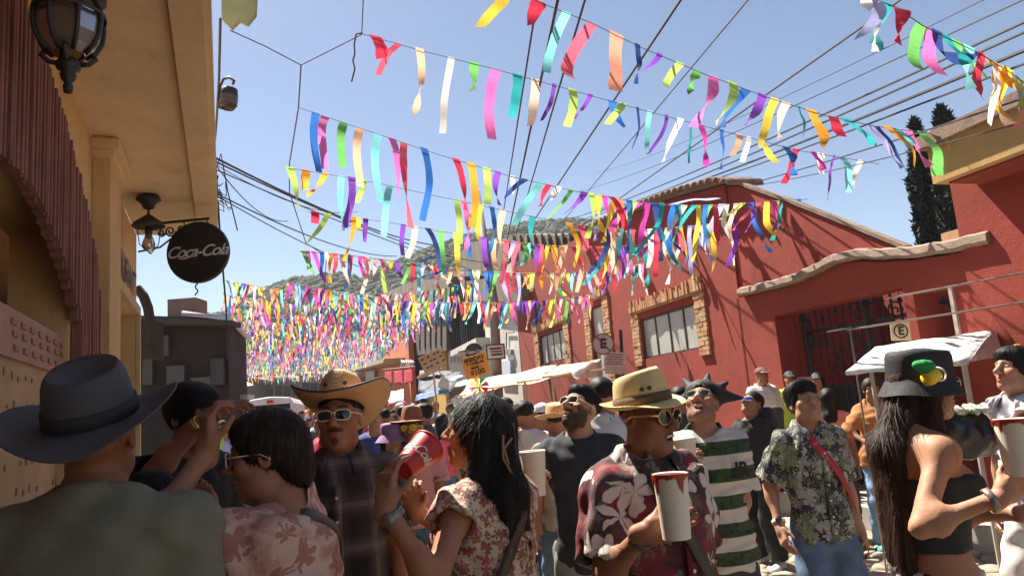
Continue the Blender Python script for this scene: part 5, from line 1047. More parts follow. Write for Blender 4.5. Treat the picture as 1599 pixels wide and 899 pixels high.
for k in range(5): MB().box(q_+R_ @ V3(0, -0.002+0.014, 0.07-k*0.034), (0.125-0.02*(k % 2), 0.003, 0.006), R_).build('text_line', PKR, np_)
q_ = at(961, 578, 10.5); MB().box(q_+V3(0, 0.02, 0), (0.145, 0.006, 0.05), R_).build('plate', mat('beige_plate2', (0.45, 0.33, 0.25)), np_); MB().tube([at(969, 515, 10.55), at(980, 720, 10.55)], 0.025, 8).build('post', IRON, np_)
WT = mat('white_tarp', (0.8, 0.79, 0.77), 0.7, 0.06, 2, 0.15, 10, trans=0.25); CT = mat('cream_tarp', (0.72, 0.62, 0.46), 0.8, 0.12, 1.5, 0.3, 8, trans=0.25); BT = mat('blue_tarp', (0.03, 0.1, 0.3), 0.6, 0.2, 2, 0.3, 8, trans=0.15); DT = mat('navy_tarp', (0.03, 0.035, 0.06), 0.7, 0.2, 2, 0.3, 8); POLE = mat('wood_pole', (0.55, 0.4, 0.25), 0.8); STEEL = mat('steel_tube', (0.26, 0.21, 0.18), 0.4, 0.1, metal=0.5, bump=0)
def sheet(name, c, m, parent, nu=14, nv=8, sag=0.06, seed=1, wr=0.012):
    r = np.random.default_rng(seed); c = [V3(p) for p in c]; V_ = []; ph = r.uniform(0, 6, 4)
    for j in range(nv+1):
        for i in range(nu+1):
            u, w = i/nu, j/nv; p = (c[0]*(1-u)+c[1]*u)*(1-w)+(c[3]*(1-u)+c[2]*u)*w; V_.append(p-V3(0, 0, sag*4*w*(1-w)*(0.6+0.4*math.sin(u*9+ph[0]))+wr*math.sin(u*23+w*4+ph[1])+wr*math.sin(u*11-w*9+ph[2])))
    o = mesh(name, V_, [(j*(nu+1)+i, j*(nu+1)+i+1, (j+1)*(nu+1)+i+1, (j+1)*(nu+1)+i) for j in range(nv) for i in range(nu)], m, parent, True, world=True); solid(o, 0.004); return o
def on(n, px, py): h = RW.hit(px, py, n); return RW.P(h[0], n, h[1])
s1 = thing('market_stall', 'long cream-tarped stall along the red wall', 'stall', RW.P(RW.hit(820, 600, 1.8)[0], 1.8, 0))
sheet('tarp', [on(2.5, 697, 624), on(2.5, 892, 582), on(1.2, 938, 560), on(1.2, 702, 598)], CT, s1, 20, 8, 0.12, 2, 0.02); sheet('tarp_end', [on(2.5, 893, 581), on(1.2, 938, 560), on(1.2, 934, 588), on(2.5, 900, 592)], WT, s1, 6, 4, 0.03, 3)
for k, (x, y) in enumerate(((720, 618), (770, 606), (820, 596), (862, 588))):
    a = on(2.5, x, y); MB().tube([a, V3(a[0], a[1], ground_z(a[1]))], 0.025, 6).build('post', POLE, s1); MB().tube([a+ACROSS*0.9+V3(0, 0, 0.06), a-ACROSS*0.16], 0.02, 6).build('rafter', POLE, s1)
b0, b1 = RW.hit(880, 600, 2.0)[0], RW.hit(720, 600, 2.0)[0]; pbox(RW, b0, b1, 1.3, 2.2, 0.1, 0.95).build('counter', mat('counter_brown', (0.2, 0.1, 0.07)), s1)
s2 = thing('market_stall', 'dark blue-tarped stall beyond the cream one', 'stall', RW.P(RW.hit(680, 610, 2.4)[0], 2.4, 0))
sheet('tarp', [on(3.0, 652, 620), on(3.0, 700, 612), on(1.6, 720, 580), on(1.6, 655, 578)], DT, s2, 8, 6, 0.1, 4); sheet('tarp_flap', [on(3.4, 648, 626), on(3.4, 702, 611), on(3.0, 702, 603), on(3.0, 650, 616)], BT, s2, 8, 4, 0.05, 5); sheet('tarp_edge', [on(2.2, 650, 588), on(2.2, 684, 572), on(1.9, 690, 575), on(1.9, 655, 594)], CT, s2, 6, 3, 0.03, 6); sheet('tarp_flap', [on(3.1, 701, 596), on(3.1, 724, 587), on(2.9, 722, 584), on(2.9, 703, 590)], mat('light_blue_tarp', (0.35, 0.5, 0.75), 0.6, trans=0.2), s2, 5, 3, 0.03, 7)
for x, y in ((655, 620), (698, 612)): a = on(3.0, x, y); MB().tube([a, V3(a[0], a[1], ground_z(a[1]))], 0.03, 6).build('post', POLE, s2)
s3 = thing('market_stall', 'far white-draped stall with dark post beside the orange shop', 'stall', RW.P(RW.hit(620, 615, 3)[0], 3.0, 0)); sheet('drape', [on(3.2, 592, 632), on(3.2, 630, 626), on(3.0, 630, 607), on(3.0, 592, 615)], WT, s3, 8, 5, 0.05, 8)
for x in (594, 628): a = on(3.0, x, 612); MB().tube([a, V3(a[0], a[1], ground_z(a[1]))], 0.05, 6).build('post', POLE, s3)
RC = mat('red_cloth', (0.5, 0.03, 0.05), 0.8, 0.25, 4, 0.3, 12, trans=0.2)
rk = thing('clothes_rack', 'red cloths hung on a rack above the crowd', 'rack', on(3.0, 625, 600))
for k, (x0, x1) in enumerate(((601, 613), (615, 630), (631, 645))): sheet('hung_cloth', [on(3.0, x0, 601-k), on(3.0, x1, 600-k), on(2.95, x1, 575-k), on(2.95, x0, 578-k)], RC, rk, 5, 5, 0.06, 9+k, 0.03)
MB().tube([on(2.95, 599, 577), on(2.95, 648, 572)], 0.03, 6).build('rail', STEEL, rk)
for k in range(6): MB().tube([on(2.9, 626+k*3.4, 574), on(2.9, 627+k*3.4, 562+k % 2), on(2.9, 629+k*3.4, 566)], 0.025, 5).build('hanger', mat('white_plastic', (0.7, 0.7, 0.68), 0.4), rk)
ORG = mat('orange_card', (0.75, 0.3, 0.04), 0.8, 0.08); CARD = mat('brown_card', (0.5, 0.33, 0.2), 0.85, 0.15)
t_, c_, R_ = plate('price_board', 'orange hand-lettered price board above the cream tarp', 743, 571, 13.5, 0.46, 0.40, ORG, math.radians(4), math.radians(-13))
for k, (s_, sz, dz) in enumerate((('BEBIDAS', 0.1, 0.13), ('Y CHELAS', 0.075, 0.05), ('MAS -', 0.075, -0.03), ('$100', 0.13, -0.12))): letter(s_, sz, c_+R_ @ V3(0, -0.01, dz), R_ @ V3(1, 0, 0), R_ @ V3(0, 0, 1), INK, t_, bold=0.003)
MB().tube([c_+V3(0, 0.03, -0.15), c_+V3(0.0, 0.03, -1.9)], 0.015, 6).build('pole', POLE, t_)
t_, c_, R_ = plate('price_board', 'brown cardboard price board left of the orange one', 675, 563, 15.5, 0.5, 0.36, CARD, math.radians(6), math.radians(-22)); MB().tube([c_+V3(0, 0.03, -0.15), c_+V3(0.1, 0.03, -2.4)], 0.02, 6).build('pole', POLE, t_)
for k in range(12): MB().box(c_+R_ @ V3(-0.18+0.12*(k % 4)+0.02*(k % 3), -0.01, 0.11-0.1*(k//4)), (0.03, 0.002, 0.016), R_).build('pen_mark', INK, t_)
bg_ = thing('plastic_bag', 'pale plastic bag hanging on a stick between the boards', 'bag', at(693, 603, 13)); Sg = Sdf(); cc = at(693, 600, 13)-V3(bg_.location); Sg.ell(cc, (0.1, 0.07, 0.13)); Sg.cone(cc+V3(0, 0, 0.1), cc+V3(-0.03, 0, 0.2), 0.04, 0.012, 0.03); v, f = Sg.mesh(0.015, disp=wrinkle(3, 0.008, 0.08)); mesh('bag', v, f, mat('bag_film', (0.6, 0.55, 0.48), 0.3, trans=0.4), bg_, True); MB().tube([at(683, 575, 13), at(692, 590, 13)], 0.01, 5).build('stick', POLE, bg_); MB().lathe([(0.09, -0.02), (0.1, 0.04)], at(693, 612, 13), 12).build('teal_tie', mat('teal_cloth', (0.03, 0.25, 0.28)), bg_)
pw = thing('pinwheel', 'colourful paper pinwheel on a stick in front of the tarp', 'pinwheel', at(748, 605, 9)); cP = at(748, 603, 9)
for k in range(8):
    a = 2*PI*k/8; u = V3(math.cos(a), 0, math.sin(a)); w = V3(math.cos(a+0.6), 0, math.sin(a+0.6)); mesh('blade', [cP, cP+u*0.13+V3(0, -0.03, 0), cP+w*0.11+V3(0, 0.02, 0), cP+w*0.05], [(0, 1, 2, 3)], CREPE[['red', 'green', 'orange', 'yellow', 'rose', 'lime', 'orange', 'red'][k]], pw, world=True)
MB().tube([cP, cP-V3(0, -0.02, 0.5)], 0.008, 5).build('stick', POLE, pw)
# pole with sign by the white house; round sign there
up_ = thing('utility_pole', 'concrete utility pole with a framed sign by the white house', 'pole', on(0.9, 777, 620)); MB().tube([on(0.9, 779, 640), on(0.9, 771, 470), on(0.9, 745, 300)], [0.16, 0.14, 0.1], 10).build('shaft', mat('pole_concrete', (0.25, 0.2, 0.17)), up_, True)
a = on(1.1, 774, 549); MB().box(a, (0.27, 0.03, 0.22), rotz(0.1)).build('sign_frame', FRAMEC, up_); MB().box(a+V3(0, -0.035, 0), (0.23, 0.004, 0.18), rotz(0.1)).build('sign_face', mat('sign_face', (0.55, 0.5, 0.47)), up_)
for k in range(3): MB().box(a+V3(0.015*k, -0.042, 0.09-0.085*k), (0.16, 0.004, 0.025), rotz(0.1)).build('sign_line', [INK, REDI, INK][k], up_)
t_, c_ = round_sign('small dark round sign with white script on the white house', 740, 549, 22.5, 0.27, 0.15)
MB().tube([c_+V3(-0.27, 0, 0.05), c_+V3(-0.5, 0.2, 0.05)], 0.02, 5).build('arm', BLK, t_)
# white pop-up canopy and bare stall frame at the right
cp = thing('canopy_tent', 'white canopy tent behind the black bucket hat', 'canopy', at(1440, 700, 6.6)); f0, f1, g0, g1 = at(1320, 580, 5.9), at(1512, 565, 5.9), at(1366, 541, 6.7), at(1549, 516, 6.7); k0, k1 = at(1420, 575, 7.6), at(1608, 549, 7.6)
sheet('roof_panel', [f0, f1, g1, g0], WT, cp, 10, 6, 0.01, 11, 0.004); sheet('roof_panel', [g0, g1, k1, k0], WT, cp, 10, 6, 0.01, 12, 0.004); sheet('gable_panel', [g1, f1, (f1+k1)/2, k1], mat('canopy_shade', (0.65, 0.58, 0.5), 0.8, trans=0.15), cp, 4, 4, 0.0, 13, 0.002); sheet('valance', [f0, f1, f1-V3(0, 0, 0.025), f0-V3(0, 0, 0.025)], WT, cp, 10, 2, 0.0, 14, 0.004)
for p in (f0+V3(0.25, 0.1, 0), f1+V3(0, 0.05, 0), k0, k1): MB().tube([p, V3(p[0], p[1], 0)], 0.016, 6).build('leg', mat('white_leg', (0.42, 0.36, 0.3), 0.5), cp)
bf = thing('stall_frame', 'bare metal stall frame with long slanting poles at the right', 'frame', at(1335, 560, 6.2))
for P in (((1322, 515, 6.2), (1640, 465, 5.6)), ((1292, 518, 6.2), (1330, 511, 6.2)), ((1382, 466, 6.6), (1640, 418, 6.0))): MB().tube([at(*p) for p in P], 0.008, 6).build('pole', STEEL, bf)
a = at(1327, 513, 6.2); MB().tube([a, V3(a[0], a[1], 0)], 0.008, 6).build('pole', STEEL, bf)
# ------------------------------------------------------------------ vehicles at the far end
van = thing('white_van', 'white van with a red rear light among the distant crowd', 'van', V3(at(422, 640, 24)[0], 24, ground_z(24)), math.radians(12)); gz = van.location.z; vc = V3(van.location); RV = rotz(math.radians(12)); PW = mat('van_white', (0.7, 0.7, 0.72), 0.35, 0.05, bump=0)
ztop = at(422, 619, 24)[2]-gz; L_ = lambda x, y, z: vc+RV @ V3(x, y, z)
bd = MB(); prof = [(-0.8, 0.45), (-0.82, 1.0), (-0.74, ztop-0.25), (-0.62, ztop-0.06), (0, ztop), (0.62, ztop-0.06), (0.74, ztop-0.25), (0.82, 1.0), (0.8, 0.45)]; bd.prism([L_(x, 0, z) for x, z in prof][::-1], RV @ V3(0, 4.2, 0)); bevel(bd.build('body', PW, van), 0.05, 3)
MB().box(L_(0, -0.012, ztop-0.5), (0.62, 0.01, 0.24), RV).build('rear_window', LENS, van); MB().box(L_(0, -0.03, ztop-0.16), (0.1, 0.02, 0.05), RV).build('brake_light', mat('red_lamp', (0.6, 0.02, 0.01), 0.3, bump=0), van)
for x in (-0.72, 0.72): MB().box(L_(x, -0.02, 0.95), (0.06, 0.02, 0.16), RV).build('tail_light', mat('red_lamp', (0.6, 0.02, 0.01)), van)
for x in (-0.74, 0.74):
    for y in (0.8, 3.4): w = MB().lathe([(0.2, -0.1), (0.32, -0.1), (0.34, 0), (0.32, 0.1), (0.2, 0.1)], L_(x, y, 0.34), 20, RV @ roty(PI/2)).build('wheel', mat('tyre', (0.02, 0.02, 0.02), 0.8), van, True); MB().lathe([(0.01, -0.08), (0.2, -0.09), (0.2, 0.09), (0.01, 0.08)], L_(x, y, 0.34), 16, RV @ roty(PI/2)).build('rim', STEEL, w, True)
MB().box(L_(0, -0.03, 0.5), (0.8, 0.08, 0.09), RV).build('bumper', FRAMEC, van)
um = thing('market_parasol', 'red and white parasol among the distant crowd at left', 'parasol', V3(at(370, 610, 19)[0], 19, ground_z(19))); ua = at(369, 588, 19); MB().tube([ua, V3(ua[0], ua[1], ground_z(19))], 0.03, 6).build('pole', STEEL, um)
for k in range(8):
    a0, a1 = 2*PI*k/8, 2*PI*(k+1)/8; R2 = 0.45; mesh('canopy_panel', [ua, ua+V3(R2*math.cos(a0), R2*math.sin(a0), -0.24), ua+V3(R2*math.cos(a1), R2*math.sin(a1), -0.24)], [(0, 1, 2)], WT if k % 2 else mat('orange_red', (0.6, 0.1, 0.04), 0.7, trans=0.2), um, world=True)
sb_ = thing('white_box_stall', 'white tray top beside the raised hands at the far left', 'tray', at(372, 620, 15)); MB().box(at(372, 620, 15), (0.26, 0.2, 0.05), roty(0.06)).build('lid', WT, sb_)
# ------------------------------------------------------------------ cloth patterns
def uv2(t, S=1.0, ky=0.55):
    x, y, z = t.sep(t.coord()); return t.comb(t.math('MULTIPLY', t.math('ADD', x, t.math('MULTIPLY', y, ky)), S), t.math('MULTIPLY', z, S), 0.0)
def weave(t): t.bump(t.math('ADD', t.noise(None, 350, 2, 0.5), t.math('MULTIPLY', t.noise(None, 14, 5, 0.6), 2.5)), 0.35, 0.006)
def flower(t, uv, scale, R, petals=5, seed=0.0, warp=0.12):
    v = t.vmath('ADD', t.vmath('SCALE', t.coord(), scale), Vector((seed, seed*0.7, seed*1.3))); nz = t.noise(v, 1.7, 2, 0.5, 0, 1); v = t.vmath('ADD', v, t.vmath('SCALE', t.vmath('SUBTRACT', nz, Vector((0.5, 0.5, 0.5))), warp*2))
    vo = t.vor(v, 1.0, rnd=0.85); d = t.vmath('SUBTRACT', v, vo.outputs['Position']); N = t.coord('Normal'); T = t.vmath('NORMALIZE', t.vmath('CROSS_PRODUCT', N, Vector((0.05, 0.03, 1)))); B = t.vmath('CROSS_PRODUCT', T, N)
    x, y = t.vmath('DOT_PRODUCT', d, T, 1), t.vmath('DOT_PRODUCT', d, B, 1); th = t.math('ARCTAN2', y, x); r = t.vmath('LENGTH', d, None, 1)
    ph = t.sep(vo.outputs['Color'])[0]; pe = t.math('ABSOLUTE', t.math('COSINE', t.math('MULTIPLY', t.math('ADD', th, t.math('MULTIPLY', ph, 6.28)), petals/2)))
    rad = t.math('MULTIPLY', t.math('ADD', t.math('MULTIPLY', pe, 0.5), 0.5), t.math('MULTIPLY', t.math('ADD', t.math('MULTIPLY', t.sep(vo.outputs['Color'])[1], 0.4), 0.95), R*1.1))
    m = t.step(t.math('SUBTRACT', rad, r), 0.0, 0.03); c = t.step(t.math('SUBTRACT', R*0.3, r), 0.0, 0.02); return m, c, vo.outputs['Color'], pe
def m_hawaii():
    t = NT('red_hibiscus_print'); uv = uv2(t); base = t.ramp(t.noise(None, 7, 4, 0.5, 1.0), [(0.42, (0.018, 0.013, 0.015)), (0.5, (0.12, 0.012, 0.017)), (0.6, (0.24, 0.022, 0.025)), (0.68, (0.02, 0.02, 0.04))])
    m2, c2, k2, p2 = flower(t, uv, 9.0, 0.42, 7, 3.1, 0.5); base = t.mix(t.math('MULTIPLY', m2, 0.7), base, t.mix(t.sep(k2)[2], (0.04, 0.035, 0.035), (0.22, 0.2, 0.17)))
    m, c, k, p = flower(t, uv, 8.0, 0.46, 5, 0.0, 0.25); m = t.math('MULTIPLY', m, t.step(t.sep(k)[2], 0.3, 0.32)); fl = t.mix(t.step(p, 0.15, 0.7), (0.42, 0.3, 0.26), (0.62, 0.55, 0.48)); base = t.mix(m, base, fl); base = t.mix(c, base, (0.35, 0.03, 0.04)); weave(t); return t.done(base, 0.8)
def m_floral_dress():
    t = NT('cream_floral_print'); uv = uv2(t); base = t.mix(0.5, (0.6, 0.46, 0.34), (0.55, 0.42, 0.32)); m, c, k, p = flower(t, uv, 30, 0.46, 5, 0.0, 0.2); col = t.ramp(t.sep(k)[0], [(0.2, (0.2, 0.07, 0.045)), (0.6, (0.34, 0.14, 0.09)), (0.9, (0.42, 0.08, 0.07))]); base = t.mix(m, base, col)
    m2, c2, k2, p2 = flower(t, uv, 52, 0.4, 3, 5.0, 0.3); base = t.mix(t.math('MULTIPLY', m2, t.step(t.noise(uv, 16, 2), 0.42, 0.5)), base, (0.22, 0.1, 0.055)); weave(t); return t.done(base, 0.85)
def m_tiedye():
    t = NT('pink_floral_gauze'); uv = uv2(t); f = t.noise(None, 11, 4, 0.6, 1.0); base = t.ramp(f, [(0.3, (0.3, 0.13, 0.1)), (0.43, (0.5, 0.27, 0.21)), (0.55, (0.6, 0.42, 0.33)), (0.7, (0.58, 0.4, 0.32))]); m, c, k, p = flower(t, uv, 12, 0.42, 6, 2.0, 0.4); base = t.mix(t.math('MULTIPLY', m, 0.75), base, (0.3, 0.1, 0.075)); weave(t); return t.done(base, 0.85)
def m_leafshirt():
    t = NT('dark_leaf_print'); uv = uv2(t); base = t.ramp(t.noise(uv, 18, 3, 0.5, 1.0), [(0.4, (0.016, 0.016, 0.024)), (0.6, (0.05, 0.05, 0.06))])
    for sc, R, pt, sd, w, ca, cb in ((13, 0.5, 9, 2.0, 0.35, (0.16, 0.17, 0.11), (0.3, 0.3, 0.24)), (9, 0.46, 7, 0.0, 0.3, (0.42, 0.4, 0.34), (0.22, 0.25, 0.13)), (21, 0.42, 5, 4.0, 0.5, (0.36, 0.34, 0.33), (0.02, 0.02, 0.03))):
        m, c, k, p = flower(t, uv, sc, R, pt, sd, w); base = t.mix(t.math('MULTIPLY', m, t.step(p, 0.3, 0.5)), base, t.mix(t.step(t.sep(k)[0], 0.4, 0.6), ca, cb))
    weave(t); return t.done(base, 0.8)
def m_plaid():
    t = NT('dark_plaid'); uv = uv2(t); x, y, z = t.sep(uv); base = (0.022, 0.017, 0.017)
    ln = lambda c, s, w: t.step(t.math('ABSOLUTE', t.math('SUBTRACT', t.math('FRACT', t.math('MULTIPLY', c, s)), 0.5)), w, w*0.4)
    b1 = t.math('MULTIPLY', t.math('ADD', ln(x, 6.5, 0.3), ln(y, 6.5, 0.3)), 0.4); c = t.mix(b1, base, (0.13, 0.1, 0.095)); c = t.mix(t.math('MULTIPLY', t.math('ADD', ln(x, 6.5, 0.1), ln(y, 6.5, 0.1)), 0.25), c, (0.3, 0.25, 0.24)); c = t.mix(t.math('MULTIPLY', t.math('MAXIMUM', ln(t.math('ADD', x, 0.03), 6.5, 0.03), ln(t.math('ADD', y, 0.03), 6.5, 0.03)), 0.5), c, (0.05, 0.02, 0.02)); weave(t); return t.done(c, 0.85)
def m_stripe():
    t = NT('green_white_stripes'); x, y, z = t.sep(t.coord()); f = t.math('FRACT', t.math('MULTIPLY', z, 8.0)); s = t.math('MULTIPLY', t.step(f, 0.44, 0.47), t.step(f, 0.98, 0.95)); gr = t.ramp(t.noise(uv2(t), 22, 3, 0.5, 1.5), [(0.4, (0.012, 0.035, 0.018)), (0.55, (0.05, 0.09, 0.03)), (0.68, (0.012, 0.03, 0.018)), (0.74, (0.3, 0.07, 0.03))]); c = t.mix(s, (0.62, 0.58, 0.5), gr); weave(t); return t.done(c, 0.85)
def m_cow():
    t = NT('cow_print'); f = t.noise(uv2(t), 15, 2, 0.5, 0.8); c = t.mix(t.step(f, 0.475, 0.49), (0.62, 0.56, 0.5), (0.02, 0.017, 0.016)); weave(t); return t.done(c, 0.8)
def m_plain(name, c, rough=0.85): 
    t = NT(name); c4 = lin(c); f = t.noise(None, 5, 5, 0.6); col = t.mix(f, tuple(x*0.85 for x in c4[:3]), tuple(min(1, x*1.12) for x in c4[:3])); weave(t); return t.done(col, rough)
def m_denim(name='blue_denim', c=(0.09, 0.14, 0.22)):
    t = NT(name); f = t.noise(None, 6, 5, 0.65); g = t.noise(t.vmath('MULTIPLY', t.coord(), Vector((1, 1, 0.15))), 250, 2, 0.5); col = t.mix(t.step(f, 0.35, 0.75), tuple(x*0.65 for x in c), tuple(x*1.5 for x in c)); col = t.mix(t.math('MULTIPLY', g, 0.35), col, tuple(x*2.2 for x in c)); weave(t); return t.done(col, 0.9)
def m_straw(name, c):
    t = NT(name); x, y, z = t.sep(t.coord()); a = t.math('ARCTAN2', y, x); w = t.math('ADD', t.math('SINE', t.math('MULTIPLY', t.math('ADD', x, z), 900)), t.math('SINE', t.math('MULTIPLY', t.math('ADD', y, t.math('MULTIPLY', z, -1)), 900))); f = t.noise(None, 25, 3); c4 = lin(c)
    col = t.mix(t.step(w, -1.2, 1.2), tuple(v*0.72 for v in c4[:3]), tuple(min(1, v*1.12) for v in c4[:3])); col = t.mix(t.math('MULTIPLY', f, 0.3), col, tuple(v*0.75 for v in c4[:3])); t.bump(w, 0.25, 0.0015); return t.done(col, 0.75)
HAWAII, DRESS, GAUZE, LEAFS, PLAID, STRIPE, COW = m_hawaii(), m_floral_dress(), m_tiedye(), m_leafshirt(), m_plaid(), m_stripe(), m_cow()
DENIM, GJEAN = m_denim(), m_denim('grey_denim', (0.19, 0.19, 0.17)); BLACKC = m_plain('black_cotton', (0.012, 0.011, 0.011)); NAVY = m_plain('navy_cotton', (0.022, 0.024, 0.032)); OLIVE = m_plain('olive_cotton', (0.19, 0.175, 0.115)); WTEE = m_plain('white_cotton', (0.68, 0.64, 0.62)); PINK = m_plain('pink_cotton', (0.62, 0.27, 0.26)); LIME = m_plain('lime_cotton', (0.4, 0.55, 0.05)); ORNG = m_plain('rust_cotton', (0.42, 0.16, 0.045)); LILAC = m_plain('pale_lilac_cotton', (0.5, 0.47, 0.5)); TAN = m_plain('tan_cotton', (0.4, 0.3, 0.2))
GREYC = m_plain('charcoal_cotton', (0.05, 0.05, 0.055)); FELT = m_plain('grey_felt', (0.075, 0.07, 0.075), 0.75); BUCK = m_plain('black_twill', (0.012, 0.011, 0.013), 0.7); STRAW_T = m_straw('tan_straw', (0.62, 0.37, 0.17)); STRAW_Y = m_straw('yellow_straw', (0.75, 0.58, 0.27)); STRAW_B = m_straw('brown_straw', (0.3, 0.11, 0.06)); LEATH = mat('olive_strap', (0.075, 0.06, 0.035), 0.6); SNEAK = mat('white_sneaker', (0.62, 0.6, 0.57), 0.6); BROWNL = mat('brown_leather', (0.08, 0.045, 0.028), 0.5); TEALS = mat('teal_sneaker', (0.02, 0.35, 0.33), 0.6)
PAPER = mat('paper_cup', (0.72, 0.66, 0.55), 0.6, 0.05, bump=0.05); REDCUP = mat('red_cup', (0.5, 0.025, 0.018), 0.45, 0.06, bump=0.03); CHILI = mat('chili_sauce', (0.3, 0.025, 0.012), 0.3, 0.3, 20, 0.4, 90); ORIN = mat('cup_inside_orange', (0.75, 0.2, 0.05), 0.5, 0.05)
# ------------------------------------------------------------------ hats, straps, watches, cups
def hat(J, m, brim=0.09, h=0.11, zb=0.055, tilt=(0, 0, 0), style='fedora', band=None, edge=None, base=(0.089, 0.108), off=(0, 0.012, 0), eyelets=False, name='hat', thick=0.004):
    hc, R, s, th = J['hc'], J['hR'], J['hs'], J['th']; T = rotz(math.radians(tilt[2])) @ rotx(math.radians(-tilt[0])) @ roty(math.radians(tilt[1])); N = 56; V_ = []; rings = []
    def brimz(a, t):
        c, sn = abs(math.cos(a)), -math.sin(a)            # sn>0 at the front
        if style == 'cowboy': return 0.085*c**2.2*t**1.7-0.02*(1-c)*t
        if style == 'outback': return 0.05*c**2*t**1.6-0.012*(1-c)*t-0.01*t
        if style == 'bucket': return -0.062*t
        return (-0.02*max(sn, 0)+0.03*max(-sn, 0)+0.015*c**2)*t**1.5
    for t in (1, 0.98, 0.8, 0.6, 0.4, 0.2, 0.06): rings.append([((base[0]+brim*t)*math.cos(a), (base[1]+brim*t*(1.08 if style != 'bucket' else 1))*math.sin(a), brimz(a, t)+0.002*math.sin(5*a+t*3)) for a in np.linspace(0, 2*PI, N, endpoint=False)])
    tp = 0.98 if style == 'bucket' else 0.84
    for u in (0, 0.12, 0.3, 0.55, 0.78, 0.92, 1.0):
        row = []
        for a in np.linspace(0, 2*PI, N, endpoint=False):
            f = (1-(1-tp)*u**1.5)*(1 if u < 0.9 else 0.965 if u < 0.97 else 0.9); sn, c = -math.sin(a), math.cos(a); pin = 0
            if style in ('fedora', 'cowboy'): pin = 0.026*u**1.6*math.exp(-((abs(c)-0.62)/0.26)**2)*max(0, sn)**0.6
            zz = h*u*(1+0.1*(sn if style != 'bucket' else 0)*u); row.append((base[0]*f*c*(1-pin*7), base[1]*f*math.sin(a)*(1-pin*1.5*0), zz))
        rings.append(row)
    dent = 0.034 if style in ('fedora', 'cowboy') else 0.028 if style == 'outback' else 0.0
    for q in (0.78, 0.55, 0.3, 0.04):
        row = []
        for a in np.linspace(0, 2*PI, N, endpoint=False):
            sn, c = -math.sin(a), math.cos(a); f = tp*0.9*q; x, y = base[0]*f*c, base[1]*f*math.sin(a)
            if style in ('fedora', 'cowboy'): z = h*(1+0.08*sn*q)-dent*math.exp(-(x/0.022)**2)*(0.85 if q < 0.7 else 0.5)+0.004*(1-q)
            elif style == 'outback': z = h*(1+0.06*sn*q)-dent*(1-q**2)**0.8
            else: z = h+0.008*(1-q*q)+0.003*math.sin(3*a)*q
            row.append((x, y, z))
        rings.append(row)
    tf = lambda p: hc+s*(R @ (V3(off)+V3(0, 0, zb)+T @ V3(p)))
    for r in rings: V_ += [tf(p) for p in r]
    n = len(rings); F_ = [(i*N+k, i*N+(k+1) % N, (i+1)*N+(k+1) % N, (i+1)*N+k) for i in range(n-1) for k in range(N)]+[tuple(range((n-1)*N, n*N))]
    o = mesh(name, V_, F_, m, th, True); solid(o, thick, -1)
    if band: 
        v = [tf((base[0]*1.018*math.cos(a)*(1-0.02*u), base[1]*1.018*math.sin(a)*(1-0.02*u), 0.004+0.032*u)) for u in (0, 1) for a in np.linspace(0, 2*PI, N, endpoint=False)]; b = mesh('hat_band', v, [(k, (k+1) % N, N+(k+1) % N, N+k) for k in range(N)], band, o, True); solid(b, 0.003)
    if edge:
        pts = [tf(p) for p in rings[0]]; MB().tube(pts+[pts[0]], 0.0045*s, 6).build('hat_edge', edge, o, True, world=False)
    if eyelets:
        for a in eyelets: p = tf((base[0]*0.985*math.cos(math.radians(a)), base[1]*0.985*math.sin(math.radians(a)), h*0.5)); c0 = tf((0, 0, h*0.5)); MB().lathe([(0.001, -0.002), (0.007*s, 0.0), (0.008*s, 0.004), (0.001, 0.003)], p, 12, np.stack([unit(np.cross(p-c0, V3(0, 0, 1))), V3(0, 0, 1), unit(p-c0)], 1)).build('eyelet', FRAMEC, o, True, world=False)
    return o, tf
def cap(J, m, front=None, yaw=0):
    hc, R, s, th = J['hc'], J['hR'], J['hs'], J['th']; Q = Sdf(); Y = rotz(math.radians(yaw)); L = lambda *p: hc+s*(R @ (Y @ V3(p))); RR = R @ Y
    Q.ell(L(0, 0.012, 0.05), V3(0.088, 0.106, 0.084)*s, RR, 0.01); Q.box(L(0, 0, -0.06), V3(0.2, 0.2, 0.1)*s, RR, 0.002, 0.004, -1); Q.ell(L(0, -0.115, 0.052), V3(0.072, 0.075, 0.012)*s, RR @ rotx(0.12), 0.01); v, f = Q.mesh(0.008); o = mesh('cap', v, f, m, th, True)
    if front: b = MB().box(L(0, -0.09, 0.085), V3(0.028, 0.004, 0.022)*s, RR @ rotx(-0.35)); b.build('cap_badge', front, o, world=False)
def on_torso(J, z, phi, out=0.0, inf=0.02):
    r = J['torso'](inf); z_ = z*J['s']; i = lambda j: float(np.interp(z_, r[:, 0], r[:, j])); a = math.radians(phi); return V3(i(1)+(i(3)+out)*math.cos(a), i(2)+(i(4)+out)*math.sin(a), z_)
def strap(J, path, w, m, inf=0.02, out=0.012, name='strap'):
    P = [on_torso(J, z, ph, out+e, inf) for z, ph, e in path]; n = 40; ts = np.linspace(0, len(P)-1, n); P2 = [V3(*[float(np.interp(t, range(len(P)), [p[j] for p in P])) for j in range(3)]) for t in ts]
    for _ in range(3): P2 = [P2[0]]+[(P2[i-1]+2*P2[i]+P2[i+1])/4 for i in range(1, n-1)]+[P2[-1]]
    ax = V3(0, 0, P2[n//2][2]); V_ = []
    for i, p in enumerate(P2):
        t = unit(P2[min(i+1, n-1)]-P2[max(i-1, 0)]); o = V3(p[0], p[1], 0.35*max(0, p[2]-1.36*J['s'])*6); o = unit(o-t*(o @ t)); sd = np.cross(t, o); V_ += [p-sd*w/2, p+sd*w/2]
    o = mesh(name, V_, [(2*i, 2*i+1, 2*i+3, 2*i+2) for i in range(n-1)], m, J['th'], True); solid(o, 0.006); return o, P2
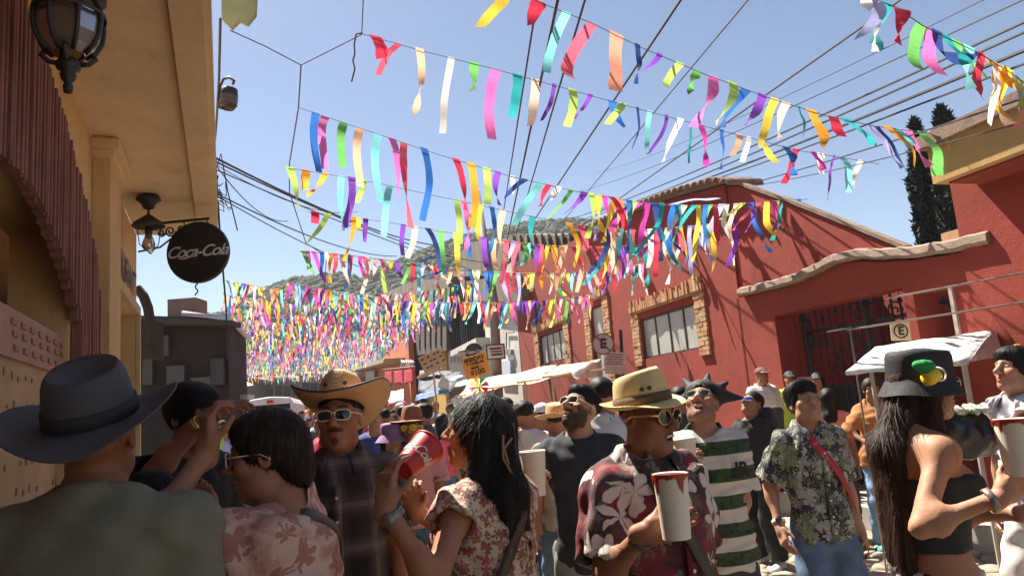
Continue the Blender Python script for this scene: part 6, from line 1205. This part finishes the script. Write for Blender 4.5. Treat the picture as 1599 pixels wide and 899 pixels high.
def watch(J, k, m_face, m_band, name='wristwatch', r=0.0):
    a, e, w = J['A'][k]; d = unit(w-e); c = w-d*0.028; rr = (0.034+r)*J['s']; u = unit(np.cross(d, V3(0.3, 0.2, 1))); v = np.cross(d, u); R = np.stack([u, v, d], 1); b = MB().lathe([(rr, -0.011), (rr+0.004, -0.009), (rr+0.004, 0.009), (rr, 0.011)], c, 24, R, True).build(name, m_band, J['th'], True, world=False)
    if m_face is not None:
        q = J['RZ'].T @ V3(-0.25, -1, 0.25); q = unit(q-d*(q @ d)); R2 = np.stack([unit(np.cross(d, q)), d, q], 1); MB().lathe([(0.001, 0.0), (0.017, 0), (0.018, 0.008), (0.001, 0.008)], c+q*rr, 20, R2).build('watch_face', m_face, b, True, world=False)
def cup(label, c, r0, r1, h, m, axis=(0, 0, 1), fill=None, rim=None, drip=0, text=None, lid=None, group=None, inside=None, seed=0):
    """r0 at the base, r1 at the mouth; c is the middle of the base."""
    c = V3(c); z = unit(axis); x = unit(np.cross(z, V3(0.2, 1, 0.05))); y = np.cross(z, x); R = np.stack([x, y, z], 1); t = thing('drink_cup', label, 'cup', c, 0, group)
    b = MB().lathe([(r0*0.9, 0.004), (r0, 0), (r0+(r1-r0)*0.5, h*0.5), (r1, h), (r1-0.002, h), (r0-0.001, 0.006)], c, 36, R, True); b.f.append(tuple(range(36))[::-1]); smooth_angle(b.build('cup_body', m, t))
    MB().lathe([(r1+0.0005, h-0.004), (r1+0.003, h-0.002), (r1+0.003, h+0.002), (r1, h+0.004), (r1-0.003, h+0.001)], c, 36, R, True).build('cup_lip', m, t, True)
    if inside: MB().lathe([(r1-0.004, h*0.97), (r0-0.003, 0.012)], c, 32, R).build('lining', inside, t, True)
    if fill: MB().lathe([(0.001, h*0.93), (r1*0.93, h*0.93)], c, 32, R, True).build('drink', fill, t, True)
    if rim:
        rg = np.random.default_rng(seed); N = 120; V_ = []
        lo = [0.006+0.008*max(0, math.sin(k*0.36+seed))*rg.random() for k in range(N)]
        for _ in range(drip):
            i = rg.integers(N); L_ = rg.uniform(0.012, 0.055)
            for q in range(-4, 5): lo[(i+q) % N] = max(lo[(i+q) % N], 0.008+(L_-0.008)*math.exp(-(q/1.9)**2))
        for j in range(3):
            for k in range(N): a = 2*PI*k/N; zz = h+0.005 if j == 0 else h-lo[k]*(0.5 if j == 1 else 1); rr = r0+(r1-r0)*zz/h+(0.004 if j < 2 else 0.0025); V_.append(c+R @ V3(rr*math.cos(a), rr*math.sin(a), zz))
        mesh('sauce_rim', V_, [(j*N+k, j*N+(k+1) % N, (j+1)*N+(k+1) % N, (j+1)*N+k) for j in range(2) for k in range(N)], rim, t, True, world=True)
    if lid: MB().lathe([(r1+0.004, h-0.006), (r1+0.005, h+0.004), (r1*0.85, h+0.012), (0.002, h+0.014)], c, 32, R).build('lid', lid, t, True)
    if text:
        v, f = text_mesh(text[0], text[1], shear=0.45, bold=text[1]*0.01, space=0.9); a0 = text[2]; zc_ = text[3]*h; rr = r0+(r1-r0)*text[3]+0.0015; tw_ = text[4] if len(text) > 4 else 0
        vv = [c+R @ V3((rr+(r1-r0)*(p[1]/h))*math.cos(a0+p[0]/rr), (rr+(r1-r0)*(p[1]/h))*math.sin(a0+p[0]/rr), zc_+p[1]) for p in v]; mesh('lettering', vv, f, WHT, t, world=True)
    return t
# ------------------------------------------------------------------ the people, nearest first
SK_D, SK_M, SK_L = (0.25, 0.115, 0.063), (0.35, 0.172, 0.1), (0.43, 0.235, 0.148)
shirt = lambda m, **k: dict(kind='shirt', mat=m, **k); pants = lambda m, **k: dict(kind='trousers', mat=m, **k)
J = person('man in grey felt hat and olive T-shirt seen from behind at left', (150, 598, 1.72), dict(face=188, fat=1.12, head=(8, 22, 0), skin=SK_D, hair='crop', hatted=1, shw=1.2, wear=[shirt(OLIVE, inf=0.024, sleeve=0.8, wr=0.005), pants(DENIM)], shoes=BROWNL))
hat(J, FELT, 0.085, 0.115, 0.05, (-4, 6, 0), 'outback', band=m_plain('dark_band', (0.03, 0.028, 0.03)), base=(0.094, 0.115))
J = person('woman in white-armed sunglasses and pink floral blouse raising her hand at left', (416, 640, 2.02), dict(sex='f', face=-88, head=(2, -4, 0), skin=SK_M, hair='bun', hairm=HAIR_B, fat=1.16, jaw=1.06, lip=(0.3, 0.07, 0.06), reach={'L': ((322, 704, 1.9), (0.1, -0.3, -1), dict(dir=(0.02, -0.05, 1), palm=(0.6, 0.5, 0.1), curl=0.75, thumb=(0.6, 0.6))), 'R': ((330, 800, 2.3), (0, 0, -1))}, wear=[shirt(GAUZE, inf=0.02, sleeve=0.85, hem=0.7, neck='wide', wr=0.008, loose=0.014), pants(GREYC)], shoes=BROWNL, glasses=dict(frame=FRAME_W, w=0.029, h=0.021)))
strap(J, [(1.2, 150, 0.01), (1.36, 110, 0.005), (1.44, 60, -0.0), (1.42, 0, -0.05), (1.36, -60, 0.0), (1.2, -100, 0.01), (1.05, -140, 0.01)], 0.045, LEATH, 0.02, 0.022)
J = person('man in wide tan cowboy hat, pale sunglasses and dark plaid shirt', (529, 604, 2.9), dict(face=4, head=(-4, 6, 0), skin=SK_M, hair='crop', hatted=1, beard=0.75, beardj=0.12, goatee=0.7, wear=[shirt(PLAID, inf=0.022, sleeve=0.75, collar=1, neck='v'), pants(DENIM)], shoes=BROWNL, glasses=dict(frame=FRAME_W, w=0.031, h=0.02, fr=0.004, pw=3.2)))
hat(J, STRAW_T, 0.098, 0.115, 0.045, (14, 0, 0), 'cowboy', edge=FRAMEC, eyelets=(-115, -65))
J = person('woman with long tied black hair in cream floral dress drinking from red cup', (742, 618, 2.38), dict(sex='f', face=-128, head=(22, 12, 0), skin=SK_M, hair='tied', fat=1.1, bust=1.05, hoff=(0, -0.01, 0), reach={'L': ((603, 792, 2.04), (0.25, -0.35, -1), dict(dir=(0.15, 0.15, 1), palm=(0.7, 0.7, 0.0), curl=0.42, thumb=(0.7, 0.5))), 'R': ((648, 795, 2.5), (0.2, 0.6, -1), dict(dir=(0.1, -0.5, 0.9), palm=(0.1, -0.6, 0.6), curl=0.55))}, wear=[shirt(DRESS, inf=0.016, sleeve=0.24, hem=0.55, skirt=0.06, neck='wide', wr=0.004, loose=0.014)], shoes=BROWNL))
watch(J, 'L', STEEL, STEEL); strap(J, [(1.44, 120, -0.03), (1.36, 95, 0.0), (1.2, 60, 0.0), (1.05, 30, 0.01), (0.92, 10, 0.02)], 0.03, BROWNL, 0.02, 0.02)
S_ = J['hs']; tie = MB(); hcw = J['hc']
for k in range(5): a = k*1.25; tie.tube([hcw+S_*V3(0.03*math.sin(a), 0.128+0.018*math.cos(a), 0.0+0.012*k-0.02), hcw+S_*V3(0.05*math.sin(a+0.8), 0.14, -0.05-0.03*k), hcw+S_*V3(0.04*math.sin(a+1.2), 0.155, -0.1-0.03*k)], 0.004, 6)
o = tie.build('hair_ribbon', m_plain('patterned_ribbon', (0.35, 0.22, 0.12)), J['th'], True, world=False); tag(o, kind='stuff')
MB().lathe([(0.018, -0.003), (0.022, 0.0), (0.018, 0.003)], hcw+S_*(J['hR'] @ V3(0.082, 0.012, -0.052)), 16, rotz(0.4) @ roty(PI/2), True).build('earring', FRAME_G, J['th'], True, world=False)
cupc = at(629, 733, 2.16); ax_ = unit(at(675, 690, 2.26)-cupc)
cup('red cola cup with white script tipped up to the drinking woman\'s mouth', cupc, 0.034, 0.052, 0.122, REDCUP, ax_, text=('Coca-Cola', 0.042, 0.9, 0.5), inside=ORIN)
J = person('bearded man in navy henley looking up with a white cup', (903, 602, 3.85), dict(face=-8, head=(-38, 30, 0), skin=SK_L, hair='quiff', beard=0.88, mouth=0.35, reach={'R': ((824, 765, 3.55), (-1, 0.2, -0.3), dict(dir=(0.3, -0.5, 0.6), palm=(0.6, -0.3, 0), curl=0.6, thumb=(0.6, 0.5)))}, wear=[shirt(NAVY, inf=0.018, sleeve=1.55, neck='v', hem=0.8, wr=0.0045), pants(GJEAN)], shoes=BROWNL, glasses=dict(frame=FRAME_W, w=0.03, h=0.021, fr=0.0035, pw=3.4)))
cup('tall plain white foam cup held by the bearded man', at(837, 773, 3.45), 0.045, 0.058, 0.195, PAPER, fill=CHILI)
J = person('man in yellow straw fedora and red hibiscus shirt holding a chili-rimmed cup', (1004, 596, 2.5), dict(face=26, head=(16, -2, 0), skin=SK_D, hair='crop', hatted=1, fat=1.16, belly=0.03, mouth=0.25, jaw=1.1, reach={'R': ((1008, 832, 2.2), (-0.35, 0.1, -0.9), dict(dir=(0.9, -0.1, 0.12), palm=(0.15, 0.95, 0.1), curls=(0.34, 0.36, 0.38, 0.42), thumb=(0.7, 0.4)))}, wear=[shirt(HAWAII, inf=0.02, sleeve=0.85, collar=1, neck='v', hem=0.76, wr=0.007, loose=0.014), pants(GREYC)], shoes=BROWNL, glasses=dict(frame=FRAME_G, w=0.031, h=0.026, fr=0.003, pw=2.2, temple=0.005)))
hat(J, STRAW_Y, 0.043, 0.11, 0.045, (6, -6, 0), 'fedora', band=m_plain('brown_band', (0.13, 0.08, 0.045)), eyelets=(-128, -142))
strap(J, [(1.40, -160, -0.05), (1.44, -125, -0.04), (1.36, -105, 0.005), (1.2, -88, 0.01), (1.05, -72, 0.02), (0.92, -58, 0.03)], 0.042, LEATH, 0.02, 0.022); watch(J, 'R', None, BROWNL, 'bracelet')
cup('white cup with dripping chili rim held by the straw-hatted man', at(1057, 840, 2.13), 0.039, 0.048, 0.172, PAPER, rim=CHILI, drip=12, fill=CHILI, seed=4)
J = person('laughing man in spiky black novelty cap and green-striped shirt looking up', (1092, 594, 3.75), dict(face=6, head=(-30, 36, 0), skin=SK_L, hair='crop', mouth=0.8, fat=1.08, beard=0.35, reach={'R': ((1056, 735, 3.45), (-1, 0, -0.6), dict(dir=(0.5, -0.4, 0.5), palm=(0.6, 0.2, 0), curl=0.6)), 'L': ((1128, 850, 3.65), (1, 0.4, 0))}, hand={'L': {}}, wear=[shirt(STRIPE, inf=0.018, sleeve=0.8, hem=0.8), pants(GREYC)], shoes=SNEAK, glasses=dict(frame=STEEL, lens=LENS, w=0.026, h=0.019, fr=0.0022, pw=2.3)))
hc, R, s = J['hc'], J['hR'], J['hs']; Q = Sdf(); Lh = lambda *p: hc+s*(R @ V3(p)); Q.ell(Lh(0, 0.03, 0.075), V3(0.098, 0.11, 0.08)*s, R, 0.03)
for a, b, c in ((-0.11, 0.0, 0.2), (0.12, 0.02, 0.17), (-0.17, 0.06, 0.1), (0.19, 0.06, 0.09), (0.03, -0.03, 0.2), (0.0, 0.15, 0.15)): Q.cone(Lh(a*0.3, 0.03+b*0.3, 0.09), Lh(a, 0.03+b, c), 0.05*s, 0.008, 0.02)
Q.ell(Lh(0, -0.1, -0.01), V3(0.085, 0.08, 0.075)*s, R, 0.01, -1); v, f = Q.mesh(0.008); mesh('novelty_cap', v, f, BUCK, J['th'], True); watch(J, 'L', None, REDCUP, 'wristband', 0.003)
letter('IR', 0.1, J['wl'](on_torso(J, 1.27, -58, 0.014, 0.026)), J['RZ'] @ V3(0.9, 0.35, 0), (0, 0, 1), INK, J['th'], bold=0.004)
cup('white lidded cup held by the man in the spiky cap', at(1074, 740, 3.35), 0.04, 0.05, 0.15, PAPER, lid=WHT)
J = person('young man in dark leaf-print shirt and ripped jeans looking up', (1251, 599, 4.2), dict(face=6, head=(0, 20, 0), skin=SK_L, hair='mop', jaw=1.1, lip=(0.35, 0.12, 0.1), reach={'R': ((1218, 822, 4.15), (-0.3, 0.9, 0))}, hand={'R': {}}, leg={'L': (0.16, 0.04, 0.0)}, wear=[shirt(LEAFS, inf=0.018, sleeve=0.85, collar=1, neck='v', hem=0.82, wr=0.007, loose=0.014), pants(DENIM, inf=0.02)], shoes=SNEAK))
REDST = mat('red_lanyard', (0.42, 0.03, 0.05), 0.6); o, P2 = strap(J, [(1.45, -150, -0.03), (1.44, -120, -0.03), (1.36, -100, 0.0), (1.22, -72, 0.006), (1.1, -50, 0.01), (0.98, -32, 0.015)], 0.04, REDST, 0.018, 0.024); watch(J, 'R', LENS, WHT)
n = on_torso(J, 1.1, -50, 0.02, 0.018); MB().box(n, (0.022, 0.008, 0.026), rotz(0.7) @ roty(0.5)).build('buckle', FRAME_G, o, world=False)
kn = J['LG']['R'][1]; Q = Sdf(); Q.ell(kn+V3(0, -0.083, 0.05), V3(0.042, 0.012, 0.014), rotx(0.2), 0.01); v, f = Q.mesh(0.006); q = mesh('torn_patch', v, f, m_plain('skin_patch', (0.36, 0.2, 0.13)), J['trousers'], True); 
J = person('woman in black bucket hat, black tube top and cow-print skirt at right', (1434, 548, 2.6), dict(sex='f', face=97, head=(-2, 0, 0), skin=(0.42, 0.22, 0.13), hair='long', hatted=1, hback=0.07, hairm=HAIR_R, hoff=(0, -0.045, 0), lip=(0.3, 0.08, 0.08), bust=1.1, reach={'R': ((1562, 775, 2.3), (-0.5, -0.5, -0.9), dict(dir=(0.8, 0.1, 0.55), palm=(0.1, 0.9, 0.2), curl=0.42)), 'L': ((1605, 800, 2.5), (0, 0.3, -1), dict(dir=(0.8, -0.3, 0.2), palm=(0, -0.8, 0.5), curl=0.4))}, wear=[shirt(BUCK, inf=0.012, sleeve=0, hem=1.06, neck='tube', top=1.3, wr=0.003, flare=0), dict(kind='skirt', mat=COW, hem=0.45, waist=0.99, inf=0.014, skirt=0.03, wr=0.004)], shoes=SNEAK, glasses=dict(frame=FRAME_W, w=0.027, h=0.019)))
o, tf = hat(J, BUCK, 0.032, 0.1, 0.028, (-4, 0, 0), 'bucket', base=(0.098, 0.117), name='bucket_hat'); watch(J, 'R', None, STEEL, 'bracelet')
J['th'].rotation_euler[2] += 0
bt = thing('hat_ornament', 'yellow and green toy bottle clipped on the black bucket hat', 'ornament', at(1456, 585, 2.45)); c_ = at(1452, 590, 2.45); YEL = mat('yellow_plastic', (0.75, 0.55, 0.02), 0.35, 0.05, bump=0); 
MB().lathe([(0.001, -0.02), (0.02, -0.02), (0.024, 0), (0.02, 0.025), (0.016, 0.035)], c_, 20, roty(1.2)).build('cup', YEL, bt, True); MB().lathe([(0.021, -0.002), (0.026, 0.002), (0.021, 0.006)], c_+V3(0.026, -0.006, 0.01), 24, rotx(PI/2-0.3), True).build('ring', WHT, bt, True)
Q = Sdf(); 
for k in range(6): Q.ell(V3(-0.004-0.008*k+0.002, 0.003*math.sin(k*2), 0.03+0.008*math.sin(k*1.7)), (0.014, 0.012, 0.009))
v, f = Q.mesh(0.004, disp=wrinkle(5, 0.002, 0.03)); mesh('green_tuft', v, f, mat('green_fluff', (0.02, 0.28, 0.08), 0.9, 0.3, 30), bt, True)
cup('large beige cup at the right edge held by the bucket-hat woman', at(1596, 742, 2.3), 0.042, 0.052, 0.165, PAPER, fill=CHILI, rim=CHILI, drip=2, seed=2)
J = person('young man in pale lilac shirt looking up at the right edge', (1578, 546, 4.2), dict(face=-72, head=(-8, 16, 0), skin=SK_L, hair='mop', reach={'L': ((1515, 700, 3.8), (0.3, -0.5, -0.8), dict(dir=(-0.8, -0.2, 0.1), palm=(0, 0, 1), curl=0.3))}, wear=[shirt(LILAC, inf=0.018, sleeve=0.85, collar=1, neck='v', loose=0.014), pants(m_plain('white_shorts', (0.6, 0.56, 0.52)), len=0.5)], shoes=BLACKC))
hp_ = J['wl'](J['hc']+J['hR'] @ V3(0, 0.01, 0.135)*J['hs']); oo = thing('hair_toy', 'small orange toy on top of the lilac-shirted man\'s hair', 'ornament', hp_); MB().lathe([(0.001, -0.015), (0.022, -0.012), (0.026, 0.002), (0.016, 0.02), (0.001, 0.024)], hp_, 16).build('toy', mat('orange_plastic', (0.75, 0.3, 0.03), 0.4, bump=0), oo, True)
pb = thing('snack_bag', 'black plastic bag of snacks held between the two at right', 'bag', at(1498, 665, 3.6)); o_ = V3(pb.location); Q = Sdf(); Q.ell((0.0, 0, -0.02), (0.16, 0.1, 0.1), rotz(0.2), 0.03); Q.ell((0.05, 0, -0.06), (0.12, 0.09, 0.09), None, 0.03); v, f = Q.mesh(0.012, disp=wrinkle(8, 0.014, 0.09)); mesh('bag', v, f, mat('black_film', (0.012, 0.012, 0.013), 0.22, 0.1, bump=0.3), pb, True)
rr_ = np.random.default_rng(4)
for k in range(26): MB().tube([o_+V3(-0.13+0.26*k/25, -0.06+0.03*rr_.normal(), 0.055+0.02*rr_.random()), o_+V3(-0.13+0.26*k/25+0.03*rr_.normal(), -0.03, 0.085+0.015*rr_.random())], 0.012, 5).build('snack', [mat('snack_green', (0.3, 0.35, 0.12)), mat('snack_tan', (0.5, 0.4, 0.26)), mat('snack_white', (0.6, 0.58, 0.52))][k % 3], pb, True)
# --- middle distance
J = person('man in black T-shirt and blue mirrored glasses looking up, black trousers', (1172, 613, 7.0), dict(face=-52, head=(-10, 32, 0), skin=SK_M, hair='crop', mouth=0.5, q=1.3, hs=1.08, leg={'L': (0.17, -0.1, 0), 'R': (-0.15, 0.1, 0)}, reach={'R': ((1142, 700, 6.8), (-0.5, 0.3, -1))}, wear=[shirt(BLACKC, sleeve=0.75, hem=0.86), pants(BLACKC)], shoes=SNEAK, glasses=dict(frame=FRAME_K, lens=LENS_B, w=0.033, h=0.023)))
Q = Sdf(); Q.box((0, 0.2, 1.2), (0.12, 0.05, 0.17), None, 0.04); v, f = Q.mesh(0.02, disp=wrinkle(2, 0.008)); mesh('backpack', v, f, GREYC, J['th'], True)
J = person('man in white T-shirt and cap standing by the red wall', (1188, 574, 9.6), dict(face=12, step=0.26, skin=SK_M, q=1.5, wear=[shirt(WTEE, inf=0.035, sleeve=0.95, hem=0.8), pants(GREYC)], shoes=BLACKC)); cap(J, mat('red_cap', (0.16, 0.05, 0.045), 0.8), WHT)
J = person('person in lime shirt and dark cap beside the gate', (1232, 580, 9.9), dict(face=-10, step=0.26, skin=SK_M, q=1.5, wear=[shirt(LIME, sleeve=0.8), pants(GREYC)], shoes=BLACKC)); cap(J, BUCK, WHT)
J = person('person in tan top and black cap filming with a phone', (1274, 582, 9.2), dict(face=-25, step=0.26, sex='f', skin=SK_L, q=1.5, hair='long', reach={'R': ((1250, 606, 9.0), (-1, 0, -1)), 'L': ((1266, 608, 9.0), (1, 0, -1))}, wear=[shirt(TAN, sleeve=0.6), pants(GREYC)], shoes=BLACKC)); cap(J, BUCK, WHT)
ph = thing('phone', 'silver phone held up by the person in tan', 'phone', at(1257, 594, 8.9)); c_ = at(1257, 594, 8.9); bevel(MB().box(c_, (0.085, 0.006, 0.042)).build('case', STEEL, ph), 0.004); MB().lathe([(0.012, -0.004), (0.012, 0)], c_+V3(-0.06, -0.008, 0.02), 12, rotx(PI/2)).build('camera_lens', LENS, ph)
J = person('long-haired woman in pink top walking away behind the leaf-print shirt', (1290, 606, 7.6), dict(face=160, sex='f', skin=SK_L, q=1.4, hair='long', leg={'L': (0.08, 0.26, 0.06), 'R': (-0.1, -0.3, 0)}, reach={'L': ((1300, 745, 7.3), (1, 0.2, -0.3))}, wear=[shirt(PINK, sleeve=0.5), pants(GREYC)], shoes=SNEAK))
wp = thing('water_bottle_pack', 'pack of clear water bottles with blue caps by the pink top', 'bottles', at(1302, 712, 6.9)); WATER = NT('clear_plastic'); WATER.b.inputs['Transmission Weight'].default_value = 0.7; WATER = WATER.done((0.75, 0.78, 0.8), 0.15)
for k in range(6):
    c_ = at(1288+(k % 3)*14, 735, 6.9+0.09*(k//3)); b = MB().lathe([(0.03, 0), (0.034, 0.01), (0.034, 0.14), (0.028, 0.17), (0.013, 0.2), (0.013, 0.215)], c_, 14).build('bottle', WATER, wp, True); MB().lathe([(0.015, 0.212), (0.016, 0.235), (0.001, 0.237)], c_, 12).build('bottle_cap', mat('blue_cap', (0.01, 0.05, 0.4), 0.4, bump=0), b, True); MB().lathe([(0.0346, 0.06), (0.0346, 0.11)], c_, 14, None, True).build('bottle_label', mat('grey_label', (0.3, 0.3, 0.32)), b, True)
J = person('woman in rust-orange blouse with hair tied back near the canopy', (1358, 590, 7.2), dict(face=-14, sex='f', skin=SK_M, q=1.4, hair='updo', hairm=HAIR_B, fat=1.12, reach={'R': ((1352, 690, 6.95), (-1, 0, -0.5)), 'L': ((1375, 690, 6.95), (1, 0, -0.5))}, leg={'L': (0.12, -0.1, 0)}, wear=[shirt(ORNG, sleeve=1.3, hem=0.84), pants(m_denim('light_denim', (0.16, 0.26, 0.4)))], shoes=TEALS))
strap(J, [(1.42, -60, -0.04), (1.34, -80, 0), (1.2, -105, 0.01), (1.05, -130, 0.01)], 0.03, PINK, 0.02, 0.014)
J = person('man in brown brimmed hat and yellow party glasses, pink shirt', (642, 643, 5.6), dict(face=-6, skin=SK_M, q=1.3, hair='crop', wear=[shirt(PINK, sleeve=0.75, collar=1, neck='v'), pants(DENIM)], shoes=BLACKC, glasses=dict(frame=YEL, lens=mat('yellow_lens', (0.7, 0.5, 0.05), 0.3, bump=0), w=0.03, h=0.024, fr=0.006))); hat(J, STRAW_B, 0.085, 0.11, 0.045, (8, 0, 0), 'fedora')
J = person('dark-haired person in black T-shirt reaching across at left', (300, 598, 3.1), dict(face=60, head=(10, -4, 0), skin=(0.24, 0.11, 0.065), q=1.1, hair='mop', H=1.8, reach={'R': ((322, 656, 2.7), (-0.7, -0.3, -0.7), dict(dir=(0.75, 0.2, 0.4), palm=(0.1, 0.4, -0.8), curl=0.5))}, wear=[shirt(BLACKC, sleeve=0.7), pants(DENIM)], shoes=BLACKC)); watch(J, 'R', None, FRAME_G, 'bracelet')
J = person('short black-haired woman half hidden behind the grey felt hat', (238, 694, 2.45), dict(face=150, sex='f', skin=SK_L, q=1.1, hair='bob', H=1.5, wear=[shirt(BLACKC, neck='wide', sleeve=0.2), pants(DENIM)], shoes=BLACKC))
J = person('man in dark cap and white T-shirt seen from behind near the tarp stall', (817, 626, 5.8), dict(face=172, skin=SK_M, q=1.4, hair='crop', wear=[shirt(WTEE, sleeve=0.8), pants(DENIM)], shoes=BLACKC)); cap(J, BUCK)
J = person('person in white cap facing left beside the cream tarp', (845, 630, 6.6), dict(face=-80, skin=SK_M, q=1.5, hair='crop', wear=[shirt(GREYC), pants(GREYC)], shoes=BLACKC)); cap(J, WTEE)
J = person('person in tan straw hat peeking behind the bearded man', (868, 634, 5.2), dict(face=190, skin=SK_M, q=1.5, hair='crop', wear=[shirt(TAN), pants(DENIM)], shoes=BLACKC)); hat(J, STRAW_T, 0.08, 0.1, 0.045, (0, 0, 0), 'fedora')
J = person('black-haired man in white shirt seen from behind between the fedora and beard', (938, 606, 4.6), dict(face=176, skin=SK_M, q=1.4, hair='crop', H=1.74, wear=[shirt(WTEE, sleeve=0.8), pants(GREYC)], shoes=BLACKC))
J = person('child in purple bucket hat in the crowd by the pink shirt', (612, 660, 5.6), dict(face=20, sex='f', skin=SK_L, q=1.5, hair='bob', wear=[shirt(WTEE), pants(PINK)], shoes=SNEAK)); hat(J, m_plain('purple_hat', (0.3, 0.16, 0.3)), 0.05, 0.09, 0.035, (0, 0, 0), 'bucket', base=(0.1, 0.115))
J = person('black-haired person glimpsed behind the spiky cap', (1060, 604, 6.2), dict(face=170, skin=SK_M, q=1.5, hair='crop', wear=[shirt(GREYC), pants(DENIM)], shoes=BLACKC))
# --- recognisable members of the crowd further back
BG = [(470, 652, 6.2, 'teal', 'woman in bright blue top behind the cowboy hat', 'f', 'long'), (505, 655, 7.5, 'red', 'person in red top left of the cowboy hat', 'm', 'crop'), (585, 650, 7.4, 'navy', 'dark-shirted man right of the cowboy hat', 'm', 'crop'), (600, 640, 9.5, 'white', 'white-shirted person under the red cloths', 'm', 'crop'), (660, 648, 8.5, 'grey', 'grey-shirted person left of the drinking woman', 'm', 'mop'), (690, 640, 10, 'rose', 'person in rose shirt under the blue tarp', 'f', 'long'), (790, 632, 7.8, 'navy', 'navy-shirted person by the pinwheel', 'm', 'crop'), (775, 628, 10, 'orange', 'person in orange under the cream tarp', 'f', 'bob'), (450, 645, 9.0, 'white', 'white-shirted person in front of the van', 'm', 'crop'), (395, 640, 10.5, 'grey', 'grey-shirted person left of the van', 'm', 'crop'), (560, 642, 10.5, 'lime', 'person in lime among the far heads', 'f', 'long'), (629, 636, 11.5, 'blue', 'blue-shirted person below the hanging red cloths', 'm', 'mop')]
for k, (x, y, d, c, lab, sx, hr) in enumerate(BG):
    cc = {'grey': (0.1, 0.1, 0.1)}.get(c) or PAL[c]; person(lab, (x, y, d), dict(face=[170, -40, 20, 180, -70, 150, 60, -20, 185, 10, 130, -150][k], sex=sx, skin=[SK_D, SK_M, SK_L][k % 3], q=1.7, hair=hr, H=[1.58, 1.7][sx == 'm'], wear=[shirt(m_plain('crowd_'+c+str(k), cc), sleeve=0.75), pants([GREYC, DENIM][k % 2])], shoes=BLACKC))
# --- the rest of the crowd filling the street, one mass
def crowd():
    r = np.random.default_rng(12); t = NT('crowd_cloth'); a = t.n('VertexColor'); a.layer_name = 'Col'; m = t.done(a.outputs[0], 0.85); bv = []
    for sx in (0, 1):
        Q = Sdf(); Q.loft([[0.75, 0, 0, .16, .11], [1.05, 0, 0, .15, .11], [1.3, 0, 0, .17, .11], [1.42, 0, 0, .12, .08], [1.48, 0, 0, .05, .05]], 0.04); Q.ell((0, 0, 1.6), (.078, .098, .125), None, 0.03)
        for s in (-1, 1): Q.cone((s*.18, 0, 1.38), (s*.25, -.02, 1.08), .055, .045, 0.03); Q.cone((s*.25, -.02, 1.08), (s*.2, -.14, .92+.3*sx), .045, .03, 0.02); Q.cone((s*.09, 0, .85), (s*.11, 0, .03), .09, .055, 0.03)
        bv.append(Q.mesh(0.05))
    V_, F_, C_ = [], [], []; n0 = 0; cols = list(PAL.values())+[(0.05, 0.05, 0.06), (0.6, 0.58, 0.55), (0.03, 0.03, 0.04), (0.3, 0.25, 0.2), (0.65, 0.6, 0.58), (0.08, 0.1, 0.16)]
    for k in range(420):
        y = 11.5+66*r.random()**1.5; u = r.uniform(-0.11*y-0.2, 2.6); p = STREET*(y/STREET[1])+ACROSS*u; p = V3(p[0], p[1], ground_z(p[1]))
        if np.hypot(p[0]-van.location.x-0.4, (p[1]-van.location.y-2)*0.5) < 1.5: continue
        v, f = bv[k % 2]; sc = r.uniform(0.88, 1.04); v = v*sc; q = v @ rotz(r.uniform(0, 6.3)).T+p; c = np.tile(cols[r.integers(len(cols))], (len(v), 1)); z = v[:, 2]/sc; c[z > 1.46] = SK_M; 
        hr = (z > 1.6) & ((v[:, 1] > -0.05) | (z > 1.68)); c[hr] = (0.012, 0.009, 0.008) if r.random() < 0.75 else cols[r.integers(len(cols))]; c[z < 0.85] = [(0.03, 0.03, 0.035), (0.06, 0.09, 0.16), (0.2, 0.17, 0.13)][r.integers(3)]
        c[(np.abs(v[:, 0]) > 0.2*sc) & (z < 1.2) & (z > 0.7)] = SK_M; V_.append(q); F_.append(f+n0); C_.append(c); n0 += len(v)
    o = mesh('distant_crowd', np.concatenate(V_), np.concatenate(F_), m, None, True); colour_attr(o, np.concatenate(C_)); tag(o, 'dense distant crowd filling the street under the bunting', 'crowd', kind='stuff')
crowd()
# ------------------------------------------------------------------ warm dusty air
me = bpy.data.meshes.new('haze'); hb = MB().box((0, 160, 38), (300, 215, 40)); me.from_pydata(hb.v, [], hb.f); hm = bpy.data.materials.new('haze'); hm.use_nodes = True; hm.node_tree.nodes.remove(hm.node_tree.nodes['Principled BSDF'])
pv = hm.node_tree.nodes.new('ShaderNodeVolumePrincipled'); pv.inputs['Color'].default_value = (0.93, 0.95, 1.0, 1); pv.inputs['Density'].default_value = 0.0005; pv.inputs['Anisotropy'].default_value = 0.0; hm.node_tree.links.new(pv.outputs[0], hm.node_tree.nodes['Material Output'].inputs['Volume'])
me.materials.append(hm); haze = bpy.data.objects.new('haze', me); COL.objects.link(haze); tag(haze, 'thin bright haze filling the street air', 'haze', kind='stuff')
